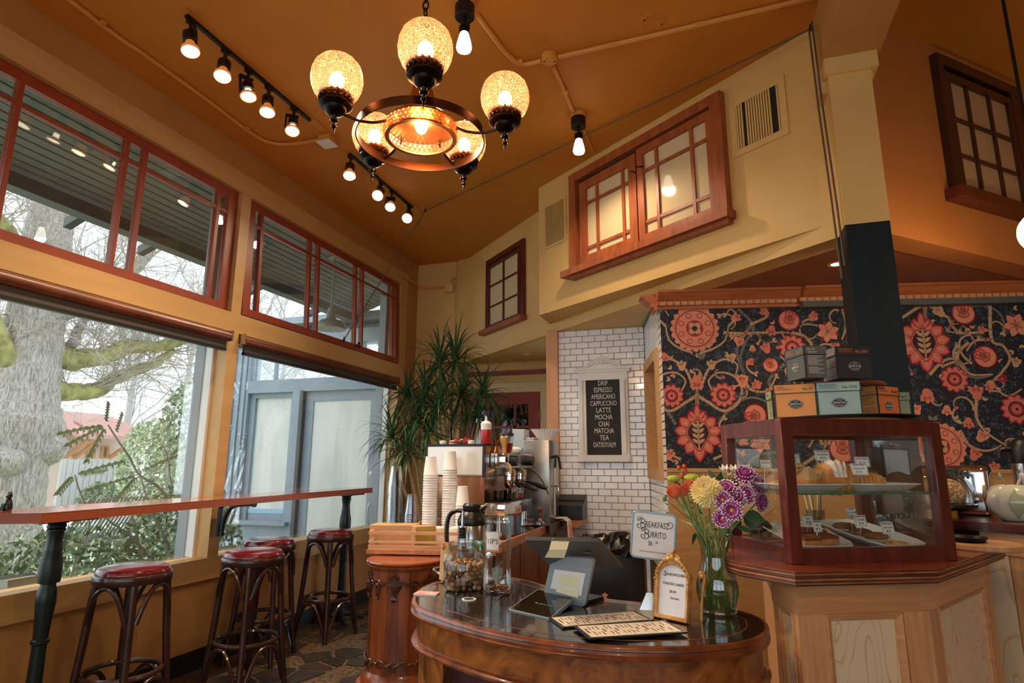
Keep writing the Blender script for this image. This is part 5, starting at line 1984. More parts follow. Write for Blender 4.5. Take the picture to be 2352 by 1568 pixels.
def urn(S_=1.15):
    m = MB()
    m.lathe([(.0, -.030), (.006, -.028), (.018, -.016), (.028, -.002), (.031, .008), (.031, .012)], 16, sy=.5, M=Matrix.Rotation(-pi / 2, 4, 'X') @ Matrix.Rotation(pi / 2, 4, 'X'))
    v2 = MB()
    # lathe is about z: turn it upright in (x, y)
    v2.v = [(v[0], v[2], v[1]) for v in m.v]
    v2.f = [tuple(reversed(f)) for f in m.f]
    v2.m = m.m
    v2.box(-.033, .033, .012, .018, -.004, .014).box(-.030, .030, .018, .026, -.004, .011).box(-.034, .034, .026, .030, -.004, .015)
    for i in range(7):
        a = -1.2 + .4 * i
        v2.tube([(0, .03, .006), (.022 * sin(a), .03 + .022 * cos(a) * .9, .010)], [.004, .003], 6)
    v2.ball((0, .054, .008), .005, 6, 5)
    for i in range(-3, 4):
        v2.tube([(i * .0075, .008, .014 - abs(i) * .002), (i * .005, -.012, .012 - abs(i) * .001), (i * .001, -.030, .006)], .0022, 5)
    for i in (-1, 0, 1):
        v2.tube([(0, -.030, .004), (i * .010, -.044, .006), (i * .005, -.056, .003)], [.003, .005, .001], 6)
    v2.ball((0, -.032, .006), .005, 6, 5)
    for sg in (-1, 1):
        v2.tube(spl([(sg * .030, .026, .004), (sg * .044, .018, .006), (sg * .052, .006, .006), (sg * .060, .020, .006), (sg * .078, .028, .006), (sg * .086, .018, .006), (sg * .080, .010, .006), (sg * .074, .016, .006)], 4), .0034, 6)
        v2.tube(spl([(sg * .086, .018, .005), (sg * .086, -.010, .006), (sg * .080, -.040, .005)], 3), [.005, .005, .005, .004, .004, .003, .002][:7], 6)
        v2.ball((sg * .080, -.042, .004), .005, 6, 5)
    v2.v = [(v[0] * S_, v[1] * S_, v[2] * S_) for v in v2.v]
    return v2


acam = math.atan2(-CC[1], -CC[0])
for da in (-1.05, 0, 1.05):
    wrap(urn(), acam + da - .28, .668).build('carved_urn', 'wood_carved', col)
    m = MB()
    for sg in (-1, 1):
        m.tube(spl([(0, .012, .006), (sg * .018, .004, .006), (sg * .032, .014, .006), (sg * .046, .016, .006), (sg * .056, .004, .006), (sg * .050, -.006, .006), (sg * .042, 0, .006)], 4), .0036, 6)
        m.tube(spl([(sg * .056, .004, .005), (sg * .070, .010, .005), (sg * .084, .0, .004)], 3), .003, 6)
    for i in range(-3, 4):
        m.tube([(i * .003, -.016, .006), (i * .0055, .004, .008), (i * .006, .018 - abs(i) * .003, .004)], [.002, .003, .0015], 5)
    m.v = [(v[0] * 1.3, v[1] * 1.3, v[2] * 1.3) for v in m.v]
    wrap(m, acam + da - .28, .325).build('carved_garland', 'wood_carved', col)

# ================================================================== ESPRESSO COUNTER
ang13 = radians(12.5)
ct = thing('espresso_counter', 'espresso counter with black stone top and wooden edge', 'counter', (-1.08, 3.03, 0))
# the front of the counter is a lower shelf that carries the slatted tray
lo = lambda ps: [(p[0] + 1.08, p[1] - 3.03) for p in ps]
MB().prism(lo([(-1.10, 3.42), (-1.08, 4.66), (-1.95, 4.66), (-1.82, 3.27)]), .825, .845).build('stone_top', 'granite', ct)
MB().box(.0, .022, .0, 1.63, .803, .848).build('wood_edge', 'wood_edge', ct)
MB().prism(lo([(-1.742, 2.882), (-1.08, 3.03), (-1.08, 3.42), (-1.82, 3.27)]), .786, .806).build('tray_shelf', 'wood_edge', ct)
MB().prism(lo([(-1.85, 3.26), (-1.82, 3.27), (-1.96, 4.0), (-1.99, 4.0)]), .800, .848).build('wood_edge', 'wood_edge', ct)
for k in range(4):
    MB().box(-.02, -.005, .05 + .40 * k, .42 + .40 * k, .10, .79).box(-.005, 0.0, .10 + .40 * k, .37 + .40 * k, .18, .72).build('door_panel', 'wood_pine_dark', ct)
MB().prism(lo([(-1.12, 3.08), (-1.12, 4.66), (-1.90, 4.66), (-1.72, 2.96)]), .0, .785).build('carcass', 'wood_pine_dark', ct)
# back shelf step against the tiles
MB().box(-.02, .14, 1.32, 1.70, .805, .845).build('end_shelf', 'wood_edge', ct)

# slatted tray on the counter corner
tr = thing('slatted_tray', 'low slatted wooden tray holding cups and boxes on the counter corner', 'tray', (-1.735, 2.888, .806), ang13)
WT = .70
MB().box(0, WT, 0, .40, 0, .012).build('bottom', 'wood_tray', tr)
for z in (.013, .034, .076):
    MB().box(0, WT, 0, .012, z, z + (.011 if z < .05 else .016)).build('slat', 'wood_tray', tr)
    MB().box(0, .012, .012, .36, z, z + (.012 if z < .05 else .018)).build('slat', 'wood_tray', tr)
for x in (.013, WT - .03):
    MB().box(x, x + .016, .013, .03, .012, .084).build('corner_post', 'wood_tray', tr)
# ------------------------------------------------------------------ things on the tray and counter
ZT = .819


def atd(px, py, D):
    return _C + ray(px, py) * D


def box_thing(name, lab, cat, p, rz, sx, sy, sz, m, flap=True, group=None):
    t = thing(name, lab, cat, p, rz, group)
    MB().rbox(-sx / 2, sx / 2, -sy / 2, sy / 2, 0, sz, .003, 1).build('carton', m, t)
    if flap:
        MB().box(-sx / 2 - .001, sx / 2 + .001, -.002, .002, sz - .0005, sz + .001).build('flap_seam', 'card_dark', t)
    return t


p = atd(886, 1225, 3.17)
box_thing('cardboard_box', 'long low brown cardboard box in the slatted tray', 'box', (p.x, p.y + .10, ZT), ang13, .245, .12, .105, 'cardboard')
p = atd(958, 1225, 3.12)
t = box_thing('cardboard_box', 'tilted smaller cardboard box with yellow printed side in the tray', 'box', (p.x, p.y + .075, ZT), radians(42), .115, .075, .105, 'cardboard')
MB().box(-.05, .05, -.0395, -.0375, .012, .09).build('printed_side', 'card_yellow', t)

cup_prof = [(.0, .105), (.029, .105), (.0305, .1045), (.0405, .006), (.0425, .004), (.0425, 0), (.040, -.0005), (.039, .004), (.030, .1)]
cup_me = MB().lathe(cup_prof, 24, cap0=False, cap1=False).mesh('paper_cup', 'paper_cup')
small_prof = [(.0, .105), (.027, .105), (.0285, .104), (.0375, .006), (.0395, .004), (.0395, 0), (.037, 0), (.0275, .1)]
small_me = MB().lathe(small_prof, 24, cap0=False, cap1=False).mesh('paper_cup', 'paper_cup')
clear_prof = [(.0, .118), (.027, .118), (.029, .117), (.0425, .008), (.0455, .006), (.0455, 0), (.043, 0), (.0415, .008)]
clear_me = MB().lathe(clear_prof, 24, cap0=False, cap1=False).mesh('clear_cup', 'cup_clear')


ORD = ['second', 'third', 'fourth', 'fifth', 'sixth', 'seventh', 'eighth', 'ninth', 'tenth', 'eleventh', 'twelfth', 'thirteenth', 'fourteenth', 'fifteenth', 'sixteenth', 'seventeenth', 'eighteenth', 'nineteenth', 'twentieth'] + ['twenty-' + w for w in ('first', 'second', 'third', 'fourth', 'fifth', 'sixth', 'seventh', 'eighth', 'ninth')]


def cup_stack(me, base, n, pitch, name, top_lab, lab, group):
    for i in range(n):
        o = ob(name, me)
        o.location = (base[0] + rnd.uniform(-.0007, .0007), base[1] + rnd.uniform(-.0007, .0007), base[2] + i * pitch)
        tag(o, top_lab if i == n - 1 else ORD[n - 2 - i] + ' from the top, ' + lab, 'cup', group)


pA, pB, pC = atd(985, 1236, 3.35), atd(1030, 1236, 3.35), atd(1062, 1180, 3.34)
base = .819
hA = 1.285 - .105 - base
hB = 1.314 - .105 - base
cup_stack(cup_me, (pA.x, pA.y, base), 27, hA / 26, 'paper_cup', 'topmost white paper cup of the shorter tall stack on the left', 'white paper cup nested in the shorter of two tall stacks', 'white paper cups, shorter tall stack')
cup_stack(cup_me, (pB.x, pB.y, base), 29, hB / 28, 'paper_cup', 'topmost white paper cup of the tallest stack', 'white paper cup nested in the tallest cup stack', 'white paper cups, tallest stack')
cup_stack(small_me, (pC.x, pC.y, base), 15, (1.122 - .105 - base) / 14, 'paper_cup', 'topmost white paper cup of the short stack beside the espresso machine', 'white paper cup nested in the short stack beside the espresso machine', 'white paper cups, short stack')
pD, pE = atd(905, 1200, 3.42), atd(943, 1200, 3.42)
cup_stack(clear_me, (pD.x, pD.y, .819), 29, (1.232 - .118 - .819) / 28, 'clear_cup', 'topmost clear plastic cup of the tall clear stack', 'clear plastic cup nested in the tall clear stack', 'clear plastic cups, tall stack')
cup_stack(clear_me, (pE.x, pE.y, .819), 12, (1.075 - .118 - .819) / 11, 'clear_cup', 'topmost clear plastic cup of the low clear stack', 'clear plastic cup nested in the low clear stack', 'clear plastic cups, low stack')
# two paper-white sleeves of lids
for (px, lab, w) in ((1003, 'white bag of cup lids standing in the tray below the tall stack', .100), (1048, 'white bag of cup lids standing in the tray beside the carafe', .084)):
    p = atd(px, 1235, 3.24)
    t = thing('lid_sleeve', lab, 'bag', (p.x, p.y, ZT), 0, None)
    bm = bmesh.new()
    m = MB().lathe([(.0, 0), (w / 2, .0), (w / 2 * 1.02, .03), (w / 2, .075), (w / 2 * .9, .088), (w / 2 * .5, .094), (0, .095)], 18)
    m.v = [(v[0] * (1 + .05 * sin(9 * v[2] * 20 + 5 * v[0] * 40)), v[1], v[2]) for v in m.v]
    m.build('sleeve', 'bag_white', t)

# ------------------------------------------------------------------ espresso machine: its left end faces the camera, the groups face right
em = thing('espresso_machine', 'polished two group espresso machine with big white side panel', 'coffee machine', (-1.20, 3.44, .848))
# local: x towards the barista, y into depth
MB().rbox(-.10, .03, .0, .56, .098, .172, .006, 2).build('drip_box', 'chrome', em)
MB().box(-.09, .022, .015, .545, .172, .176).build('drip_grate', 'black_metal', em)
b = MB()
b.rbox(-.066, .03, .0, .55, .372, .462, .006, 2)
b.build('group_head_box', 'chrome', em)
MB().rbox(-.455, -.07, -.06, .55, .320, .505, .008, 2).build('boiler_body', 'steel_brushed', em)
b = MB().rbox(-.446, -.086, -.072, -.058, .330, .500, .004, 1)
b.build('side_panel', 'panel_white', em)
MB().box(-.455, -.075, -.075, .55, .500, .512).box(-.086, -.072, -.075, -.05, .322, .505).box(-.455, -.446, -.075, -.05, .322, .505).build('panel_frame', 'black_plastic', em)
MB().box(-.12, -.10, .0, .55, .12, .40).build('backsplash', 'copper_mirror', em)
MB().box(-.40, -.12, -.02, .52, .08, .325).build('lower_body', 'copper_mirror', em)
for (x, y) in ((-.36, .03), (-.02, .05), (-.36, .48), (-.0, .48)):
    MB().lathe([(.018, 0), (.022, .004), (.020, .03), (.017, .10)], 14, M=Matrix.Translation((x, y, 0))).build('foot', 'steel', em)
for k, y in enumerate((.17, .39)):
    g = MB().lathe([(.0, .295), (.030, .295), (.036, .30), (.036, .322), (.041, .325), (.041, .352), (.034, .366)], 22, M=Matrix.Translation((.0, y, 0))).build('group_head', 'chrome', em)
    pf_ = MB().lathe([(.012, .245), (.020, .25), (.034, .268), (.036, .295), (.0, .295)], 20, M=Matrix.Translation((.0, y, 0)))
    pf_.tube([(-.008, y - .006, .268), (-.010, y - .012, .235), (-.010, y - .012, .222)], .006, 6).tube([(.008, y + .006, .268), (.010, y + .012, .235), (.010, y + .012, .222)], .006, 6)
    pf_.build('portafilter', 'chrome', g)
    MB().tube([(.034, y, .282), (.075, y - .006, .278), (.10, y - .01, .270), (.16, y - .02, .252), (.185, y - .024, .245)], [.006, .007, .014, .016, .012], 10).build('portafilter_handle', 'black_plastic', g)
    MB().lathe([(.0, 0), (.028, 0), (.032, .004), (.030, .05), (.0, .05)], 18, M=TR((.03, y - .09 + .12 * k, .415), ry=pi / 2)).build('control_knob', 'black_plastic', g)
MB().rbox(.03, .036, .05, .50, .378, .455, .002, 1).build('control_plate', 'steel', em)
MB().tube(spl([(.03, .03, .40), (.055, .02, .38), (.06, .015, .34)], 4), .008, 8).tube(spl([(-.03, -.015, .362), (-.07, -.03, .345), (-.13, -.05, .322)], 3), [.0065] * 7, 8).build('steam_lever', 'wood_light', em)
MB().tube(spl([(.03, .475, .36), (.07, .48, .35), (.12, .49, .29), (.16, .50, .20)], 5), .0055, 8).build('steam_wand', 'chrome', em)
b = MB()
put_text(b, 'Linea', .032, Matrix.Translation((.0305, .25, .108)) @ Matrix.Rotation(pi / 2, 4, 'Z') @ Matrix.Rotation(pi / 2, 4, 'X'))
bg = MB().rbox(.028, .0315, .185, .315, .098, .142, .001, 1).build('name_plate', 'plate_cream', em)
b2 = MB()
put_text(b2, 'Linea', .036, Matrix.Translation((.0318, .25, .107)) @ Matrix.Rotation(pi / 2, 4, 'Z') @ Matrix.Rotation(pi / 2, 4, 'X'), shear=.3)
b2.build('lettering', 'ink_red', em)
MC = Vector((-1.20, 3.44, .848))
# cups standing on the drip box
for (dx, dy, lab, m_) in ((-.045, .10, 'dark espresso cup on the drip grate', 'steel_dark'), (-.02, .20, 'steel milk jug on the drip grate under the first group', 'steel_dark')):
    t = thing('steel_cup', lab, 'cup', MC + Vector((dx, dy, .176)))
    MB().lathe([(.0, 0), (.024, 0), (.030, .01), (.028, .045), (.033, .062), (.031, .062), (.026, .045), (.0, .006)], 20).build('cup', m_, t)
t = thing('espresso_glass', 'small glass of amber espresso under the far group', 'glass', MC + Vector((-.02, .33, .176)))
MB().lathe([(.0, 0), (.020, 0), (.026, .07), (.0255, .07), (.0195, .003)], 18, cap1=False).build('glass', 'glass_clear', t)
MB().lathe([(.0, .003), (.019, .003), (.023, .045), (.0, .045)], 18).build('espresso', 'amber', t)
MB().tube(spl([(.024, 0, .055), (.042, 0, .05), (.042, 0, .025), (.022, 0, .018)], 4), .0035, 6).build('handle', 'glass_clear', t)
# things on top of the machine
zt_ = .848 + .512
t = thing('squeeze_bottle', 'clear squeeze bottle of red syrup on the espresso machine', 'bottle', MC + Vector((-.105, .03, .512)))
MB().lathe([(.0, 0), (.030, 0), (.032, .006), (.032, .105), (.0, .106)], 22).build('bottle', 'syrup_red', t)
MB().lathe([(.0325, .10), (.0335, .104), (.0335, .125), (.022, .138), (.008, .142), (.006, .168), (.0, .17)], 22).build('cap', 'plastic_white', t)
MB().lathe([(.0323, .088), (.0327, .09), (.0327, .103), (.0323, .104)], 22, cap0=False, cap1=False).build('clear_neck', 'plastic_white', t)
zc_ = .462
t = thing('gold_dripper', 'brass hourglass measuring jigger on the group box', 'jigger', MC + Vector((-.042, .035, zc_)))
MB().lathe([(.021, 0), (.005, .038), (.021, .078), (.019, .078), (.004, .040), (.019, .0)], 20, cap0=False, cap1=False).build('jigger', 'brass', t)
t = thing('bamboo_whisk', 'wooden bamboo tea whisk standing on the espresso machine', 'whisk', MC + Vector((-.005, .08, zc_)))
MB().lathe([(.0, 0), (.014, 0), (.0145, .035), (.017, .05), (.026, .075), (.028, .092), (.024, .095), (.0, .06)], 20).build('whisk', 'bamboo', t)
t = thing('red_cup', 'dark red enamel cup with glass rim on the espresso machine', 'cup', MC + Vector((-.02, .17, zc_)))
MB().lathe([(.0, 0), (.026, 0), (.036, .02), (.041, .06), (.039, .06), (.034, .02), (.0, .006)], 24).build('cup', 'enamel_red', t)
MB().lathe([(.039, .061), (.041, .105), (.040, .105), (.038, .061)], 24, cap0=False, cap1=False).build('glass_rim', 'glass_clear', t)
MB().lathe([(.0, .106), (.046, .106), (.046, .118), (.038, .124), (.0, .124)], 24).build('lid', 'lid_brown', t)
t = thing('folded_cloth', 'rolled cream cloth resting on the espresso machine', 'cloth', MC + Vector((-.02, .33, zc_)), .2)
b = MB().ball((.0, 0, .022), .022, 14, 10, sc=(2.4, 1.8, 1))
b.build('roll', 'bag_white', t)
MB().lathe([(.022, -.006), (.024, 0), (.022, .006)], 16, cap0=False, cap1=False, M=TR((-.035, 0, .022), ry=pi / 2)).build('red_edge', 'enamel_red', t)
for i, (px, c) in enumerate(((1031, 'plastic_white'), (1052, 'ink_red'), (1082, 'enamel_red'), (1104, 'plastic_white'))):
    p = MC + Vector((-.36 + .062 * i, -.035, 0))
    t = thing('drink_charm', ('small pale jar lid on top of the white panel, nearest the plant', 'small printed tin on top of the machine', 'red sunglasses on top of the machine', 'small white jar on top of the machine beside the squeeze bottle')[i], 'trinket', (p.x, p.y, zt_))
    if i == 2:
        for sg in (-1, 1):
            MB().lathe([(.0, 0), (.020, 0), (.022, .003), (.0, .006)], 16, M=TR((sg * .026, 0, .022), rx=pi / 2, s=(1, 1, 1))).build('lens', 'enamel_red', t)
        MB().tube([(-.05, 0, .028), (-.026, .0, .036), (0, 0, .026), (.026, 0, .036), (.05, 0, .028)], .003, 6).build('frame', 'brass', t)
        MB().tube([(-.05, 0, .028), (-.05, .06, .004)], .003, 6).tube([(.05, 0, .028), (.05, .06, .004)], .003, 6).build('temple', 'brass', t)
    else:
        MB().lathe([(.0, 0), (.019, 0), (.020, .003), (.020, .020), (.0, .024)], 16).build('tin', 'plastic_white', t)
        MB().lathe([(.0202, .006), (.0205, .008), (.0205, .016), (.0202, .018)], 16, cap0=False, cap1=False).build('label_band', c, t)

# brewer with paper filters, behind the machine
br = thing('coffee_brewer', 'tall stainless coffee brewer next to the tiled wall', 'coffee machine', (-1.12, 4.12, .848))
MB().rbox(-.15, .04, 0, .26, .0, .56, .006, 2).build('housing', 'steel_brushed', br)
MB().rbox(-.14, -.07, .02, .24, .56, .58, .004, 1).build('top_tank', 'steel', br)
MB().rbox(-.24, -.152, .03, .16, .50, .64, .004, 1).build('water_tank', 'plastic_blue_white', br)
b = MB()
n = 28
vs, fs = [], []
for j, (r, z) in enumerate(((.050, .562), (.072, .60), (.100, .636))):
    for i in range(n * 2):
        a = pi * i / n
        q = r + (.006 if i % 2 else -.006) * (j + .4) * .7
        vs.append((-.02 + q * cos(a), .13 + q * sin(a), z + (.006 if i % 2 and j == 2 else 0)))
for j in range(2):
    for i in range(n * 2):
        i2 = (i + 1) % (n * 2)
        fs.append((j * n * 2 + i, j * n * 2 + i2, (j + 1) * n * 2 + i2, (j + 1) * n * 2 + i))
b.add(vs, fs)
fl = thing('filter_stack', 'stack of fluted white paper coffee filters on the brewer', 'coffee filter', (-1.12, 4.12, .848))
b.build('filters', 'paper_cup', fl, 0)
MB().lathe([(.0, .560), (.044, .560), (.050, .566), (.0, .568)], 20, M=Matrix.Translation((-.02, .13, 0))).build('base', 'paper_cup', fl)
b = MB().tube(spl([(.04, .06, .44), (.07, .06, .45), (.09, .06, .44), (.105, .06, .36)], 4), .009, 8).tube([(.07, .06, .44), (.065, .06, .37)], .008, 8)
b.build('brew_handle', 'black_plastic', br)
MB().tube(spl([(.04, .10, .24), (.07, .10, .245), (.08, .10, .21)], 4), .006, 8).build('tap', 'chrome', br)
MB().box(.042, .048, .12, .14, .05, .44).build('sight_glass', 'plastic_white', br)
# knock box, tamper, towel, jug
p = atz(1288, 1192, .85)
t = thing('knock_box', 'black knock box standing against the tiled wall', 'box', (-1.02, 4.52, .848))
b = MB()
b.add([(-.11, -.08, 0), (.10, -.08, 0), (.10, .10, 0), (-.11, .10, 0), (-.11, -.08, .10), (.10, -.08, .10), (.10, .10, .17), (-.11, .10, .17)], [(0, 3, 2, 1), (4, 5, 6, 7), (0, 1, 5, 4), (1, 2, 6, 5), (2, 3, 7, 6), (3, 0, 4, 7)])
b.build('bin', 'black_plastic', t, 0)
MB().tube([(-.11, 0, .13), (.10, 0, .13)], .010, 8).build('bar', 'black_metal', t)
t = thing('tamping_mat', 'black rubber mat over the counter edge', 'mat', (-1.06, 4.02, .848))
MB().rbox(-.16, .03, -.10, .25, 0, .008, .003, 1).box(.025, .033, -.10, .25, -.05, .006).build('mat', 'black_plastic', t)
t = thing('milk_pitcher_tray', 'flat grey tray on the rubber mat', 'tray', (-1.12, 4.19, .856))
MB().rbox(-.07, .06, -.06, .06, 0, .008, .003, 1).build('tray', 'steel_dark', t)
p = atz(1235, 1205, .856)
t = thing('tamper', 'coffee tamper with wooden handle and chrome base', 'tamper', (-1.105, 3.97, .856))
MB().lathe([(.0, 0), (.029, 0), (.029, .012), (.022, .018), (.010, .026), (.010, .040), (0, .041)], 22).build('base', 'chrome', t)
MB().lathe([(.010, .038), (.012, .05), (.014, .06), (.011, .07), (.018, .085), (.019, .098), (.012, .106), (0, .108)], 18).build('handle', 'wood_walnut', t)
t = thing('glass_tip_jug', 'clear glass tumbler lying under the drip box', 'glass', (-1.125, 3.66, .848))
MB().lathe([(.0, 0), (.03, 0), (.034, .06), (.033, .06), (.029, .004)], 18, cap1=False, M=TR((0, 0, .036), ry=pi / 2, rz=.4)).build('glass', 'glass_clear', t)
tw2 = thing('bar_towel', 'white bar towel with stripe hanging over the counter edge', 'towel', (-1.03, 4.30, .862))
b = MB()
vs, fs = [], []
for j in range(10):
    s_ = j / 9
    for i in range(7):
        y = -.06 + .12 * i / 6
        x = -.06 + .10 * min(s_ / .3, 1) + .012 * sin(i * 1.7) * s_ + .03 * max(0, s_ - .3)
        z = .003 - max(0, s_ - .3) * .36 + (.006 if s_ < .3 else 0)
        vs.append((x, y + .03 * s_ * (i - 3) / 6, z))
for j in range(9):
    for i in range(6):
        fs.append((j * 7 + i, j * 7 + i + 1, (j + 1) * 7 + i + 1, (j + 1) * 7 + i))
b.add(vs, fs)
o = b.build('cloth', 'bag_white', tw2)
md = o.modifiers.new('thick', 'SOLIDIFY')
md.thickness = .004
MB().box(.045, .075, -.055, -.045, -.22, -.03).build('stripe', 'wp_peach', tw2)

# ------------------------------------------------------------------ dracaena
pl_ = thing('dracaena_plant', 'tall dracaena with arching dark green leaves in the back corner', 'plant', (-2.05, 4.55, 0))
PO = Vector((-2.05, 4.55, 0))
MB().lathe([(.0, 0), (.13, 0), (.17, .25), (.175, .27), (.16, .27), (.15, .24), (.0, .22)], 24).build('pot', 'pot_clay', pl_)
MB().lathe([(.0, .23), (.153, .235)], 20, cap0=False, cap1=False).build('soil', 'paint_black', pl_)
rp = random.Random(23)
heads = [(1010, 835, 4.9, .40), (1045, 830, 5.0, .42), (975, 905, 4.8, .38), (1060, 905, 4.9, .42), (1010, 930, 4.7, .40), (1110, 905, 5.0, .36), (935, 905, 4.7, .30), (900, 1005, 4.5, .32), (935, 1035, 4.3, .32), (985, 985, 4.6, .34), (1100, 950, 4.9, .30), (960, 960, 4.6, .34)]
leafcount = 0
rest = MB()


def leaf(mb, base, d, L, w, droop):
    n = 6
    side = d.cross(Vector((0, 0, 1)))
    side = side.normalized() if side.length > 1e-4 else Vector((1, 0, 0))
    pts = []
    p = base.copy()
    dd = d.copy()
    for i in range(n + 1):
        pts.append(p.copy())
        dd = (dd + Vector((0, 0, -droop * (.35 + i / n)))).normalized()
        p = p + dd * L / n
    vs = []
    for i, q in enumerate(pts):
        ww = w * (0.55 if i == 0 else (1.0 - (i / n) ** 2.2) if i < n else 0.03)
        vs += [q - side * ww, q + Vector((0, 0, -ww * .35)), q + side * ww]
    fs = []
    for i in range(n):
        a = i * 3
        fs += [(a, a + 1, a + 4, a + 3), (a + 1, a + 2, a + 5, a + 4)]
    mb.add(vs, fs)


for hi, (px, py, y, L0) in enumerate(heads):
    c = aty(px, py, y) - PO
    foot = Vector((rp.uniform(-.06, .06), rp.uniform(-.06, .06), .22))
    mid = foot.lerp(c, .5) + Vector((rp.uniform(-.08, .08), rp.uniform(-.05, .05), rp.uniform(-.05, .05)))
    MB().tube(spl([foot, foot.lerp(mid, .6) + Vector((rp.uniform(-.03, .03), 0, 0)), mid, c - Vector((0, 0, .05)), c], 4), [.014] * 9 + [.011] * 8, 7).build('stem', 'stem_tan', pl_)
    nl = 62
    for k in range(nl):
        a = k * 2.399 + rp.uniform(-.2, .2)
        el = rp.uniform(-.5, 1.45)
        d = Vector((cos(a) * cos(el), sin(a) * cos(el), sin(el)))
        m = MB()
        tgt = m if leafcount < 290 and k % 2 == 0 else rest
        leaf(tgt, c + d * .012 + Vector((0, 0, rp.uniform(-.06, .03))), d, L0 * rp.uniform(.85, 1.3), .0092 * rp.uniform(.8, 1.2), rp.uniform(.22, .46))
        if tgt is m:
            m.build('leaf', 'dracaena' if rp.random() < .7 else 'dracaena_light', pl_, 60)
            leafcount += 1
o = rest.build('leaves', 'dracaena', pl_, 60)
o['kind'] = 'stuff'
# menu board
from_x, to_x = -1.0, -.595
mbx = thing('menu_board', 'chalkboard drinks menu in an ornate white frame on the tiled wall', 'menu board', (-.797, TY - .004, 1.262))
# local x along wall, y into wall, z up
b = MB()
b.box(-.195, -.135, -.035, 0, .05, .635).box(.135, .195, -.035, 0, .05, .635).box(-.205, .205, -.04, 0, 0, .05).box(-.195, .195, -.035, 0, .635, .70)
b.box(-.215, .215, -.045, 0, .695, .715).box(-.225, .225, -.055, 0, .715, .728)
b.build('frame', 'paint_white', mbx)
for sg in (-1, 1):
    MB().lathe([(.016, .06), (.019, .065), (.017, .08), (.015, .3), (.013, .58), (.016, .6), (.02, .61), (.02, .635)], 14, M=Matrix.Translation((sg * .168, -.036, 0))).build('column', 'paint_white', mbx)
    MB().box(sg * .168 - .026, sg * .168 + .026, -.05, 0, .0, .07).build('plinth', 'paint_white', mbx)
ped = [(-.205, .728), (-.15, .735), (-.12, .752), (-.10, .775), (-.085, .785), (-.06, .788), (-.045, .805), (0, .815), (.045, .805), (.06, .788), (.085, .785), (.10, .775), (.12, .752), (.15, .735), (.205, .728)]
m = MB().prism([(p[0], p[1]) for p in ped], 0, .03)
m.v = [(v[0], -v[2], v[1]) for v in m.v]
m.f = [tuple(reversed(f)) for f in m.f]
for i in range(len(ped) - 1):
    m.tube([(ped[i][0], -.03, ped[i][1]), (ped[i + 1][0], -.03, ped[i + 1][1])], .009, 6)
m.build('pediment', 'paint_white', mbx, 50)
cr = MB()
for k in range(9):
    a = pi * k / 8
    cr.ball((.03 * cos(a), -.036, .775 + .022 * sin(a)), .010, 8, 6)
cr.ball((0, -.038, .775), .016, 10, 8)
for sg in (-1, 1):
    cr.tube(spl([(sg * .03, -.034, .765), (sg * .06, -.034, .770), (sg * .09, -.034, .752), (sg * .12, -.034, .742)], 4), .007, 6)
cr.build('carved_crest', 'paint_white', mbx, 60)
MB().box(-.14, .14, -.012, -.004, .045, .64).build('slate', 'chalkboard', mbx)
b = MB()
for i, (w, s) in enumerate((('DRIP', .85), ('ESPRESSO', .78), ('AMERICANO', .76), ('CAPPUCCINO', .76), ('LATTE', .95), ('MOCHA', .85), ('CHAI', .85), ('MATCHA', .85), ('TEA', .95), ('OAT/SOY/ALM', .62))):
    put_text(b, w, .056, wallM((0, -.0125, .592 - i * .0535), 0), sx=s * .78)
b.build('lettering', 'chalk', mbx, 0)
# trash bin with bag
p = atd(1408, 1250, 3.35)
tb_ = thing('trash_bin', 'tall black bin lined with a crumpled black plastic bag', 'bin', (p.x, p.y, 0), ang13)
MB().rbox(-.155, .155, -.15, .15, 0, .82, .012, 2).build('bin', 'black_plastic', tb_)
b = MB()
rb = random.Random(4)
vs, fs = [], []
n = 40
for j, (s_, z) in enumerate(((1.03, .77), (1.06, .80), (1.05, .835), (1.0, .852), (.85, .845), (.7, .80))):
    for i in range(n):
        a = 2 * pi * i / n
        q = max(abs(cos(a)), abs(sin(a)))
        r = .155 / q * s_ + rb.uniform(-.010, .010)
        vs.append((r * cos(a), r * sin(a), z + rb.uniform(-.012, .012)))
for j in range(5):
    for i in range(n):
        i2 = (i + 1) % n
        fs.append((j * n + i, j * n + i2, (j + 1) * n + i2, (j + 1) * n + i))
b.add(vs, fs)
b.build('bag', 'bag_black', tb_, 0)
# ================================================================== RECEPTION DESK
ZD = .78


def closed_spline(pts, k=8):
    q = [Vector((p[0], p[1])) for p in pts]
    n = len(q)
    out = []
    for i in range(n):
        p0, p1, p2, p3 = q[i - 1], q[i], q[(i + 1) % n], q[(i + 2) % n]
        for j in range(k):
            t = j / k
            out.append(.5 * (2 * p1 + (p2 - p0) * t + (2 * p0 - 5 * p1 + 4 * p2 - p3) * t * t + (3 * p1 - p0 - 3 * p2 + p3) * t ** 3))
    return out


DO = Vector((-.45, 2.05, 0))
desk = thing('reception_desk', 'kidney shaped burl walnut desk with dark polished top', 'desk', DO)
ctrl = [(.127, 2.06), (.105, 1.945), (.035, 1.845), (-.10, 1.755), (-.288, 1.703), (-.48, 1.705), (-.679, 1.763), (-.865, 1.863), (-.985, 1.955), (-1.06, 2.09), (-1.10, 2.27), (-1.06, 2.44), (-.95, 2.54), (-.80, 2.53), (-.62, 2.40), (-.45, 2.29), (-.25, 2.25), (-.08, 2.27), (.04, 2.245), (.11, 2.16)]
# counter-clockwise order
ctrl = ctrl[::-1]
ctrl = [(p[0] - DO.x, p[1] - DO.y) for p in ctrl]
ol = closed_spline(ctrl, 6)
area = sum(ol[i - 1].x * ol[i].y - ol[i].x * ol[i - 1].y for i in range(len(ol)))
if area < 0:
    ol = ol[::-1]


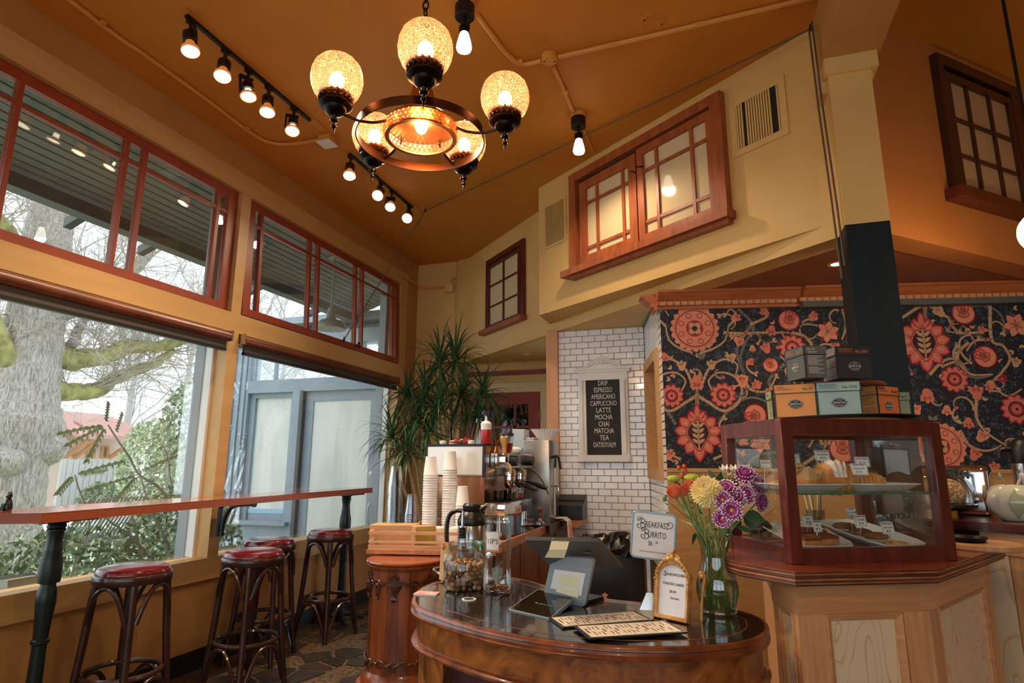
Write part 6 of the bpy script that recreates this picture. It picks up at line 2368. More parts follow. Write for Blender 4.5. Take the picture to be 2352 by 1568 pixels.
def offset(poly, d):
    n = len(poly)
    out = []
    for i in range(n):
        t = (poly[(i + 1) % n] - poly[i - 1]).normalized()
        out.append(poly[i] + Vector((t.y, -t.x)) * d)
    return out


MB().prism([tuple(p) for p in offset(ol, -.012)], ZD - .02, ZD).build('top', 'wood_top', desk)
MB().sweep([(-.016, ZD - .016), (-.012, ZD - .001), (-.004, ZD), (.0, ZD - .004), (.002, ZD - .012), (-.006, ZD - .017), (-.004, ZD - .024), (.003, ZD - .030), (.002, ZD - .036), (-.010, ZD - .040), (-.016, ZD - .040), (-.016, ZD - .016)], [tuple(p) for p in ol], closed=True).build('rim_moulding', 'wood_walnut', desk)
MB().sweep([(-.062, ZD), (-.062, ZD + .0006), (-.058, ZD + .0006), (-.058, ZD)], [tuple(p) for p in ol], closed=True).build('inlay_line', 'wood_walnut', desk)
MB().prism([tuple(p) for p in offset(ol, -.020)], ZD - .128, ZD - .018).build('apron', 'wood_burl', desk)
MB().sweep([(-.03, ZD - .142), (-.014, ZD - .142), (-.004, ZD - .137), (-.002, ZD - .130), (-.008, ZD - .124), (-.018, ZD - .120), (-.03, ZD - .120), (-.03, ZD - .142)], [tuple(p) for p in ol], closed=True).build('lower_moulding', 'wood_walnut', desk)
ins = offset(ol, -.030)
left = clip_poly([tuple(p) for p in ins], 1, 0, -.395)
right = clip_poly([tuple(p) for p in ins], -1, 0, -.34)
MB().prism(left, 0, ZD - .13).build('pedestal', 'wood_burl', desk)
MB().prism(right, 0, ZD - .13).build('pedestal', 'wood_burl', desk)
MB().prism([(-.40, -.10), (.36, -.12), (.36, -.08), (-.40, -.06)], 0.02, ZD - .13).build('modesty_panel', 'wood_plum', desk)

# --- oval silver tray with the carafe, bottles and a bag behind the jars
tray = thing('silver_tray', 'oval silver tray with scrolled handles at the back of the desk', 'tray', (-.965, 2.40, ZD), radians(-14))
MB().lathe([(.0, .004), (.85, .004), (.95, .010), (1.0, .018), (.99, .020), (.93, .013), (.84, .008), (.0, .008)], 40, sx=.135, sy=.085).build('dish', 'steel', tray)
for v in tray.children:
    pass
for sg in (-1, 1):
    MB().tube(spl([(sg * .125, .03, .016), (sg * .15, .035, .028), (sg * .172, .02, .034), (sg * .172, -.02, .034), (sg * .15, -.035, .028), (sg * .125, -.03, .016)], 4), .0055, 8).build('handle', 'steel', tray)
t = thing('thermal_carafe', 'steel thermal carafe with black lid and handle behind the cookie jar', 'carafe', (-.985, 2.455, ZD + .008), radians(15))
MB().lathe([(.0, 0), (.054, 0), (.057, .006), (.057, .205), (.055, .208), (.0, .208)], 32).build('body', 'steel', t)
MB().lathe([(.056, .204), (.0585, .208), (.0585, .228), (.052, .242), (.040, .258), (.034, .262), (.036, .266), (.038, .285), (.030, .294), (.0, .296)], 32).build('collar', 'black_plastic', t)
MB().tube([(.036, 0, .268), (.055, 0, .280), (.064, 0, .284)], [.014, .009, .006], 8).build('spout', 'black_plastic', t)
MB().tube(spl([(-.034, 0, .262), (-.07, 0, .262), (-.098, 0, .235), (-.104, 0, .17), (-.094, 0, .08), (-.070, 0, .045), (-.056, 0, .05)], 5), .0095, 10, sx=1.4).build('handle', 'black_plastic', t)
t = thing('pour_bottle', 'glass syrup bottle with metal pour spout behind the cookie jar', 'bottle', (-.975, 2.335, ZD + .008))
MB().lathe([(.0, 0), (.026, 0), (.028, .006), (.028, .11), (.016, .145), (.013, .155), (.013, .17)], 20).build('bottle', 'glass_clear', t)
MB().lathe([(.0145, .165), (.016, .17), (.013, .176), (.016, .182), (.013, .188), (.016, .194), (.013, .2), (.015, .206), (.0, .21)], 16).build('stopper', 'black_plastic', t)
MB().lathe([(.006, .205), (.006, .222), (.0045, .25), (.003, .272), (.0, .272)], 10).build('pourer', 'steel', t)
t = thing('green_cap_bottle', 'small clear bottle with a green cap between the two jars', 'bottle', (-.895, 2.325, ZD + .008))
MB().lathe([(.0, 0), (.024, 0), (.026, .006), (.026, .12), (.020, .135)], 20).build('bottle', 'glass_clear', t)
MB().lathe([(.0225, .132), (.024, .135), (.024, .152), (.020, .158), (.0, .159)], 24).build('cap', 'cap_green', t)
t = thing('snack_bag', 'paper wrapped biscuit packet with a white label on the silver tray', 'packet', (-1.045, 2.36, ZD + .008), radians(-15))
b = MB()
vs, fs = [], []
for j in range(6):
    for i in range(14):
        a = 2 * pi * i / 14
        k = 1 - .12 * (j / 5) + (.10 * sin(3 * a) if j == 5 else 0)
        vs.append((.042 * cos(a) * k, .022 * sin(a) * k, .125 * j / 5 + (.014 * sin(4 * a) if j == 5 else 0)))
for j in range(5):
    for i in range(14):
        fs.append((j * 14 + i, j * 14 + (i + 1) % 14, (j + 1) * 14 + (i + 1) % 14, (j + 1) * 14 + i))
b.add(vs, fs)
b.build('bag', 'bag_kraft', t, 70)
MB().box(-.002, .040, -.0235, -.0215, .01, .10).build('label_sheet', 'paper_tea', t)
lb = MB()
for i, w in enumerate(('Sugar', 'free', 'syrup')):
    put_text(lb, w, .014, Matrix.Translation((.019, -.0237, .072 - .018 * i)) @ Matrix.Rotation(pi / 2, 4, 'X'), shear=.25)
lb.build('lettering', 'ink', t, 0)
b = MB()
for k in range(14):
    b.ball((rnd.uniform(-.03, .03), rnd.uniform(-.014, .014), .128 + rnd.uniform(-.005, .012)), rnd.uniform(.007, .012), 7, 5)
b.build('biscuits', 'crust', t)

# --- cookie jar with dog treats
J = Vector((-.925, 2.245, ZD))
J.z = ZD
jar = thing('cookie_jar', 'round ribbed glass jar full of small brown treats', 'jar', J)
MB().lathe([(.0, 0), (.066, 0), (.076, .008), (.079, .03), (.079, .092), (.074, .115), (.062, .132), (.058, .138), (.062, .142), (.062, .160), (.058, .162)], 40, cap1=False).build('glass', 'glass_clear', jar)
MB().lathe([(.0, .168), (.02, .168), (.058, .165), (.066, .163), (.066, .170), (.05, .176), (.0, .178)], 36).build('lid', 'glass_clear', jar)
b = MB()
for i in range(9):
    a = 2.9 + i * .07
    b.tube([(.0785 * cos(a), .0785 * sin(a), .06 + .012 * (i % 2)), (.0795 * cos(a + .05), .0795 * sin(a + .05), .10)], .0022, 5)
b.build('embossing', 'glass_clear', jar)
rj = random.Random(9)
tr_me = []
for k in range(5):
    bm = bmesh.new()
    bmesh.ops.create_cube(bm, size=.0150)
    bmesh.ops.bevel(bm, geom=list(bm.edges), offset=.0035, segments=1, affect='EDGES')
    for v in bm.verts:
        v.co += Vector((rj.uniform(-.0015, .0015), rj.uniform(-.0015, .0015), rj.uniform(-.0015, .0015)))
    tr_me.append(MB().bm(bm).mesh('dog_treat', ('treat_a', 'treat_b', 'treat_c', 'treat_a', 'treat_d')[k], 60))
n_tr = 0
z = .014
while z < .112:
    rmax = .064 if z < .10 else .052
    for ring, cnt_ in ((1.0, 18), (.66, 11), (.3, 4)):
        if ring < 1 and z < .085:
            continue
        off = rj.uniform(0, 6)
        for i in range(cnt_):
            a = off + 2 * pi * i / cnt_
            o = ob('dog_treat', tr_me[rj.randrange(5)])
            r = rmax * ring
            o.location = (J.x + r * cos(a), J.y + r * sin(a), J.z + z + rj.uniform(-.003, .003))
            o.rotation_euler = (rj.uniform(0, 3), rj.uniform(0, 3), rj.uniform(0, 3))
            tag(o, 'small brown dog treat heaped inside the round glass jar', 'dog treat', 'dog treats in the glass jar')
            n_tr += 1
    z += .0165

# --- tip jar
TJ = Vector((-.79, 2.235, ZD))
tip = thing('tip_jar', 'tall glass bottle jar with a TIPS card', 'jar', TJ, math.atan2(2.235, -.79) - pi / 2 + .25)
MB().lathe([(.0, .003), (.040, 0), (.050, .004), (.053, .02), (.053, .19), (.050, .215), (.043, .238), (.041, .245), (.045, .249), (.045, .262), (.042, .266)], 36, cap1=False).build('glass', 'glass_clear', tip)
MB().lathe([(.0455, .248), (.0475, .250), (.0475, .253), (.0455, .255)], 30, cap0=False, cap1=False).lathe([(.041, .256), (.046, .262), (.041, .268)], 30, cap0=False, cap1=False).build('neck_ring', 'glass_clear', tip)
cd = MB()
aw = -pi / 2 - .62


def curvecard(m, r, a0, a1, z0, z1, n=8):
    vs, fs = [], []
    for i in range(n + 1):
        a = a0 + (a1 - a0) * i / n
        vs += [(r * cos(a), r * sin(a), z0), (r * cos(a), r * sin(a), z1)]
    for i in range(n):
        fs.append((2 * i, 2 * i + 2, 2 * i + 3, 2 * i + 1))
    m.add(vs, fs)
    return m


curvecard(cd, .0542, aw - .50, aw + .46, .155, .222).build('card', 'paper', tip)
bd = MB()
for z0, z1 in ((.155, .158), (.219, .222)):
    curvecard(bd, .0545, aw - .50, aw + .46, z0, z1)
curvecard(bd, .0545, aw - .50, aw - .46, .155, .222)
curvecard(bd, .0545, aw + .42, aw + .46, .155, .222)
bd.build('card_border', 'lilac', tip, 0)
tm = MB()
put_text(tm, 'TIPS', .026, Matrix.Identity(4), sx=1.0)
tm.v = [(.0545 * cos(aw + (v[0]) / .0545), .0545 * sin(aw + (v[0]) / .0545), .178 + v[1]) for v in tm.v]
tm.build('lettering', 'ink', tip, 0)
b = MB().lathe([(.0, 0), (.014, 0), (.014, .003), (.010, .004)], 20, M=TR((.054 * cos(aw - .2), .054 * sin(aw - .2), .135), rz=aw - .2, ry=pi / 2))
for k in range(6):
    b.ball((.056 * cos(aw - .2 + .03 * (k - 2.5)), .056 * sin(aw - .2 + .03 * (k - 2.5)), .135 + .006 * (k % 3 - 1)), .004, 6, 4)
b.build('emblem', 'steel', tip)
coin = MB().lathe([(.0, 0), (.0105, 0), (.0105, .0016), (.0, .0016)], 16).mesh('coin', 'copper')
coin2 = MB().lathe([(.0, 0), (.0105, 0), (.0105, .0016), (.0, .0016)], 16).mesh('coin', 'steel')
for k in range(26):
    o = ob('coin', coin if k % 3 else coin2)
    a, r = rj.uniform(0, 6.28), .04 * math.sqrt(rj.random())
    o.location = TJ + Vector((r * cos(a), r * sin(a), .007 + rj.uniform(0, .018)))
    o.rotation_euler = (rj.uniform(-.5, .5), rj.uniform(-.5, .5), 0)
    tag(o, 'coin lying at the bottom of the tall tip jar', 'coin', 'coins in the tip jar')
for k in range(3):
    t = thing('banknote', ('crumpled banknote low in the tip jar', 'folded banknote leaning in the tip jar', 'curled banknote at the back of the tip jar')[k], 'banknote', TJ + Vector((rj.uniform(-.015, .015), rj.uniform(-.015, .015), .03)), rj.uniform(0, 6))
    b = MB()
    vs, fs = [], []
    for i in range(8):
        for j in range(2):
            vs.append((-.026 + .0075 * i, .010 * sin(i * 1.3 + k), .005 + j * .028 + .006 * sin(i * .9) + .012 * k))
    for i in range(7):
        fs.append((2 * i, 2 * i + 2, 2 * i + 3, 2 * i + 1))
    b.add(vs, fs)
    b.build('note', 'banknote', t)

# --- small things on the desk
p = atz(980, 1364, ZD)
t = thing('business_cards', 'stack of pink and orange cards at the left tip of the desk', 'cards', (p.x, p.y, ZD), radians(8))
MB().box(-.043, .043, -.026, .026, 0, .004).build('cards', 'paper', t)
MB().box(-.043, .043, -.026, .026, .004, .0045).build('printed_face', 'card_pink', t)
p = atz(1077, 1377, ZD)
t = thing('sticker_disc', 'round black and gold badge lying on the desk before the cookie jar', 'badge', (p.x, p.y, ZD))
MB().lathe([(.0, 0), (.024, 0), (.025, .003), (.0, .003)], 28).build('disc', 'paper', t)
MB().lathe([(.0, .0032), (.019, .0032), (.0, .0036)], 24, cap0=False).lathe([(.012, .0038), (.015, .0038)], 24, cap0=False, cap1=False).build('printed_face', 'ink', t)

# --- point of sale stand seen from behind
PS = Vector((-.535, 2.16, ZD))
pos_ = thing('card_register', 'grey touchscreen register seen from behind with a sticky note', 'register', (0, 0, 0))


def quadslab(pts, th, n=None):
    """solid slab from four corner points of its near face, th thick away from the camera"""
    a, b_, c, d = [Vector(p) for p in pts]
    nn = (b_ - a).cross(d - a).normalized()
    if nn.dot(a - _C) < 0:
        nn = -nn
    v = [a, b_, c, d] + [q + nn * th for q in (a, b_, c, d)]
    m = MB().add(v, [(0, 1, 2, 3), (7, 6, 5, 4), (0, 4, 5, 1), (1, 5, 6, 2), (2, 6, 7, 3), (3, 7, 4, 0)])
    return m, nn


def rquad(pts, r=.12, k=4):
    """rounded-corner outline of a planar quad"""
    q = [Vector(p) for p in pts]
    out = []
    for i in range(4):
        p, a, b_ = q[i], q[i - 1], q[(i + 1) % 4]
        s, e = p.lerp(a, r * .5), p.lerp(b_, r * .5 * (p - a).length / max((p - b_).length, 1e-6))
        for j in range(k + 1):
            t = j / k
            out.append(s * (1 - t) ** 2 + p * 2 * t * (1 - t) + e * t * t)
    return out


def rslab(pts, th, r=.12):
    o_ = rquad(pts, r)
    nn = (Vector(pts[1]) - Vector(pts[0])).cross(Vector(pts[3]) - Vector(pts[0])).normalized()
    if nn.dot(Vector(pts[0]) - _C) < 0:
        nn = -nn
    n = len(o_)
    vs = o_ + [p + nn * th for p in o_]
    fs = [tuple(range(n)), tuple(range(2 * n - 1, n - 1, -1))] + [(i, i + n, (i + 1) % n + n, (i + 1) % n) for i in range(n)]
    return MB().add(vs, fs), nn


def bil(pts, u, v):
    a, b_, c, d = [Vector(p) for p in pts]
    return a.lerp(b_, u).lerp(d.lerp(c, u), v)


# display: tilted plate
DT = [atd(1206, 1240, 1.93), atd(1378, 1244, 1.93)]
_n = (DT[1] - DT[0]).cross(atd(1432, 1306, 2.10) - DT[0]).normalized()
disp = [DT[0], DT[1], atd(1432, 1306, 2.10), onplane(1258, 1297, DT[0], _n)]
m, nn = rslab(disp, .012, .06)
m.build('display', 'display_grey', pos_)
stand = [atd(1268, 1275, 2.05), atd(1362, 1287, 2.05), atd(1345, 1393, 2.06), atd(1250, 1350, 2.10)]
bq = atz(1343, 1394, ZD + .001)
cq = atz(1246, 1375, ZD + .001)
_a = atd(1268, 1274, 2.07)
_n = (bq - cq).cross(_a - cq).normalized()
stand = [_a, onplane(1364, 1284, cq, _n), bq, cq]
m, nn = rslab(stand, .014, .16)
m.build('stand', 'grey_plastic', pos_)
ft = MB().box(-.06, .06, -.01, .12, 0, .010, M=Matrix.Translation((bq + cq) / 2 + Vector((.02, .02, 0))) @ Matrix.Rotation(math.atan2(bq.y - cq.y, bq.x - cq.x), 4, 'Z'))
ft.build('foot', 'black_plastic', pos_)
off = -nn * .0014
m = MB()
pp = [bil(stand, .14, .30) + off, bil(stand, .88, .30) + off, bil(stand, .88, .78) + off, bil(stand, .14, .72) + off]
m.add(pp, [(0, 1, 2, 3)]).build('paper_notice', 'paper', pos_)
pp2 = [bil(pp, .25, .2) + off * .5, bil(pp, .85, .2) + off * .5, bil(pp, .85, .75) + off * .5, bil(pp, .25, .75) + off * .5]
MB().add(pp2, [(0, 1, 2, 3)]).build('pale_note', 'paper_yellow', pos_)
pp3 = [bil(pp, .22, .82) + off, bil(pp, .92, .80) + off, bil(pp, .92, 1.1) + off, bil(pp, .20, 1.1) + off]
MB().add(pp3, [(0, 1, 2, 3)]).build('pale_note', 'paper_yellow', pos_)
nt_ = thing('sticky_note', 'pale yellow sticky note hanging over the top edge of the register', 'note', disp[0])
o2 = disp[0]
sn = [atd(1268, 1236, 1.935), atd(1309, 1238, 1.935), atd(1302, 1262, 1.915), atd(1296, 1281, 1.925), atd(1251, 1280, 1.925), atd(1261, 1262, 1.915)]
MB().add([p - o2 for p in sn], [(0, 1, 2, 5), (5, 2, 3, 4)]).build('note', 'paper_yellow', nt_)
# triangle mark on the display back
c_ = bil(disp, .72, .35)
u_, v_ = (disp[1] - disp[0]).normalized(), (disp[3] - disp[0]).normalized()
nrm = u_.cross(v_).normalized()
if nrm.dot(c_ - _C) > 0:
    nrm = -nrm
MB().tube([c_ + nrm * .001 + v_ * .012 - u_ * .016, c_ + nrm * .001 - v_ * .012, c_ + nrm * .001 + v_ * .012 + u_ * .016], .0012, 5, closed=True).build('emblem', 'steel_dark', pos_)
# customer tablet
_a, _b, _c3 = atz(1167, 1398, ZD + .004), atz(1264, 1420, ZD + .004), atd(1318, 1372, 2.03)
_n = (_b - _a).cross(_c3 - _a).normalized()
tq = [_a, _b, _c3, onplane(1236, 1352, _a, _n)]
tab = thing('card_tablet', 'black glass customer tablet lying tilted in front of the register', 'tablet', (0, 0, 0))
m, nn = rslab(tq, .012, .08)
m.build('body', 'grey_plastic', tab)
m = MB()
off = -nn * .0008
m.add([p + off for p in rquad([bil(tq, .02, .02), bil(tq, .98, .02), bil(tq, .98, .98), bil(tq, .02, .98)], .07)], [tuple(range(20))]).build('glass', 'black_gloss', tab, 0)
uu = (tq[1] - tq[0]).normalized()
ww = (tq[3] - tq[0])
ww = (ww - uu * ww.dot(uu)).normalized()
zz_ = uu.cross(ww)
MT = Matrix((uu, ww, zz_)).transposed().to_4x4()
MT.translation = bil(tq, .56, .42) + off * 2
lb = MB()
put_text(lb, 'Tap, insert or swipe', .009, MT)
lb.build('lettering', 'grey_plastic', tab, 0)
hb_ = [bil(tq, .1, .95), bil(tq, .9, .95)]
MB().add([hb_[0] + Vector((0, 0, -.012)), hb_[1] + Vector((0, 0, -.012)), Vector((hb_[1].x, hb_[1].y, ZD)), Vector((hb_[0].x, hb_[0].y, ZD)), hb_[0] + Vector((-.02, -.05, -.02)), hb_[1] + Vector((0, -.05, -.02)), Vector((hb_[1].x, hb_[1].y - .05, ZD)), Vector((hb_[0].x - .02, hb_[0].y - .05, ZD))],
         [(0, 1, 2, 3), (4, 7, 6, 5), (0, 3, 7, 4), (1, 5, 6, 2), (0, 4, 5, 1), (3, 2, 6, 7)]).build('wedge_foot', 'black_plastic', tab, 0)


# --- menus
def menu(corners, lab, dz):
    q = [atz(p[0], p[1], ZD + dz) for p in corners]
    t = thing('menu_card', lab, 'menu', q[0])
    o_ = q[0].copy()
    u = (q[1] - q[0]).normalized()
    v = (q[3] - q[0])
    v = (v - u * v.dot(u))
    L, W = (q[1] - q[0]).length, v.length
    v.normalize()
    M = Matrix((u, -v, Vector((0, 0, 1)))).transposed().to_4x4()   # x along, y away from the viewer
    M2 = Matrix((u, v, u.cross(v))).transposed().to_4x4()
    flip = u.cross(v).z
    zt = .004
    MB().box(0, L, 0, W, 0, .004, M=Matrix((u, v, Vector((0, 0, 1)))).transposed().to_4x4()).build('cover', 'black_plastic', t, 0)
    Mv = Matrix((u, v, Vector((0, 0, 1)))).transposed().to_4x4()
    MB().box(.010, L - .010, .010, W - .010, .004, .0046, M=Mv).build('sheet', 'paper_menu', t, 0)
    cm = MB()
    for x in (0, L):
        for y in (0, W):
            sx_, sy_ = (1 if x == 0 else -1), (1 if y == 0 else -1)
            cm.add([(x - sx_ * .0005, y - sy_ * .0005, .0052), (x + sx_ * .018, y - sy_ * .0005, .0052), (x - sx_ * .0005, y + sy_ * .018, .0052)], [(0, 1, 2)], 0, Mv)
    cm.build('brass_corner', 'brass', t, 0)
    tx = MB()
    words = ('BREAKFAST', 'toast & jam', 'burrito', 'yogurt bowl', 'SALADS', 'garden greens', 'beet & chevre', 'LUNCH', 'turkey & brie', 'ham & swiss', 'veggie melt', 'soup of the day', 'SIDES', 'fruit cup')
    up = -1 if flip > 0 else 1
    rm = random.Random(int(L * 1e5))
    x = .022
    # lines of type run across the short side
    Mt = Matrix((v, -u, Vector((0, 0, 1)))).transposed().to_4x4() if flip < 0 else Matrix((-v, u, Vector((0, 0, 1)))).transposed().to_4x4()
    k = 0
    while x < L - .02:
        s = .0085
        w = words[k % len(words)]
        big = w.isupper()
        for yy_ in ((.30, .70) if not big else (.5,)):
            pos = u * x + v * (W * yy_) + Vector((0, 0, .0047))
            Mp = Mt.copy()
            Mp.translation = pos
            put_text(tx, w if yy_ != .7 else words[(k + 5) % len(words)].lower(), .0085 if big else .0062, Mp)
        x += .0125
        k += 1
    tx.build('lettering', 'ink_brown', t, 0)
    return t


menu([(1258, 1420), (1456, 1405), (1495, 1425), (1290.6, 1444)], 'leather edged menu sheet lying behind the other menu, next to the tablet', .0005)
menu([(1316.6, 1439.7), (1527, 1427), (1570, 1449), (1349, 1470)], 'leather edged menu sheet lying at the front edge of the desk', .0055)

# --- sign on a stand
sb = atz(1493, 1398, ZD)
SGc = Vector((sb.x, sb.y, 0))
face = math.atan2(sb.x, -sb.y) * 0
t = thing('counter_sign', 'white breakfast burrito sign with blue rim on a metal stand', 'sign', (sb.x, sb.y, ZD), radians(7))
MB().box(-.006, .006, -.002, .002, 0.01, .175).build('stand_strip', 'steel', t)
MB().add([(-.034, -.018, 0), (.030, -.018, 0), (.030, .03, 0), (-.034, .03, 0), (-.010, -.005, .05), (.010, -.005, .05), (.010, .003, .05), (-.010, .003, .05)], [(0, 3, 2, 1), (4, 5, 6, 7), (0, 1, 5, 4), (1, 2, 6, 5), (2, 3, 7, 6), (3, 0, 4, 7)]).build('clip_foot', 'steel', t, 0)
SM = Matrix.Translation((.020, -.006, .232)) @ Matrix.Rotation(radians(5.5), 4, 'Y')


def rrect(w, h, r, n=5):
    out = []
    for cx_, cy_, a0 in ((w / 2 - r, h / 2 - r, 0), (-w / 2 + r, h / 2 - r, pi / 2), (-w / 2 + r, -h / 2 + r, pi), (w / 2 - r, -h / 2 + r, 3 * pi / 2)):
        for i in range(n + 1):
            a = a0 + pi / 2 * i / n
            out.append((cx_ + r * cos(a), cy_ + r * sin(a)))
    return out


SX = SM @ Matrix.Rotation(pi / 2, 4, 'X')
MB().prism(rrect(.141, .148, .014), -.004, .002, M=SX).build('plate', 'sign_white', t)
b = MB()
rr0 = rrect(.141, .148, .014)
b.tube([(p[0], p[1], .002) for p in rr0], .0032, 6, closed=True, M=SX)
b.build('rim', 'sign_blue', t)
b = MB()


def stext(w, s, x, y, sx=.62, **k):
    put_text(b, w, s, SX @ Matrix.Translation((x, y, .0023)), sx=sx, **k)


stext('REAKFAST', .028, .010, .026, .60)
stext('URRITO', .028, .012, -.006, .60)
stext('$6', .022, -.008, -.032, .62)
stext('50', .013, .012, -.025, .7)
stext('INCLUDING EGG & BACON OR SAUSAGE', .0052, 0, -.054, .9)
for (x, y) in ((-.043, .037), (-.028, .005)):
    b.tube([(x, y - .014, .003), (x, y + .013, .003)], .0011, 5, M=SX)
    b.tube(spl([(x - .010, y + .006, .003), (x, y + .015, .003), (x + .012, y + .011, .003), (x + .010, y + .003, .003), (x, y + .001, .003), (x + .012, y - .003, .003), (x + .012, y - .013, .003), (x - .002, y - .017, .003), (x - .012, y - .012, .003), (x - .010, y - .004, .003), (x - .004, y - .005, .003)], 4), .0011, 5, M=SX)
    b.tube(spl([(x - .010, y + .006, .003), (x - .012, y + .016, .003), (x, y + .020, .003), (x + .006, y + .017, .003)], 4), .0009, 5, M=SX)
b.tube(spl([(.040, .026, .003), (.052, .030, .003), (.060, .034, .003), (.060, .046, .003), (.050, .048, .003), (.046, .041, .003), (.051, .038, .003)], 4), .0010, 5, M=SX)
b.build('lettering', 'ink', t, 0)

# --- gilt picture frame
f0, f1 = atz(1506, 1416, ZD), atz(1582, 1432, ZD)
fa = math.atan2(f1.y - f0.y, f1.x - f0.x)
fw_ = (f1 - f0).length
fr_ = thing('framed_menu', 'ornate gilt arched frame with a handwritten sandwich list', 'picture frame', f0.lerp(f1, .5), fa)
FM = Matrix.Rotation(radians(-11), 4, 'X') @ Matrix.Rotation(pi / 2, 4, 'X')


def arch(w, h, n=12):
    pts = [(-w / 2, 0), (w / 2, 0)]
    r = w / 2
    for i in range(n + 1):
        a = pi * i / n
        pts.append((r * cos(a) * (1 + .06 * abs(sin(2 * a))), h - r * .85 + r * .85 * sin(a) * (1 + .03 * abs(sin(2 * a)))))
    return pts


W_, H_ = fw_ * 1.06, .172
outer = arch(W_, H_)
inner = [(p[0], p[1] + .012) for p in arch(W_ - .025, H_ - .026)]
b = MB()
n = len(outer)
vs = [(p[0], p[1], .008) for p in outer] + [(p[0], p[1], .010) for p in inner] + [(p[0] * .93, p[1] * .97 + .003, .015) for p in outer] + [(p[0], p[1], -.006) for p in outer] + [(p[0], p[1], .002) for p in inner]
fs = []
for i in range(n):
    j = (i + 1) % n
    fs += [(i, j, 2 * n + j, 2 * n + i), (2 * n + i, 2 * n + j, n + j, n + i), (n + i, n + j, 4 * n + j, 4 * n + i), (3 * n + i, 3 * n + j, j, i)]
fs.append(tuple(range(4 * n - 1, 3 * n - 1, -1)))
b.add(vs, fs, 0, FM)
for i in range(n):
    a, c2 = Vector(outer[i]), Vector(outer[(i + 1) % n])
    L = (c2 - a).length
    for k in range(int(L / .0065)):
        p = a.lerp(c2, (k + .5) / max(1, int(L / .0065)))
        b.ball((p.x * .96, p.y * .98 + .002, .014), .0032, 5, 4, M=FM)
b.build('moulding', 'gold_leaf', fr_, 60)
b = MB()
for k in range(12):
    a = pi * k / 11
    b.ball((.024 * cos(a), H_ + .002 + .016 * sin(a), .010), .006, 8, 6, M=FM)
b.ball((0, H_ + .022, .012), .008, 8, 6, sc=(.8, 1.4, 1), M=FM)
b.ball((0, H_ + .008, .014), .012, 8, 6, M=FM)
for sg in (-1, 1):
    b.tube(spl([(sg * .010, H_ + .005, .012), (sg * .026, H_ - .002, .014), (sg * .042, H_ - .016, .012), (sg * .053, H_ - .038, .010), (sg * .058, H_ - .065, .008)], 4), [.008, .0085, .008, .0075, .007, .0065, .006, .006, .0055, .0055, .005, .005, .0045, .004, .004, .004, .003], 7, M=FM)
    for k in range(6):
        b.ball((sg * (.022 + .0072 * k), H_ + .003 - .004 * k - .0017 * k * k, .016), .0055, 6, 5, M=FM)
b.build('crest', 'gold_leaf', fr_, 60)
sheet = MB()
sheet.add([(p[0], p[1], .0035) for p in inner], [tuple(range(n))], 0, FM)
sheet.build('sheet', 'paper_cool', fr_, 0)
b = MB()
put_text(b, 'S', .022, FM @ Matrix.Translation((-.030, H_ - .048, .004)), shear=.15)
put_text(b, 'ANDWICHES', .0115, FM @ Matrix.Translation((.006, H_ - .045, .004)), shear=.15, sx=.95)
put_text(b, 'TOASTED CHEESE', .0098, FM @ Matrix.Translation((.0, H_ - .072, .004)), shear=.15, sx=.95)
put_text(b, '$5.00', .010, FM @ Matrix.Translation((0, H_ - .094, .004)), shear=.15)
put_text(b, 'hot ham', .009, FM @ Matrix.Translation((.008, H_ - .112, .004)), shear=.2)
b.build('lettering', 'ink', fr_, 0)
MB().add([(-.02, .0, 0), (.02, 0, 0), (.012, .055, 0.001), (-.012, .055, .001), (-.012, .018, .10), (.012, .018, .10)], [(2, 3, 4, 5), (0, 1, 2, 3)]).build('easel_back', 'black_plastic', fr_, 0, M=Matrix.Translation((0, .01, 0)))
t = thing('gilt_ornament', 'small gilt scroll ornament peeping out behind the arched frame', 'ornament', f1 + Vector((.035, .05, 0)))
b = MB().tube(spl([(0, 0, 0), (.004, 0, .05), (.010, 0, .09), (.016, 0, .125), (.010, 0, .140), (.002, 0, .132), (.006, 0, .122)], 4), .005, 7)
b.ball((.010, 0, .128), .009, 8, 6)
b.build('scroll', 'gold_leaf', t)
# clips and a pink star behind the register
t = thing('star_charm', 'tiny pink star charm standing at the back edge of the desk', 'ornament', atz(1388, 1377, ZD))
b = MB().tube([(-.008, 0, 0), (-.008, 0, .035)], .0012, 5)
pts = []
for k in range(10):
    a = pi / 2 + pi * k / 5
    r = .012 if k % 2 == 0 else .0055
    pts.append((r * cos(a), r * sin(a)))
m = MB().prism(pts, -.003, .003, M=Matrix.Translation((.003, 0, .014)) @ Matrix.Rotation(pi / 2, 4, 'X'))
m.build('star', 'wp_peach', t, 0)
b.build('pin', 'black_metal', t)

# --- vase of flowers
VP = Vector((-.012, 2.175, ZD))
vase = thing('glass_vase', 'clear glass vase holding water and green stems at the right end of the desk', 'vase', VP)
MB().lathe([(.0, .002), (.050, 0), (.056, .006), (.055, .014), (.060, .03), (.0665, .065), (.066, .085), (.058, .115), (.049, .15), (.045, .175), (.047, .20), (.053, .225), (.058, .240), (.0595, .243), (.057, .243)], 36, cap1=False).build('glass', 'glass_vase', vase)
MB().lathe([(.0, .010), (.052, .010), (.058, .03), (.0645, .065), (.064, .085), (.062, .095), (.0, .095)], 28).build('water', 'water', vase)
PX = lambda X, Y, D: atd(1500 + X / 3.825, 1040 + Y / 3.825, D)
rf = random.Random(2)


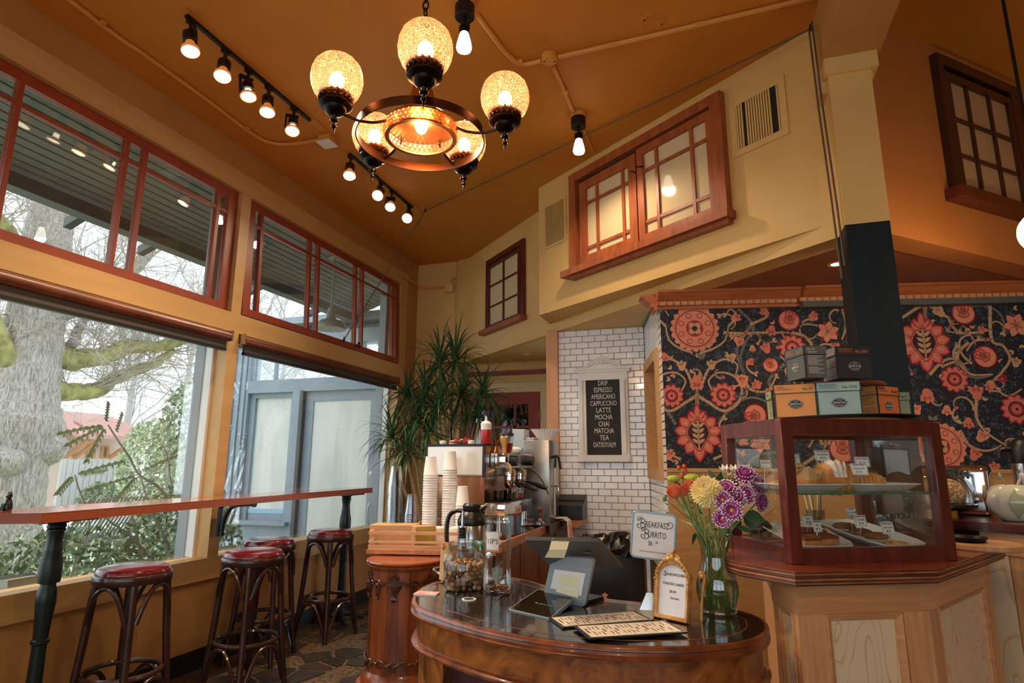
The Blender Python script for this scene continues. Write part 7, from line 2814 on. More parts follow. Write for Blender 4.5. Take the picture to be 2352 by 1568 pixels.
def vstem(t, head, mat_='stem_green', r=.0028):
    o_ = t.location
    a = rf.uniform(0, 6.28)
    base = VP + Vector((.035 * cos(a), .035 * sin(a), .014))
    h = Vector(head)
    dx = Vector((h.x - VP.x, h.y - VP.y, 0))
    neck = VP + Vector((min(max(dx.x, -.1), .1) * .32 - .004 * cos(a), min(max(dx.y, -.1), .1) * .32, .185))
    lip = VP + Vector((min(max(dx.x, -.1), .1) * .52, min(max(dx.y, -.1), .1) * .5, .245))
    q = spl([base - o_, neck - o_, lip - o_, h - o_], 5)
    MB().tube(q, r, 6).build('stem', mat_, t)
    return q


def mum(lab, c, r, facing, mp, mc, layers, name='chrysanthemum', dome=.5):
    t = thing(name, lab, 'flower', c, 0, None)
    d = Vector(facing).normalized()
    F = frame_from_dir(d)
    m = MB()
    for li, (n, rr, el) in enumerate(layers):
        for k in range(n):
            a = 2 * pi * (k + .5 * (li % 2)) / n + rf.uniform(-.05, .05)
            ca, sa = cos(a), sin(a)
            L = r * rr * rf.uniform(.92, 1.06)
            e = radians(el) + rf.uniform(-.06, .06)
            ce, se = cos(e), sin(e)
            w = r * .10
            tx, ty = -sa, ca
            pts = []
            for u, ww, lift in ((.12, .35, 0), (.55, .9, .05), (.85, .95, .03), (1.0, .25, -.02)):
                q = Vector((ca * ce * L * u, sa * ce * L * u, se * L * u + lift * L))
                pts.append((q, ww * w))
            vs = []
            for q, ww in pts:
                vs += [q - Vector((tx, ty, 0)) * ww, q + Vector((0, 0, -.25 * ww)), q + Vector((tx, ty, 0)) * ww]
            fs, ms = [], []
            n0 = len(m.v)
            for i in range(3):
                for s in range(2):
                    m.f.append((n0 + i * 3 + s, n0 + i * 3 + s + 1, n0 + i * 3 + 4 + s, n0 + i * 3 + 3 + s))
                    m.m.append(1 if i == 2 else 0)
            m.v += [tuple(F @ v) for v in vs]
    m.build('petals', mp, t, 60)
    if mc:
        MB().ball((0, 0, 0), r * .19, 12, 6, sc=(1, 1, .6), M=F @ Matrix.Translation((0, 0, r * .08))).build('center', mc, t)
    else:
        MB().ball((0, 0, 0), r * (.56 if r > .045 else .40), 14, 8, M=F @ Matrix.Translation((0, 0, r * (.2 if r > .045 else .12)))).build('heart', mp[0], t)
    MB().lathe([(.003, -r * .42), (r * .22, -r * .15), (r * .26, 0)], 12, M=F).build('calyx', 'stem_green', t)
    vstem(t, Vector(c) - d * r * .4)
    return t


cam_d = lambda c, up=.3, sx=0: (_C - Vector(c)).normalized() + Vector((sx, 0, up))
daisy = [(18, 1.0, 6), (18, .88, 20), (14, .7, 36)]
full = [(20, 1.0, 0), (20, .95, 18), (18, .85, 36), (14, .7, 54), (10, .5, 70)]
PU = ['petal_purple', 'petal_white']
for (X, Y, D, r, up, sx, core, lay, lab) in (
        (610, 412, 1.98, .030, .1, -.1, 'yolk', daisy, 'purple and white chrysanthemum with a yellow centre, leftmost of the cluster'),
        (690, 505, 1.95, .034, .05, 0, 'yolk', daisy, 'purple and white chrysanthemum with a yellow centre, in the middle of the cluster'),
        (608, 578, 1.96, .029, -.05, 0, 'yolk', daisy, 'purple and white chrysanthemum hanging lowest over the vase'),
        (645, 320, 2.04, .036, .6, -.1, None, full, 'full purple chrysanthemum beside the cream bloom'),
        (725, 390, 2.03, .034, .4, .2, None, full, 'full purple chrysanthemum at the centre of the bouquet'),
        (812, 192, 2.12, .038, .8, .1, None, full, 'purple chrysanthemum topmost of the bouquet'),
        (920, 280, 2.10, .036, .2, .9, 'yolk', daisy, 'purple chrysanthemum turned away at the upper right'),
        (815, 365, 2.08, .033, .3, .5, None, full, 'purple chrysanthemum right of the centre, half in shade'),
        (945, 435, 2.06, .034, 0, 1.3, None, daisy, 'purple chrysanthemum seen edge on at the right, above the big leaf')):
    c = PX(X, Y, D)
    mum(lab, c, r * 1.14, cam_d(c, up, sx), PU, core, lay)
c = PX(470, 340, 2.02)
mum('large cream pompon chrysanthemum', c, .054, cam_d(c, .5, -.1), ['petal_cream', 'petal_cream'], None, [(30, 1.0, -14), (30, 1.02, 0), (30, 1.0, 14), (28, .98, 28), (26, .95, 42), (22, .92, 56), (16, .88, 68), (12, .84, 78), (8, .8, 86)], 'pompon_flower')
for (X, Y, r, lab) in ((345, 222, .026, 'lime green button flower above the orange roses'), (180, 225, .020, 'small lime green button flower at the far left')):
    c = PX(X, Y, 2.1)
    t = thing('button_flower', lab, 'flower', c)
    MB().ball((0, 0, 0), r, 16, 10, sc=(1.15, 1, .6)).build('head', 'petal_lime', t)
    vstem(t, c - Vector((0, 0, r * .5)))
for (X, Y, r, lab) in ((195, 352, .0245, 'orange rose at the left of the bouquet'), (330, 302, .022, 'orange rose next to the cream pompon'), (265, 345, .019, 'small orange rose between two orange roses')):
    c = PX(X, Y, 2.06)
    t = thing('rose', lab, 'flower', c)
    F = frame_from_dir(cam_d(c, .9, -.5))
    for li, (n, rr, h) in enumerate(((5, 1.0, .75), (4, .78, .95), (3, .5, 1.05), (2, .26, 1.1))):
        for k in range(n):
            a = 2 * pi * k / n + li
            m = MB()
            vs, fs = [], []
            for j in range(4):
                for i in range(5):
                    aa = a + (i - 2) * (pi / n) * .62
                    rad = r * rr * (.35 + .65 * sin(min(1, j / 2.2) * pi / 2)) * (1.06 if j == 3 else 1)
                    vs.append((rad * cos(aa), rad * sin(aa), r * (-.7 + (h + .7) * j / 3 - (.12 * abs(i - 2) if j == 3 else 0))))
            for j in range(3):
                for i in range(4):
                    fs.append((j * 5 + i, j * 5 + i + 1, (j + 1) * 5 + i + 1, (j + 1) * 5 + i))
            m.add(vs, fs, 0, F)
            m.build('petal', 'petal_orange', t, 80)
    vstem(t, c - Vector((0, 0, r * .6)))
for k, (X, Y) in enumerate(((275, 118), (258, 202), (200, 246), (280, 156), (228, 130))):
    c = PX(X, Y, 2.12)
    t = thing('berry_sprig', ('highest red berry of the bouquet', 'large red berry under the others', 'red berry at the left edge', 'red berry beside the lime button', 'small red berry left of the highest')[k], 'berry', c)
    MB().ball((0, 0, 0), .0075 if k != 1 else .010, 12, 8, sc=(1, 1, 1.2)).build('berry', 'berry_red', t)
    vstem(t, c - Vector((0, 0, .008)), r=.0016)
for k, (X, Y, m_) in enumerate(((630, 165, 'petal_ivory'), (705, 165, 'petal_ivory'), (700, 228, 'petal_peach'), (640, 215, 'petal_peach'))):
    c = PX(X, Y, 2.14)
    t = thing('lily_bloom', ('pale white lily bud left of the top chrysanthemum', 'pale yellow lily bloom beside the top chrysanthemum', 'peach lily bloom behind the purple cluster', 'half open peach lily above the cream pompon')[k], 'flower', c)
    F = frame_from_dir((rf.uniform(-.3, .3), -.5, 1))
    for q in range(6):
        a = 2 * pi * q / 6
        m = MB()
        vs = []
        for u, w, z in ((0, .15, -.4), (.3, .5, .0), (.55, .6, .5), (.8, .1, 1.0)):
            R_ = .022 * u
            vs += [(R_ * cos(a) - w * .012 * sin(a), R_ * sin(a) + w * .012 * cos(a), z * .022), (R_ * cos(a) + w * .012 * sin(a), R_ * sin(a) - w * .012 * cos(a), z * .022)]
        m.add(vs, [(0, 1, 3, 2), (2, 3, 5, 4), (4, 5, 7, 6)], 0, F)
        m.build('petal', m_, t, 60)
    vstem(t, c - Vector((0, 0, .01)))
gl = thing('greenery_bunch', 'bunch of leafy green stems and buds filling the bouquet', 'foliage', VP + Vector((0, 0, .0)))


def bleaf(tip, base, w, m_='leaf_green'):
    a, b_ = Vector(base) - gl.location, Vector(tip) - gl.location
    d = (b_ - a)
    side = d.cross(_fw).normalized()
    vs = []
    for u, ww in ((0, .08), (.2, .7), (.45, 1.0), (.7, .75), (.9, .3), (1, .0)):
        p = a + d * u + Vector((0, 0, -.02 * u * u))
        vs += [p - side * w * ww, p + _fw * w * .25 * ww, p + side * w * ww]
    fs = []
    for i in range(5):
        fs += [(i * 3, i * 3 + 1, i * 3 + 4, i * 3 + 3), (i * 3 + 1, i * 3 + 2, i * 3 + 5, i * 3 + 4)]
    MB().add(vs, fs).build('leaf', m_, gl, 70)


for (tx, ty, bx, by, D, w, m_) in ((985, 545, 800, 560, 2.03, .026, 'leaf_green'), (900, 620, 800, 550, 2.05, .022, 'leaf_green'), (880, 660, 730, 650, 2.06, .010, 'leaf_green'), (480, 100, 560, 260, 2.16, .010, 'leaf_sage'), (590, 130, 580, 270, 2.15, .012, 'leaf_green'),
                                   (630, 95, 600, 240, 2.17, .011, 'leaf_green'), (420, 300, 390, 220, 2.1, .012, 'leaf_green'), (240, 300, 200, 270, 2.1, .014, 'leaf_sage'), (340, 760, 380, 700, 2.1, .008, 'leaf_green'), (700, 680, 560, 600, 2.08, .009, 'leaf_green'), (740, 110, 740, 220, 2.16, .008, 'leaf_sage')):
    bleaf(PX(tx, ty, D), PX(bx, by, D), w, m_)
for k in range(60):
    X, Y = rf.uniform(230, 760), rf.uniform(430, 720)
    if abs(X - 530) > 90 + (740 - Y) * .75:
        continue
    D = rf.uniform(2.04, 2.2)
    bleaf(PX(X + rf.uniform(-60, 60), Y - rf.uniform(20, 90), D), PX(X, Y, D), rf.uniform(.003, .008), rf.choice(('leaf_green', 'leaf_sage', 'stem_green')))
b = MB()
for k in range(26):
    a = rf.uniform(0, 6.28)
    base_ = Vector((.04 * cos(a), .04 * sin(a), .013))
    nx = rf.uniform(-.034, .034)
    top = PX(rf.uniform(215, 760), rf.uniform(380, 640), rf.uniform(2.05, 2.2)) - gl.location
    b.tube(spl([base_, Vector((-base_.x * .4 + nx * .4, -base_.y * .3, .12)), Vector((nx, rf.uniform(-.03, .03), .22)), top], 4), rf.uniform(.0011, .0021), 5)
o = b.build('stems', 'stem_green', gl)
o['kind'] = 'stuff'
b = MB()
q = spl([PX(380, 640, 2.1) - gl.location, PX(220, 500, 2.08) - gl.location, PX(100, 400, 2.06) - gl.location], 5)
b.tube(q, .0014, 5)
b.ball(q[-1], .0085, 10, 7, sc=(1, 1, 1.2))
b.build('bud', 'stem_green', gl)
# ================================================================== PASTRY COUNTER
ZC = .95
pc_ = thing('pastry_counter', 'pine panelled pastry counter with thick layered plywood edge', 'counter', (.5, 2.6, 0))
PC = Vector((.5, 2.6))
top = [(.015, 2.16), (.06, 2.083), (.201, 1.969), (.61, 2.165), (1.013, 2.807), (.93, 3.00), (.66, 3.25), (.1, 3.5), (.02, 3.3)]
lc = lambda ps: [(p[0] - PC.x, p[1] - PC.y) for p in ps]


def inset_poly(ps, d):
    n = len(ps)
    out = []
    for i in range(n):
        p0, p, p1 = Vector(ps[i - 1]), Vector(ps[i]), Vector(ps[(i + 1) % n])
        a, b_ = (p - p0).normalized(), (p1 - p).normalized()
        na, nb_ = Vector((-a.y, a.x)), Vector((-b_.y, b_.x))
        nn = (na + nb_)
        nn = nn.normalized() if nn.length > 1e-6 else na
        out.append(tuple(p + nn * d / max(.4, nn.dot(na))))
    return out


MB().prism(lc(inset_poly(top, .0005)), ZC - .003, ZC).build('countertop', 'wood_top_red', pc_)
for k, (z0, z1, d, m_) in enumerate(((ZC - .008, ZC - .003, .000, 'ply_dark'), (ZC - .012, ZC - .008, .001, 'ply_tan'), (ZC - .019, ZC - .012, .0, 'ply_dark'), (ZC - .022, ZC - .019, .004, 'ply_black'), (ZC - .027, ZC - .022, .001, 'ply_tan'), (ZC - .033, ZC - .027, .0, 'ply_dark'), (ZC - .037, ZC - .033, .003, 'ply_tan'), (ZC - .042, ZC - .037, .005, 'ply_black'))):
    MB().prism(lc(inset_poly(top, d)), z0, z1).build('ply_layer', m_, pc_)
body = [(.17, 2.36), (.155, 2.20), (.207, 2.035), (.585, 2.215), (.945, 2.79), (.88, 2.96), (.63, 3.19), (.17, 3.3)]
MB().prism(lc(inset_poly(body, .02)), 0, ZC - .042).build('carcass', 'wood_pine', pc_)
MB().prism(lc(inset_poly(body, -.004)), ZC - .128, ZC - .042).build('apron', 'wood_pine_h', pc_)


def face_panel(a, b_, name='panel'):
    A_, B_ = Vector(a), Vector(b_)
    d = (B_ - A_)
    L = d.length
    ang = math.atan2(d.y, d.x)
    M = Matrix.Translation((A_.x - PC.x, A_.y - PC.y, 0)) @ Matrix.Rotation(ang, 4, 'Z')   # x along, -y outwards
    zt_, sw = ZC - .128, min(.085, L * .2)
    MB().box(0, sw, -.001, .02, 0, zt_, M=M).build('stile', 'wood_pine', pc_)
    MB().box(L - sw, L, -.001, .02, 0, zt_, M=M).build('stile', 'wood_pine', pc_)
    MB().box(sw, L - sw, .0, .02, 0, .10, M=M).build('rail', 'wood_pine_h', pc_)
    prof_ = [(0, 0.003), (.006, -.003), (.013, .001), (.020, .004), (.024, .013)]
    x0, x1, z0, z1 = sw, L - sw, .10, zt_
    m = MB()
    for i in range(len(prof_) - 1):
        (u0, y0), (u1, y1) = prof_[i], prof_[i + 1]
        o0 = [(x0 + u0, y0, z0 + u0), (x1 - u0, y0, z0 + u0), (x1 - u0, y0, z1 - u0), (x0 + u0, y0, z1 - u0)]
        o1 = [(x0 + u1, y1, z0 + u1), (x1 - u1, y1, z0 + u1), (x1 - u1, y1, z1 - u1), (x0 + u1, y1, z1 - u1)]
        m.add(o0 + o1, [(j, (j + 1) % 4, (j + 1) % 4 + 4, j + 4) for j in range(4)], 0, M)
    m.build('panel_moulding', 'wood_pine_h', pc_, 0)
    MB().box(x0 + .022, x1 - .022, .012, .02, z0 + .022, z1 - .022, M=M).build('plywood_panel', 'wood_ply_face', pc_)


for i in (1, 2, 3):
    face_panel(body[i], body[i + 1])

# raised counter to the right and behind
uc = thing('raised_counter', 'higher back counter with dark mahogany edge right of the display case', 'counter', (1.1, 3.1, 0))
UP = [(.70, 3.31), (1.0, 3.02), (1.20, 2.83), (1.9, 2.6), (2.2, 3.9), (1.0, 3.9), (.70, 3.6)]
lu = lambda ps: [(p[0] - 1.1, p[1] - 3.1) for p in ps]
MB().prism(lu(UP), 1.008, 1.02).build('countertop', 'wood_mahogany', uc)
MB().prism(lu(inset_poly(UP, .005)), .996, 1.008).build('edge_layer', 'wood_mahogany', uc)
MB().prism(lu(inset_poly(UP, .002)), .984, .996).build('edge_layer', 'wood_walnut_dark', uc)
MB().prism(lu(inset_poly(UP, .05)), 0, .984).build('carcass', 'wood_walnut_dark', uc)
ub = inset_poly(UP, .045)
for (a, b_, k) in ((ub[1], ub[2], 0), (ub[2], ub[3], 1)):
    A_, B_ = Vector(a), Vector(b_)
    d = B_ - A_
    M = Matrix.Translation((A_.x - 1.1, A_.y - 3.1, 0)) @ Matrix.Rotation(math.atan2(d.y, d.x), 4, 'Z')
    n = max(2, int(d.length / .075))
    MB().box(0, d.length, -.022, .0, .90, .984, M=M).build('rail', 'wood_pine_h', uc)
    for i in range(n):
        x0 = d.length * i / n
        x1 = d.length * (i + 1) / n - .004
        MB().box(x0, x1, -.014 + (.004 if i % 2 else 0), .0, 0, .90, M=M).build('board', 'wood_pine' if i % 2 else 'wood_ply_face', uc)

# ------------------------------------------------------------------ display case
aC = radians(26.8)
FLc = Vector((.209, 2.09, ZC))
case = thing('display_case', 'red mahogany and glass pastry display case on the counter', 'display case', FLc, aC)
CW, CD, CH, FR = .572, .395, .437, .040
for x in (0, CW - FR):
    for y in (0, CD - FR):
        MB().rbox(x, x + FR, y, y + FR, 0, CH, .0025, 1).build('post', 'wood_mahogany', case)
for z0, z1 in ((0, .046), (CH - .046, CH)):
    for y in (.002, CD - FR + .002):
        MB().box(FR, CW - FR, y, y + FR - .004, z0, z1).build('rail', 'wood_mahogany', case)
    for x in (.002, CW - FR + .002):
        MB().box(x, x + FR - .004, FR, CD - FR, z0, z1).build('rail', 'wood_mahogany', case)
b = MB()
for x0, x1, y0, y1 in ((.003, CW - .003, .003, FR + .01), (.003, CW - .003, CD - FR - .01, CD - .003), (.003, FR + .01, FR, CD - FR), (CW - FR - .01, CW - .003, FR, CD - FR)):
    b.box(x0, x1, y0, y1, CH, CH + .006)
b.build('top_frame', 'wood_mahogany', case)
MB().box(FR, CW - FR, FR, CD - FR, CH - .002, CH + .003).build('top_glass', 'glass_case', case)
MB().box(FR - .01, CW - FR + .01, FR - .01, CD - FR + .01, .010, .018).build('floor_board', 'wood_walnut_dark', case)
MB().box(FR, CW - FR, .016, .019, .046, CH - .046).build('front_glass', 'glass_case', case)
for x in (.016, CW - .019):
    MB().box(x, x + .003, FR, CD - FR, .046, CH - .046).build('side_glass', 'glass_case', case)
ZS = .210
sh = MB().box(.021, CW - .021, .022, CD - .022, ZS - .006, ZS)
sh.build('glass_shelf', 'glass_shelf', case)
MB().box(.021, CW - .021, .0205, .022, ZS - .006, ZS).build('shelf_edge', 'glass_edge', case)
for x in (CW / 2 - .05,):
    MB().box(x, x + .022, CD - .035, CD - .015, .046, CH - .046).build('back_stile', 'wood_mahogany', case)
MB().box(CW / 2 - .05, CW - FR, CD - .030, CD - .022, .046, CH - .046).build('sliding_door', 'glass_case', case)
CM = Matrix.Translation(FLc) @ Matrix.Rotation(aC, 4, 'Z')
rc = random.Random(8)


def in_case(x, y, z):
    return CM @ Vector((x, y, z))


def platter(lab, x, y, z, w, d, rz, flat=True):
    t = thing('platter', lab, 'platter', in_case(x, y, z), aC + rz, 'white scalloped platters')
    m = MB()
    n = 44
    rings = ((.68, .0, 0), (.72, .0, 0), (.88, .014, 0), (1.0, .024, 1), (1.0, .027, 1), (.88, .017, 0), (.70, .005, 0))
    for s, zz2, sc in rings:
        for i in range(n):
            a = 2 * pi * i / n
            ca, sa = cos(a), sin(a)
            p = 5.0
            r = 1 / (abs(ca) ** p + abs(sa) ** p) ** (1 / p)
            k = s * (1 + (.014 * cos(a * 22) if sc else 0))
            m.v.append((r * ca * k * w / 2, r * sa * k * d / 2, zz2))
    for j in range(len(rings) - 1):
        for i in range(n):
            i2 = (i + 1) % n
            m.f.append((j * n + i, j * n + i2, (j + 1) * n + i2, (j + 1) * n + i))
            m.m.append(0)
    m.f.append(tuple(range(n - 1, -1, -1)))
    m.m.append(0)
    q = (len(rings) - 1) * n
    m.f.append(tuple(range(q, q + n)))
    m.m.append(0)
    m.build('dish', 'ceramic_white', t, 50)
    return t


U = ZS
L_ = .020
platter('white scalloped platter under the scones on the upper glass shelf', .150, .185, U, .255, .29, 0)
platter('white scalloped platter under the croissants on the upper glass shelf', .415, .185, U, .255, .29, 0)
platter('white scalloped platter with bar slices at the lower left of the case', .165, .175, L_ + .024, .205, .27, -.05).rotation_euler[0] = .17
platter('white scalloped platter with cookies at the lower right of the case', .41, .185, L_ + .027, .20, .31, .1).rotation_euler[0] = .17


def lowz(y):
    return L_ + .011 + .172 * (y - .035)


def blob(name, lab, p, sc, mt, rz=0, amp=.12, cat='pastry', group=None):
    t = thing(name, lab, cat, p, rz, group)
    m = MB().ball((0, 0, 0), 1, 20, 12)
    s = rc.uniform(0, 9)
    vs = []
    for v in m.v:
        k = 1 + amp * (sin(3.1 * v[0] + s) * cos(2.7 * v[1] + s) + .5 * sin(6 * v[2] + 5 * v[0] + s))
        z = v[2] * k
        if z < -.6:
            z = -.6
        vs.append((v[0] * k * sc[0], v[1] * k * sc[1], (z + .6) * sc[2] / 1.6))
    m.v = vs
    m.build('crumb', mt, t, 70)
    return t


t = blob('scone', 'golden scone in a paper liner on the left upper platter', in_case(.155, .12, U + .006), (.045, .040, .062), 'crust', 0, .14)
m = MB()
n = 20
for j, (r, z) in enumerate(((.030, 0), (.040, .035), (.052, .06))):
    for i in range(n):
        a = 2 * pi * i / n
        k = r * (1 + (.16 * j * cos(4 * a) / 2) + .05 * (i % 2))
        m.v.append((k * cos(a), k * sin(a), z + (.018 * cos(4 * a) if j == 2 else 0)))
for j in range(2):
    for i in range(n):
        m.f.append((j * n + i, j * n + (i + 1) % n, (j + 1) * n + (i + 1) % n, (j + 1) * n + i))
        m.m.append(0)
m.build('paper_liner', 'bag_kraft', t)
blob('scone', 'flat golden scone left of the paper lined scone', in_case(.075, .14, U + .006), (.042, .038, .035), 'crust', .5)
blob('scone', 'scone at the back of the left upper platter', in_case(.13, .26, U + .006), (.038, .036, .038), 'crust', 1.5)


def croissant(lab, p, rz, L=.12, sugar=False, flat=1.0):
    t = thing('croissant', lab, 'pastry', p, rz, None)
    m = MB()
    pts, rs2 = [], []
    N = 26
    for i in range(N + 1):
        u = -1 + 2 * i / N
        a = u * 1.15
        pts.append((L * .55 * sin(a), -L * .30 * (1 - cos(a)) + .02, .026 * flat))
        rr2 = .032 * (1 - abs(u) ** 2.2) + .006
        rs2.append(rr2 * (1 + .10 * (1 if (i // 2) % 2 else -.3)) * flat)
    m.tube(pts, rs2, 12)
    m.build('pastry', 'croissant', t, 50)
    if sugar:
        m2 = MB().tube([(p_[0], p_[1], p_[2] + .003) for p_ in pts[8:19]], [r * 1.01 for r in rs2[8:19]], 12)
        m2.f = [f for f in m2.f if sum(m2.v[i][2] for i in f) / len(f) > .036]
        m2.m = [0] * len(m2.f)
        m2.build('powdered_sugar', 'sugar', t, 70)
    return t


croissant('large croissant dusted with powdered sugar on the upper platter', in_case(.268, .12, U + .006), .15, .13, True, 1.45)
croissant('plain glazed croissant behind the sugared croissant', in_case(.37, .24, U + .006), -.2, .13, False, 1.2)
croissant('almond croissant at the right of the upper platter', in_case(.385, .13, U + .006), .5, .12, False, .95)
croissant('small croissant at the back right of the upper platter', in_case(.49, .24, U + .006), .2, .10, False, .85)
m = thing('almond_flakes', 'scattered almond flakes on the right upper platter', 'crumbs', in_case(.46, .14, U + .007))
b = MB()
for k in range(40):
    b.ball((rc.uniform(-.04, .04), rc.uniform(-.05, .05), 0.002), rc.uniform(.002, .004), 5, 3, sc=(1.4, 1, .4))
o = b.build('flakes', 'crust', m)
o['kind'] = 'stuff'
for k, (x, y, rz, lab) in enumerate(((.125, .10, .1, 'caramel topped bar slice at the front of the lower left platter'), (.195, .115, .15, 'caramel topped bar slice right of the front slice'), (.13, .165, .05, 'caramel topped bar slice behind the front slices'), (.20, .18, .1, 'caramel topped bar slice furthest back on the lower platter'))):
    t = thing('bar_slice', lab, 'pastry', in_case(x, y, lowz(y)), aC + rz)
    t.rotation_euler[0] = .17
    MB().rbox(-.035, .035, -.026, .026, 0, .022, .004, 2).build('base', 'crust', t)
    MB().rbox(-.034, .034, -.025, .025, .020, .030, .004, 2).build('topping', 'caramel', t)
for k, (x, y, z, lab) in enumerate(((.385, .19, .004, 'brown cookie at the back of the lower right platter'), (.40, .135, .006, 'brown cookie overlapping another cookie on the lower right platter'), (.37, .25, .008, 'brown cookie lying behind the name cards'))):
    blob('cookie', lab, in_case(x, y, lowz(y) + z), (.038, .037, .022), 'cookie', k, .05)
t = blob('cookie', 'pale chocolate chip cookie nearest the front glass', in_case(.425, .08, lowz(.08)), (.038, .037, .016), 'cookie_pale', 0, .04)
# dark muffin with gold leaf
t = thing('dark_muffin', 'dark chocolate muffin with a gold paper leaf at the left of the case', 'pastry', in_case(.085, .31, L_))
MB().lathe([(.0, 0), (.030, 0), (.040, .05), (.0, .05)], 20).build('muffin_cup', 'paint_black', t)
MB().ball((0, 0, .055), .042, 16, 10, sc=(1, 1, .75)).build('muffin_top', 'lid_brown', t)
b = MB().add([(0, 0, .08), (.03, -.01, .105), (.06, .0, .13), (.035, .012, .11), (-.02, -.01, .09), (-.035, .005, .115), (-.01, .01, .10)], [(0, 1, 2, 3), (0, 4, 5, 6)])
b.build('gold_leaf_paper', 'brass', t, 0)


def tag_card(lines, x, y, z, rz, lab, w=.044, h=.034, sth=.035):
    t = thing('name_card', lab, 'price card', in_case(x, y, z), aC + rz)
    b = MB()
    for sg in (-1, 1):
        b.tube([(sg * .007, .004, 0), (sg * .005, .001, sth * .8), (sg * .004, 0, sth + h * .3)], .0009, 5)
    b.build('wire_stand', 'steel', t)
    M = Matrix.Translation((0, -.001, sth)) @ Matrix.Rotation(radians(-12), 4, 'X') @ Matrix.Rotation(pi / 2, 4, 'X')
    MB().box(-w / 2, w / 2, 0, h, -.0006, .0006, M=M).build('card', 'paper', t, 0)
    b = MB()
    for (x0, x1, y0, y1) in ((-w / 2 + .002, w / 2 - .002, .002, .003), (-w / 2 + .002, w / 2 - .002, h - .003, h - .002), (-w / 2 + .002, -w / 2 + .003, .002, h - .002), (w / 2 - .003, w / 2 - .002, .002, h - .002)):
        b.box(x0, x1, y0, y1, .0006, .0008, 0, M)
    n = len(lines)
    for i, s in enumerate(lines):
        sz = min(.0085, .062 / max(4, len(s)))
        put_text(b, s, sz, M @ Matrix.Translation((0, h * (n - i - .30) / (n + .35), .0008)))
    b.build('lettering', 'ink', t, 0)


for ln, x, y, cz, rz, w, h, lab in (
        (('BACON', 'SCONE', '$4.00'), .120, .13, .318, -.15, .042, .034, 'name card for the bacon scone on the upper shelf'),
        (('CHOCOLATE', 'CROISSANT', '$3.95'), .25, .16, .329, -.1, .052, .036, 'name card standing behind the sugared croissant'),
        (('CROISSANT', '$3.50'), .375, .13, .308, -.35, .046, .034, 'small name card at the right rear of the upper shelf'),
        (('ALMOND', 'CROISSANT', '$4.25'), .325, .085, .283, -.42, .052, .038, 'tilted name card in front of the almond croissant'),
        (('SCONE',), .035, .16, .30, -.1, .034, .028, 'name card seen through the side glass'),
        (('CARAMEL', 'BAR', '$3.75'), .16, .14, .118, .1, .040, .034, 'rear name card behind the bar slices'),
        (('VEGAN', 'BAR', '$3.75'), .165, .10, .101, .2, .034, .036, 'front name card standing on the bar slices'),
        (('OAT', 'COOKIE', '$2.75'), .34, .16, .135, .05, .036, .034, 'rear name card at the back of the cookie platter'),
        (('SNICKERDOODLE', 'COOKIE', '$2.75'), .335, .115, .115, .1, .046, .036, 'name card standing over the brown cookies'),
        (('CHOCOLATE', 'CHIP COOKIE', '$2.75'), .425, .105, .091, .15, .052, .038, 'name card behind the pale chocolate chip cookie')):
    bz = U + .008 if cz > .2 else lowz(y) + .006
    tag_card(ln, x, y, bz, rz, lab, w, h, cz - h / 2 - bz)

# ------------------------------------------------------------------ tiered board of tea boxes on top of the case
ZTOP = ZC + CH + .006
TTC = atd(1938, 955, 2.22)
TTC.z = ZC + CH + .006
ls = thing('turntable', 'round dark turntable on a pale wooden base on top of the case', 'turntable', TTC)
MB().lathe([(.0, 0), (.17, 0), (.18, .012), (.0, .012)], 40).build('base', 'wood_light', ls)
MB().lathe([(.0, .012), (.235, .014), (.242, .018), (.242, .021), (.23, .019), (.0, .018)], 52).build('plate', 'paint_black', ls)
ZL = ZTOP + .020
BW, BH = .138, .114


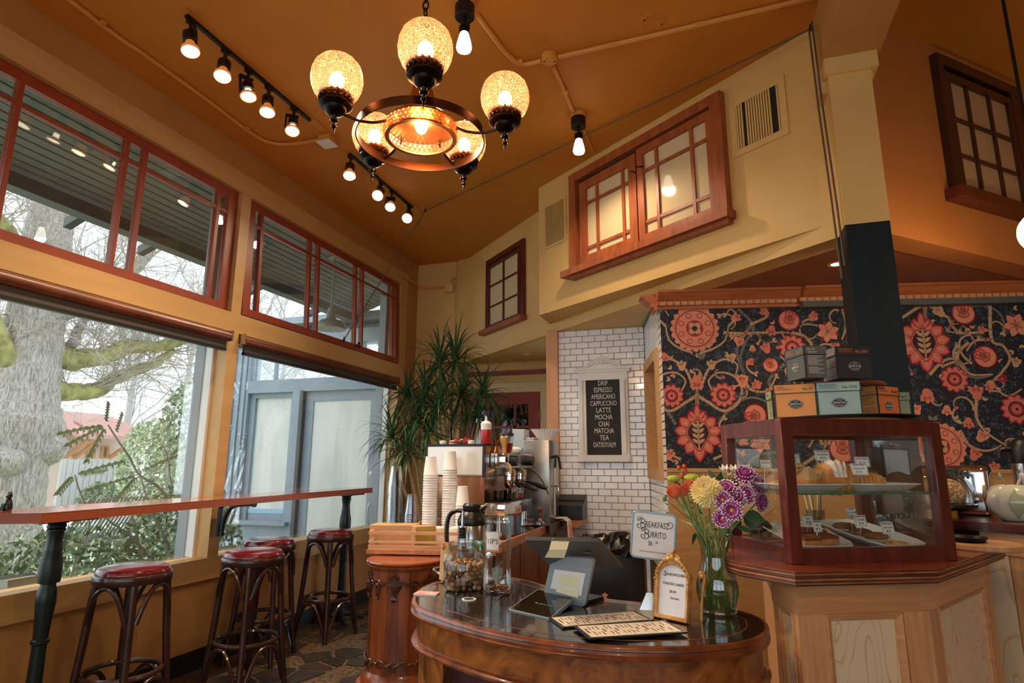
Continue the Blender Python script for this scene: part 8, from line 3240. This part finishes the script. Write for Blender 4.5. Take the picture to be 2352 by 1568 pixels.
def tea_box(lab, p, rz, body_c, side_c, ink, num, name_line, side=False, w=BW, h=BH, d=.10):
    t = thing('tea_box', lab, 'tea box', p, rz, None)
    e = .0022
    MB().box(-w / 2, w / 2, 0, d, 0, h * .74).build('box', side_c, t)
    MB().box(-w / 2 - e, w / 2 + e, -e, d + e, h * .72, h).build('lid', side_c, t)
    if body_c != side_c:
        MB().box(-w / 2, w / 2, -.0006, 0, .0, h * .74).build('front_sheet', body_c, t)
        MB().box(-w / 2 - e, w / 2 + e, -e - .0006, -e, h * .72, h).build('lid_sheet', body_c, t)
    b = MB()
    k = .0014
    for x in (-w / 2, w / 2):
        b.box(x - k * 1.6, x + k * 1.6, -k, k * 2, 0, h * .74)
        b.box(x - k * 1.6 + (e if x > 0 else -e), x + k * 1.6 + (e if x > 0 else -e), -e - k, -e + k * 2, h * .72, h + k * .5)
    b.box(-w / 2 - e - k, w / 2 + e + k, -e - k, d + e + k, h * .715, h * .735).box(-w / 2 - e, w / 2 + e, -e - k, d + e, h - k * .5, h + k * .6)
    b.build('edge_binding', 'box_edge', t, 0)
    FM_ = Matrix.Translation((0, -.001, 0)) @ Matrix.Rotation(pi / 2, 4, 'X')
    LM = Matrix.Translation((0, -e - .001, 0)) @ Matrix.Rotation(pi / 2, 4, 'X')
    b = MB()
    put_text(b, 'No.' + num, .0145, LM @ Matrix.Translation((w * .44, h * .80, 0)), align='RIGHT', sx=.9)
    put_text(b, name_line, .0062, LM @ Matrix.Translation((-w * .44, h * .90, 0)), align='LEFT')
    for i in range(2):
        b.box(-w * .44, -w * (.02 if i else .08), h * (.86 - .035 * i), h * (.868 - .035 * i), 0, .0003, M=LM)
    b.build('lid_lettering', ink, t, 0)
    cy_ = h * .38
    lg = MB()
    out = []
    for i in range(36):
        a = 2 * pi * i / 36
        r = 1 + .10 * (abs(cos(a)) ** 14)
        out.append((.0245 * r * cos(a) * (w / BW), .0160 * sin(a) * (1.06 if abs(sin(a)) > .6 else .92)))
    for s, z, mi in ((1.0, .0002, 0), (.93, .0005, 1), (.87, .0008, 0)):
        lg.add([(p_[0] * s, p_[1] * s + cy_, z) for p_ in out], [tuple(range(36))], mi, FM_)
    put_text(lg, 'SMITH', .0125, FM_ @ Matrix.Translation((0, cy_ - .0045, .0011)), 1, sx=1.05)
    put_text(lg, 'STEVEN', .0042, FM_ @ Matrix.Translation((0, cy_ + .0078, .0011)), 1)
    put_text(lg, 'TEAMAKER', .0045, FM_ @ Matrix.Translation((0, cy_ - .0112, .0011)), 1)
    lg.build('emblem', ['box_edge', 'box_cream'], t, 0)
    # lines of small print on the sides
    for sg in (-1, 1):
        b = MB()
        xs = sg * (w / 2 + .0006)
        for i in range(13):
            z = h * .68 - i * h * .045
            if i == 7:
                continue
            b.box(xs - .0002, xs + .0002, .012, d - .012 - .02 * ((i * 7) % 3) / 2, z - .0009, z + .0009)
        xl = sg * (w / 2 + e + .0006)
        b.box(xl - .0002, xl + .0002, .012, d * .6, h * .80, h * .815).box(xl - .0002, xl + .0002, .012, d * .5, h * .76, h * .77)
        M2 = Matrix.Translation((xl + sg * .0002, d * .12 if sg > 0 else d * .88, h * .86)) @ Matrix.Rotation(pi / 2 * sg, 4, 'Z') @ Matrix.Rotation(pi / 2, 4, 'X')
        put_text(b, 'No.' + num, .0115, M2, align='LEFT')
        b.build('side_lettering', 'box_print' if ink == 'box_edge' else 'box_cream', t, 0)
    return t


def tb(px, py, D):
    p = atd(px, py, D)
    return Vector((p.x, p.y, ZL))


camrz = lambda p, da: math.atan2(p.x, p.y) * -1 + da
D0 = 2.13
for (px, D, da, bc, sc, ink, num, nm, d_, lab) in (
        (1829, 2.12, -.06, 'box_orange', 'box_orange', 'box_edge', '24', 'ROOIBOS', .10, 'pale orange tea box numbered 24, left of the lower tier'),
        (1930, 2.06, .10, 'box_mint', 'box_sage', 'box_edge', '1912', 'EARL GREY BLEND', .10, 'mint green tea box numbered 1912, centre of the lower tier'),
        (2044, 2.17, 1.02, 'box_orange2', 'box_orange', 'box_edge', '45', 'PEPPERMINT', .085, 'deep orange tea box numbered 45, turned at the right of the lower tier'),
        (2052, 2.36, .2, 'box_sage', 'box_sage', 'box_edge', '7', 'GREEN', .08, 'sage green tea box mostly hidden behind the orange box at the right'),
        (1815, 2.30, .3, 'box_sage', 'box_sage', 'box_edge', '39', 'GREEN', .08, 'sage tea box barely visible behind the left orange box')):
    p = tb(px, 946, D)
    tea_box(lab, p, camrz(p, da), bc, sc, ink, num, nm, w=.132 if num in ('24', '1912') else .12, d=d_)
ZU = ZL + BH + .004
bd_ = thing('round_board', 'round terracotta brown board forming the upper tier of tea boxes', 'board', Vector((TTC.x - .005, TTC.y + .03, ZL + BH + .001)))
MB().lathe([(.0, 0), (.155, 0), (.158, .004), (.158, .010), (.154, .013), (.0, .013)], 44).build('board', 'wood_board', bd_)
ZU = bd_.location.z + .013
for (px, D, da, bc, sc, num, nm, lab) in ((1830, 2.12, -1.05, 'box_slate', 'box_taupe', '33', 'FULL NELSON', 'grey tea box numbered 33 turned corner first on the upper tier'),
                                          (1966, 2.08, .52, 'box_black', 'box_slate2', '1851', 'LORD BERGAMOT', 'black tea box numbered 1851 with orange lettering on the upper tier'),
                                          (1885, 2.27, .1, 'box_black', 'box_black', '20', 'ASSAM', 'black tea box in shade between the two front boxes of the upper tier')):
    p = atd(px, 870, D)
    p = Vector((p.x, p.y, ZU))
    tea_box(lab, p, camrz(p, da), bc, sc, 'box_inkorange', num, nm, w=.118, h=.110, d=.078 if num == '33' else .10)

# ------------------------------------------------------------------ around the case
p = atz(2275, 1288, ZC)
t = thing('cutting_board', 'round pale wooden board on the counter right of the case', 'board', (.915, 2.72, ZC))
MB().lathe([(.0, 0), (.118, 0), (.122, .004), (.122, .018), (.118, .022), (.0, .022)], 44).build('board', 'wood_pine', t)
t = thing('black_pan', 'black cast iron pan resting on the round wooden board', 'pan', (.868, 2.725, ZC + .022))
MB().lathe([(.0, 0), (.055, 0), (.068, .018), (.065, .018), (.053, .004), (.0, .004)], 32).build('pan', 'black_metal', t)
ZR = 1.02
Dp = Vector((.945, 3.27, ZR))
t = thing('cake_stand', 'glass domed cake stand with dark plate beside the case', 'cake stand', Dp)
MB().lathe([(.0, 0), (.075, 0), (.075, .03), (.0, .03)], 30).build('foot', 'amber_ring', t)
MB().lathe([(.0, .032), (.145, .040), (.152, .046), (.152, .058), (.146, .060), (.0, .054)], 44).build('plate', 'wood_ebony', t)
MB().lathe([(.138, .061), (.140, .08), (.136, .12), (.115, .165), (.08, .19), (.03, .203), (.012, .206)], 44, cap0=False, cap1=False).build('dome', 'glass_clear', t)
MB().lathe([(.010, .205), (.008, .214), (.018, .224), (.018, .238), (.008, .246), (.0, .248)], 16).build('dome_knob', 'glass_clear', t)
t = blob('seeded_loaf', 'round seed crusted loaf under the glass dome', Dp + Vector((.045, -.01, .060)), (.075, .07, .105), 'seed_crust', 0, .05, 'bread')
t = blob('bread_roll', 'brown bread roll beside the seeded loaf', Dp + Vector((-.055, -.01, .060)), (.05, .05, .085), 'crust', .4, .06, 'bread')
t = thing('steel_toaster', 'shiny steel toaster behind the cake stand', 'toaster', (1.09, 3.42, ZR), radians(-25))
MB().rbox(-.10, .12, -.06, .14, .0, .225, .03, 4).build('body', 'chrome', t)
for k in range(8):
    MB().box(-.085 + k * .018, -.075 + k * .018, -.062, -.058, .165, .205).build('vent', 'steel_dark', t)
t = thing('ceramic_pot', 'pale green ceramic pot with tulip petals and small flower buds', 'pot', (1.185, 3.13, ZR))
m = MB()
n = 36
pr_ = ((.040, .0), (.052, .005), (.078, .035), (.090, .075), (.085, .11), (.066, .138), (.050, .146), (.046, .142))
for j, (r, z) in enumerate(pr_):
    for i in range(n):
        a = 2 * pi * i / n
        k = 1 + .045 * abs(sin(3 * a + .4 * sin(z * 20)))
        m.v.append((r * k * cos(a), r * k * sin(a), z))
for j in range(len(pr_) - 1):
    for i in range(n):
        m.f.append((j * n + i, j * n + (i + 1) % n, (j + 1) * n + (i + 1) % n, (j + 1) * n + i))
        m.m.append(0)
m.f.append(tuple(range(n - 1, -1, -1)))
m.m.append(0)
m.build('pot', 'ceramic_pale', t, 60)
for k in range(6):
    a = 2 * pi * k / 6 + .3
    M = Matrix.Rotation(a, 4, 'Z')
    vs = []
    for u, w, in ((0, .1), (.25, .8), (.5, 1), (.75, .8), (1, .05)):
        z = .012 + .125 * u
        r = .062 + .045 * sin(min(1, u * 1.15) * pi * .85)
        r = {0: .060, .25: .088, .5: .0985, .75: .090, 1: .066}[u]
        vs += [(r * cos(-w * .30), r * sin(-w * .30), z), (r + .004, 0, z), (r * cos(w * .30), r * sin(w * .30), z)]
    fs = []
    for i in range(4):
        fs += [(i * 3, i * 3 + 1, i * 3 + 4, i * 3 + 3), (i * 3 + 1, i * 3 + 2, i * 3 + 5, i * 3 + 4)]
    MB().add(vs, fs, 0, M).build('petal', 'ceramic_white' if k % 2 else 'ceramic_sage', t, 60)
for k, (x, y) in enumerate(((-.03, -.02), (.02, -.03), (.03, .01))):
    MB().tube([(x * .6, y * .6, .13), (x, y, .16), (x * 1.4, y * 1.2, .178)], .003, 6).ball((x * 1.5, y * 1.3, .182), .011, 10, 8, sc=(.7, .7, 1.3)).build('bud', 'ceramic_sage' if k == 0 else 'ceramic_white', t)
q = atd(2352, 1045, 2.75)
t = thing('pump_airpot', 'black topped airpot dispenser at the right edge of the counter', 'airpot', (1.375, 3.40, ZR))
MB().lathe([(.0, 0), (.070, 0), (.072, .01), (.072, .24), (.0, .24)], 30).build('body', 'steel', t)
MB().lathe([(.073, .235), (.075, .24), (.075, .29), (.06, .335), (.035, .352), (.0, .355)], 30).build('lid', 'black_plastic', t)
MB().tube(spl([(-.06, 0, .30), (-.10, 0, .30), (-.115, 0, .285), (-.115, 0, .262)], 4), .013, 8).build('spout', 'black_plastic', t)
# straws and stirrers seen through the case
for (dx, dy, lab, h, m_, n, r0) in ((.45, .52, 'clear tumbler of pale paper straws behind the case', .12, 'straw_pale', 16, .030), (.385, .56, 'small cup of wooden stirrers behind the case', .07, 'wood_light', 8, .024)):
    t = thing('straw_cup', lab, 'cup', in_case(dx, dy, 0))
    MB().lathe([(.0, 0), (r0, 0), (r0 * 1.15, h), (r0 * 1.1, h), (r0 * .95, .004)], 20, cap1=False).build('cup', 'plastic_clear' if n > 10 else 'ceramic_white', t)
    P_ = in_case(dx, dy, 0)
    sm = MB().lathe([(.0, 0), (.003, 0), (.003, h * 1.65), (.0, h * 1.65)], 6).mesh('straw', m_)
    for k in range(n):
        a = rc.uniform(0, 6.28)
        o = ob('drinking_straw' if n > 10 else 'stirrer', sm)
        rr2 = r0 * .7 * math.sqrt(rc.random())
        o.location = P_ + Vector((rr2 * .5 * cos(a), rr2 * .5 * sin(a), .005))
        o.rotation_euler = (rc.uniform(-.16, .16), rc.uniform(-.16, .16), 0)
        tag(o, 'pale straw standing in the clear tumbler behind the case' if n > 10 else 'wooden stirrer in the small cup behind the case', 'straw' if n > 10 else 'stirrer', 'straws in the tumbler' if n > 10 else 'stirrers in the cup')
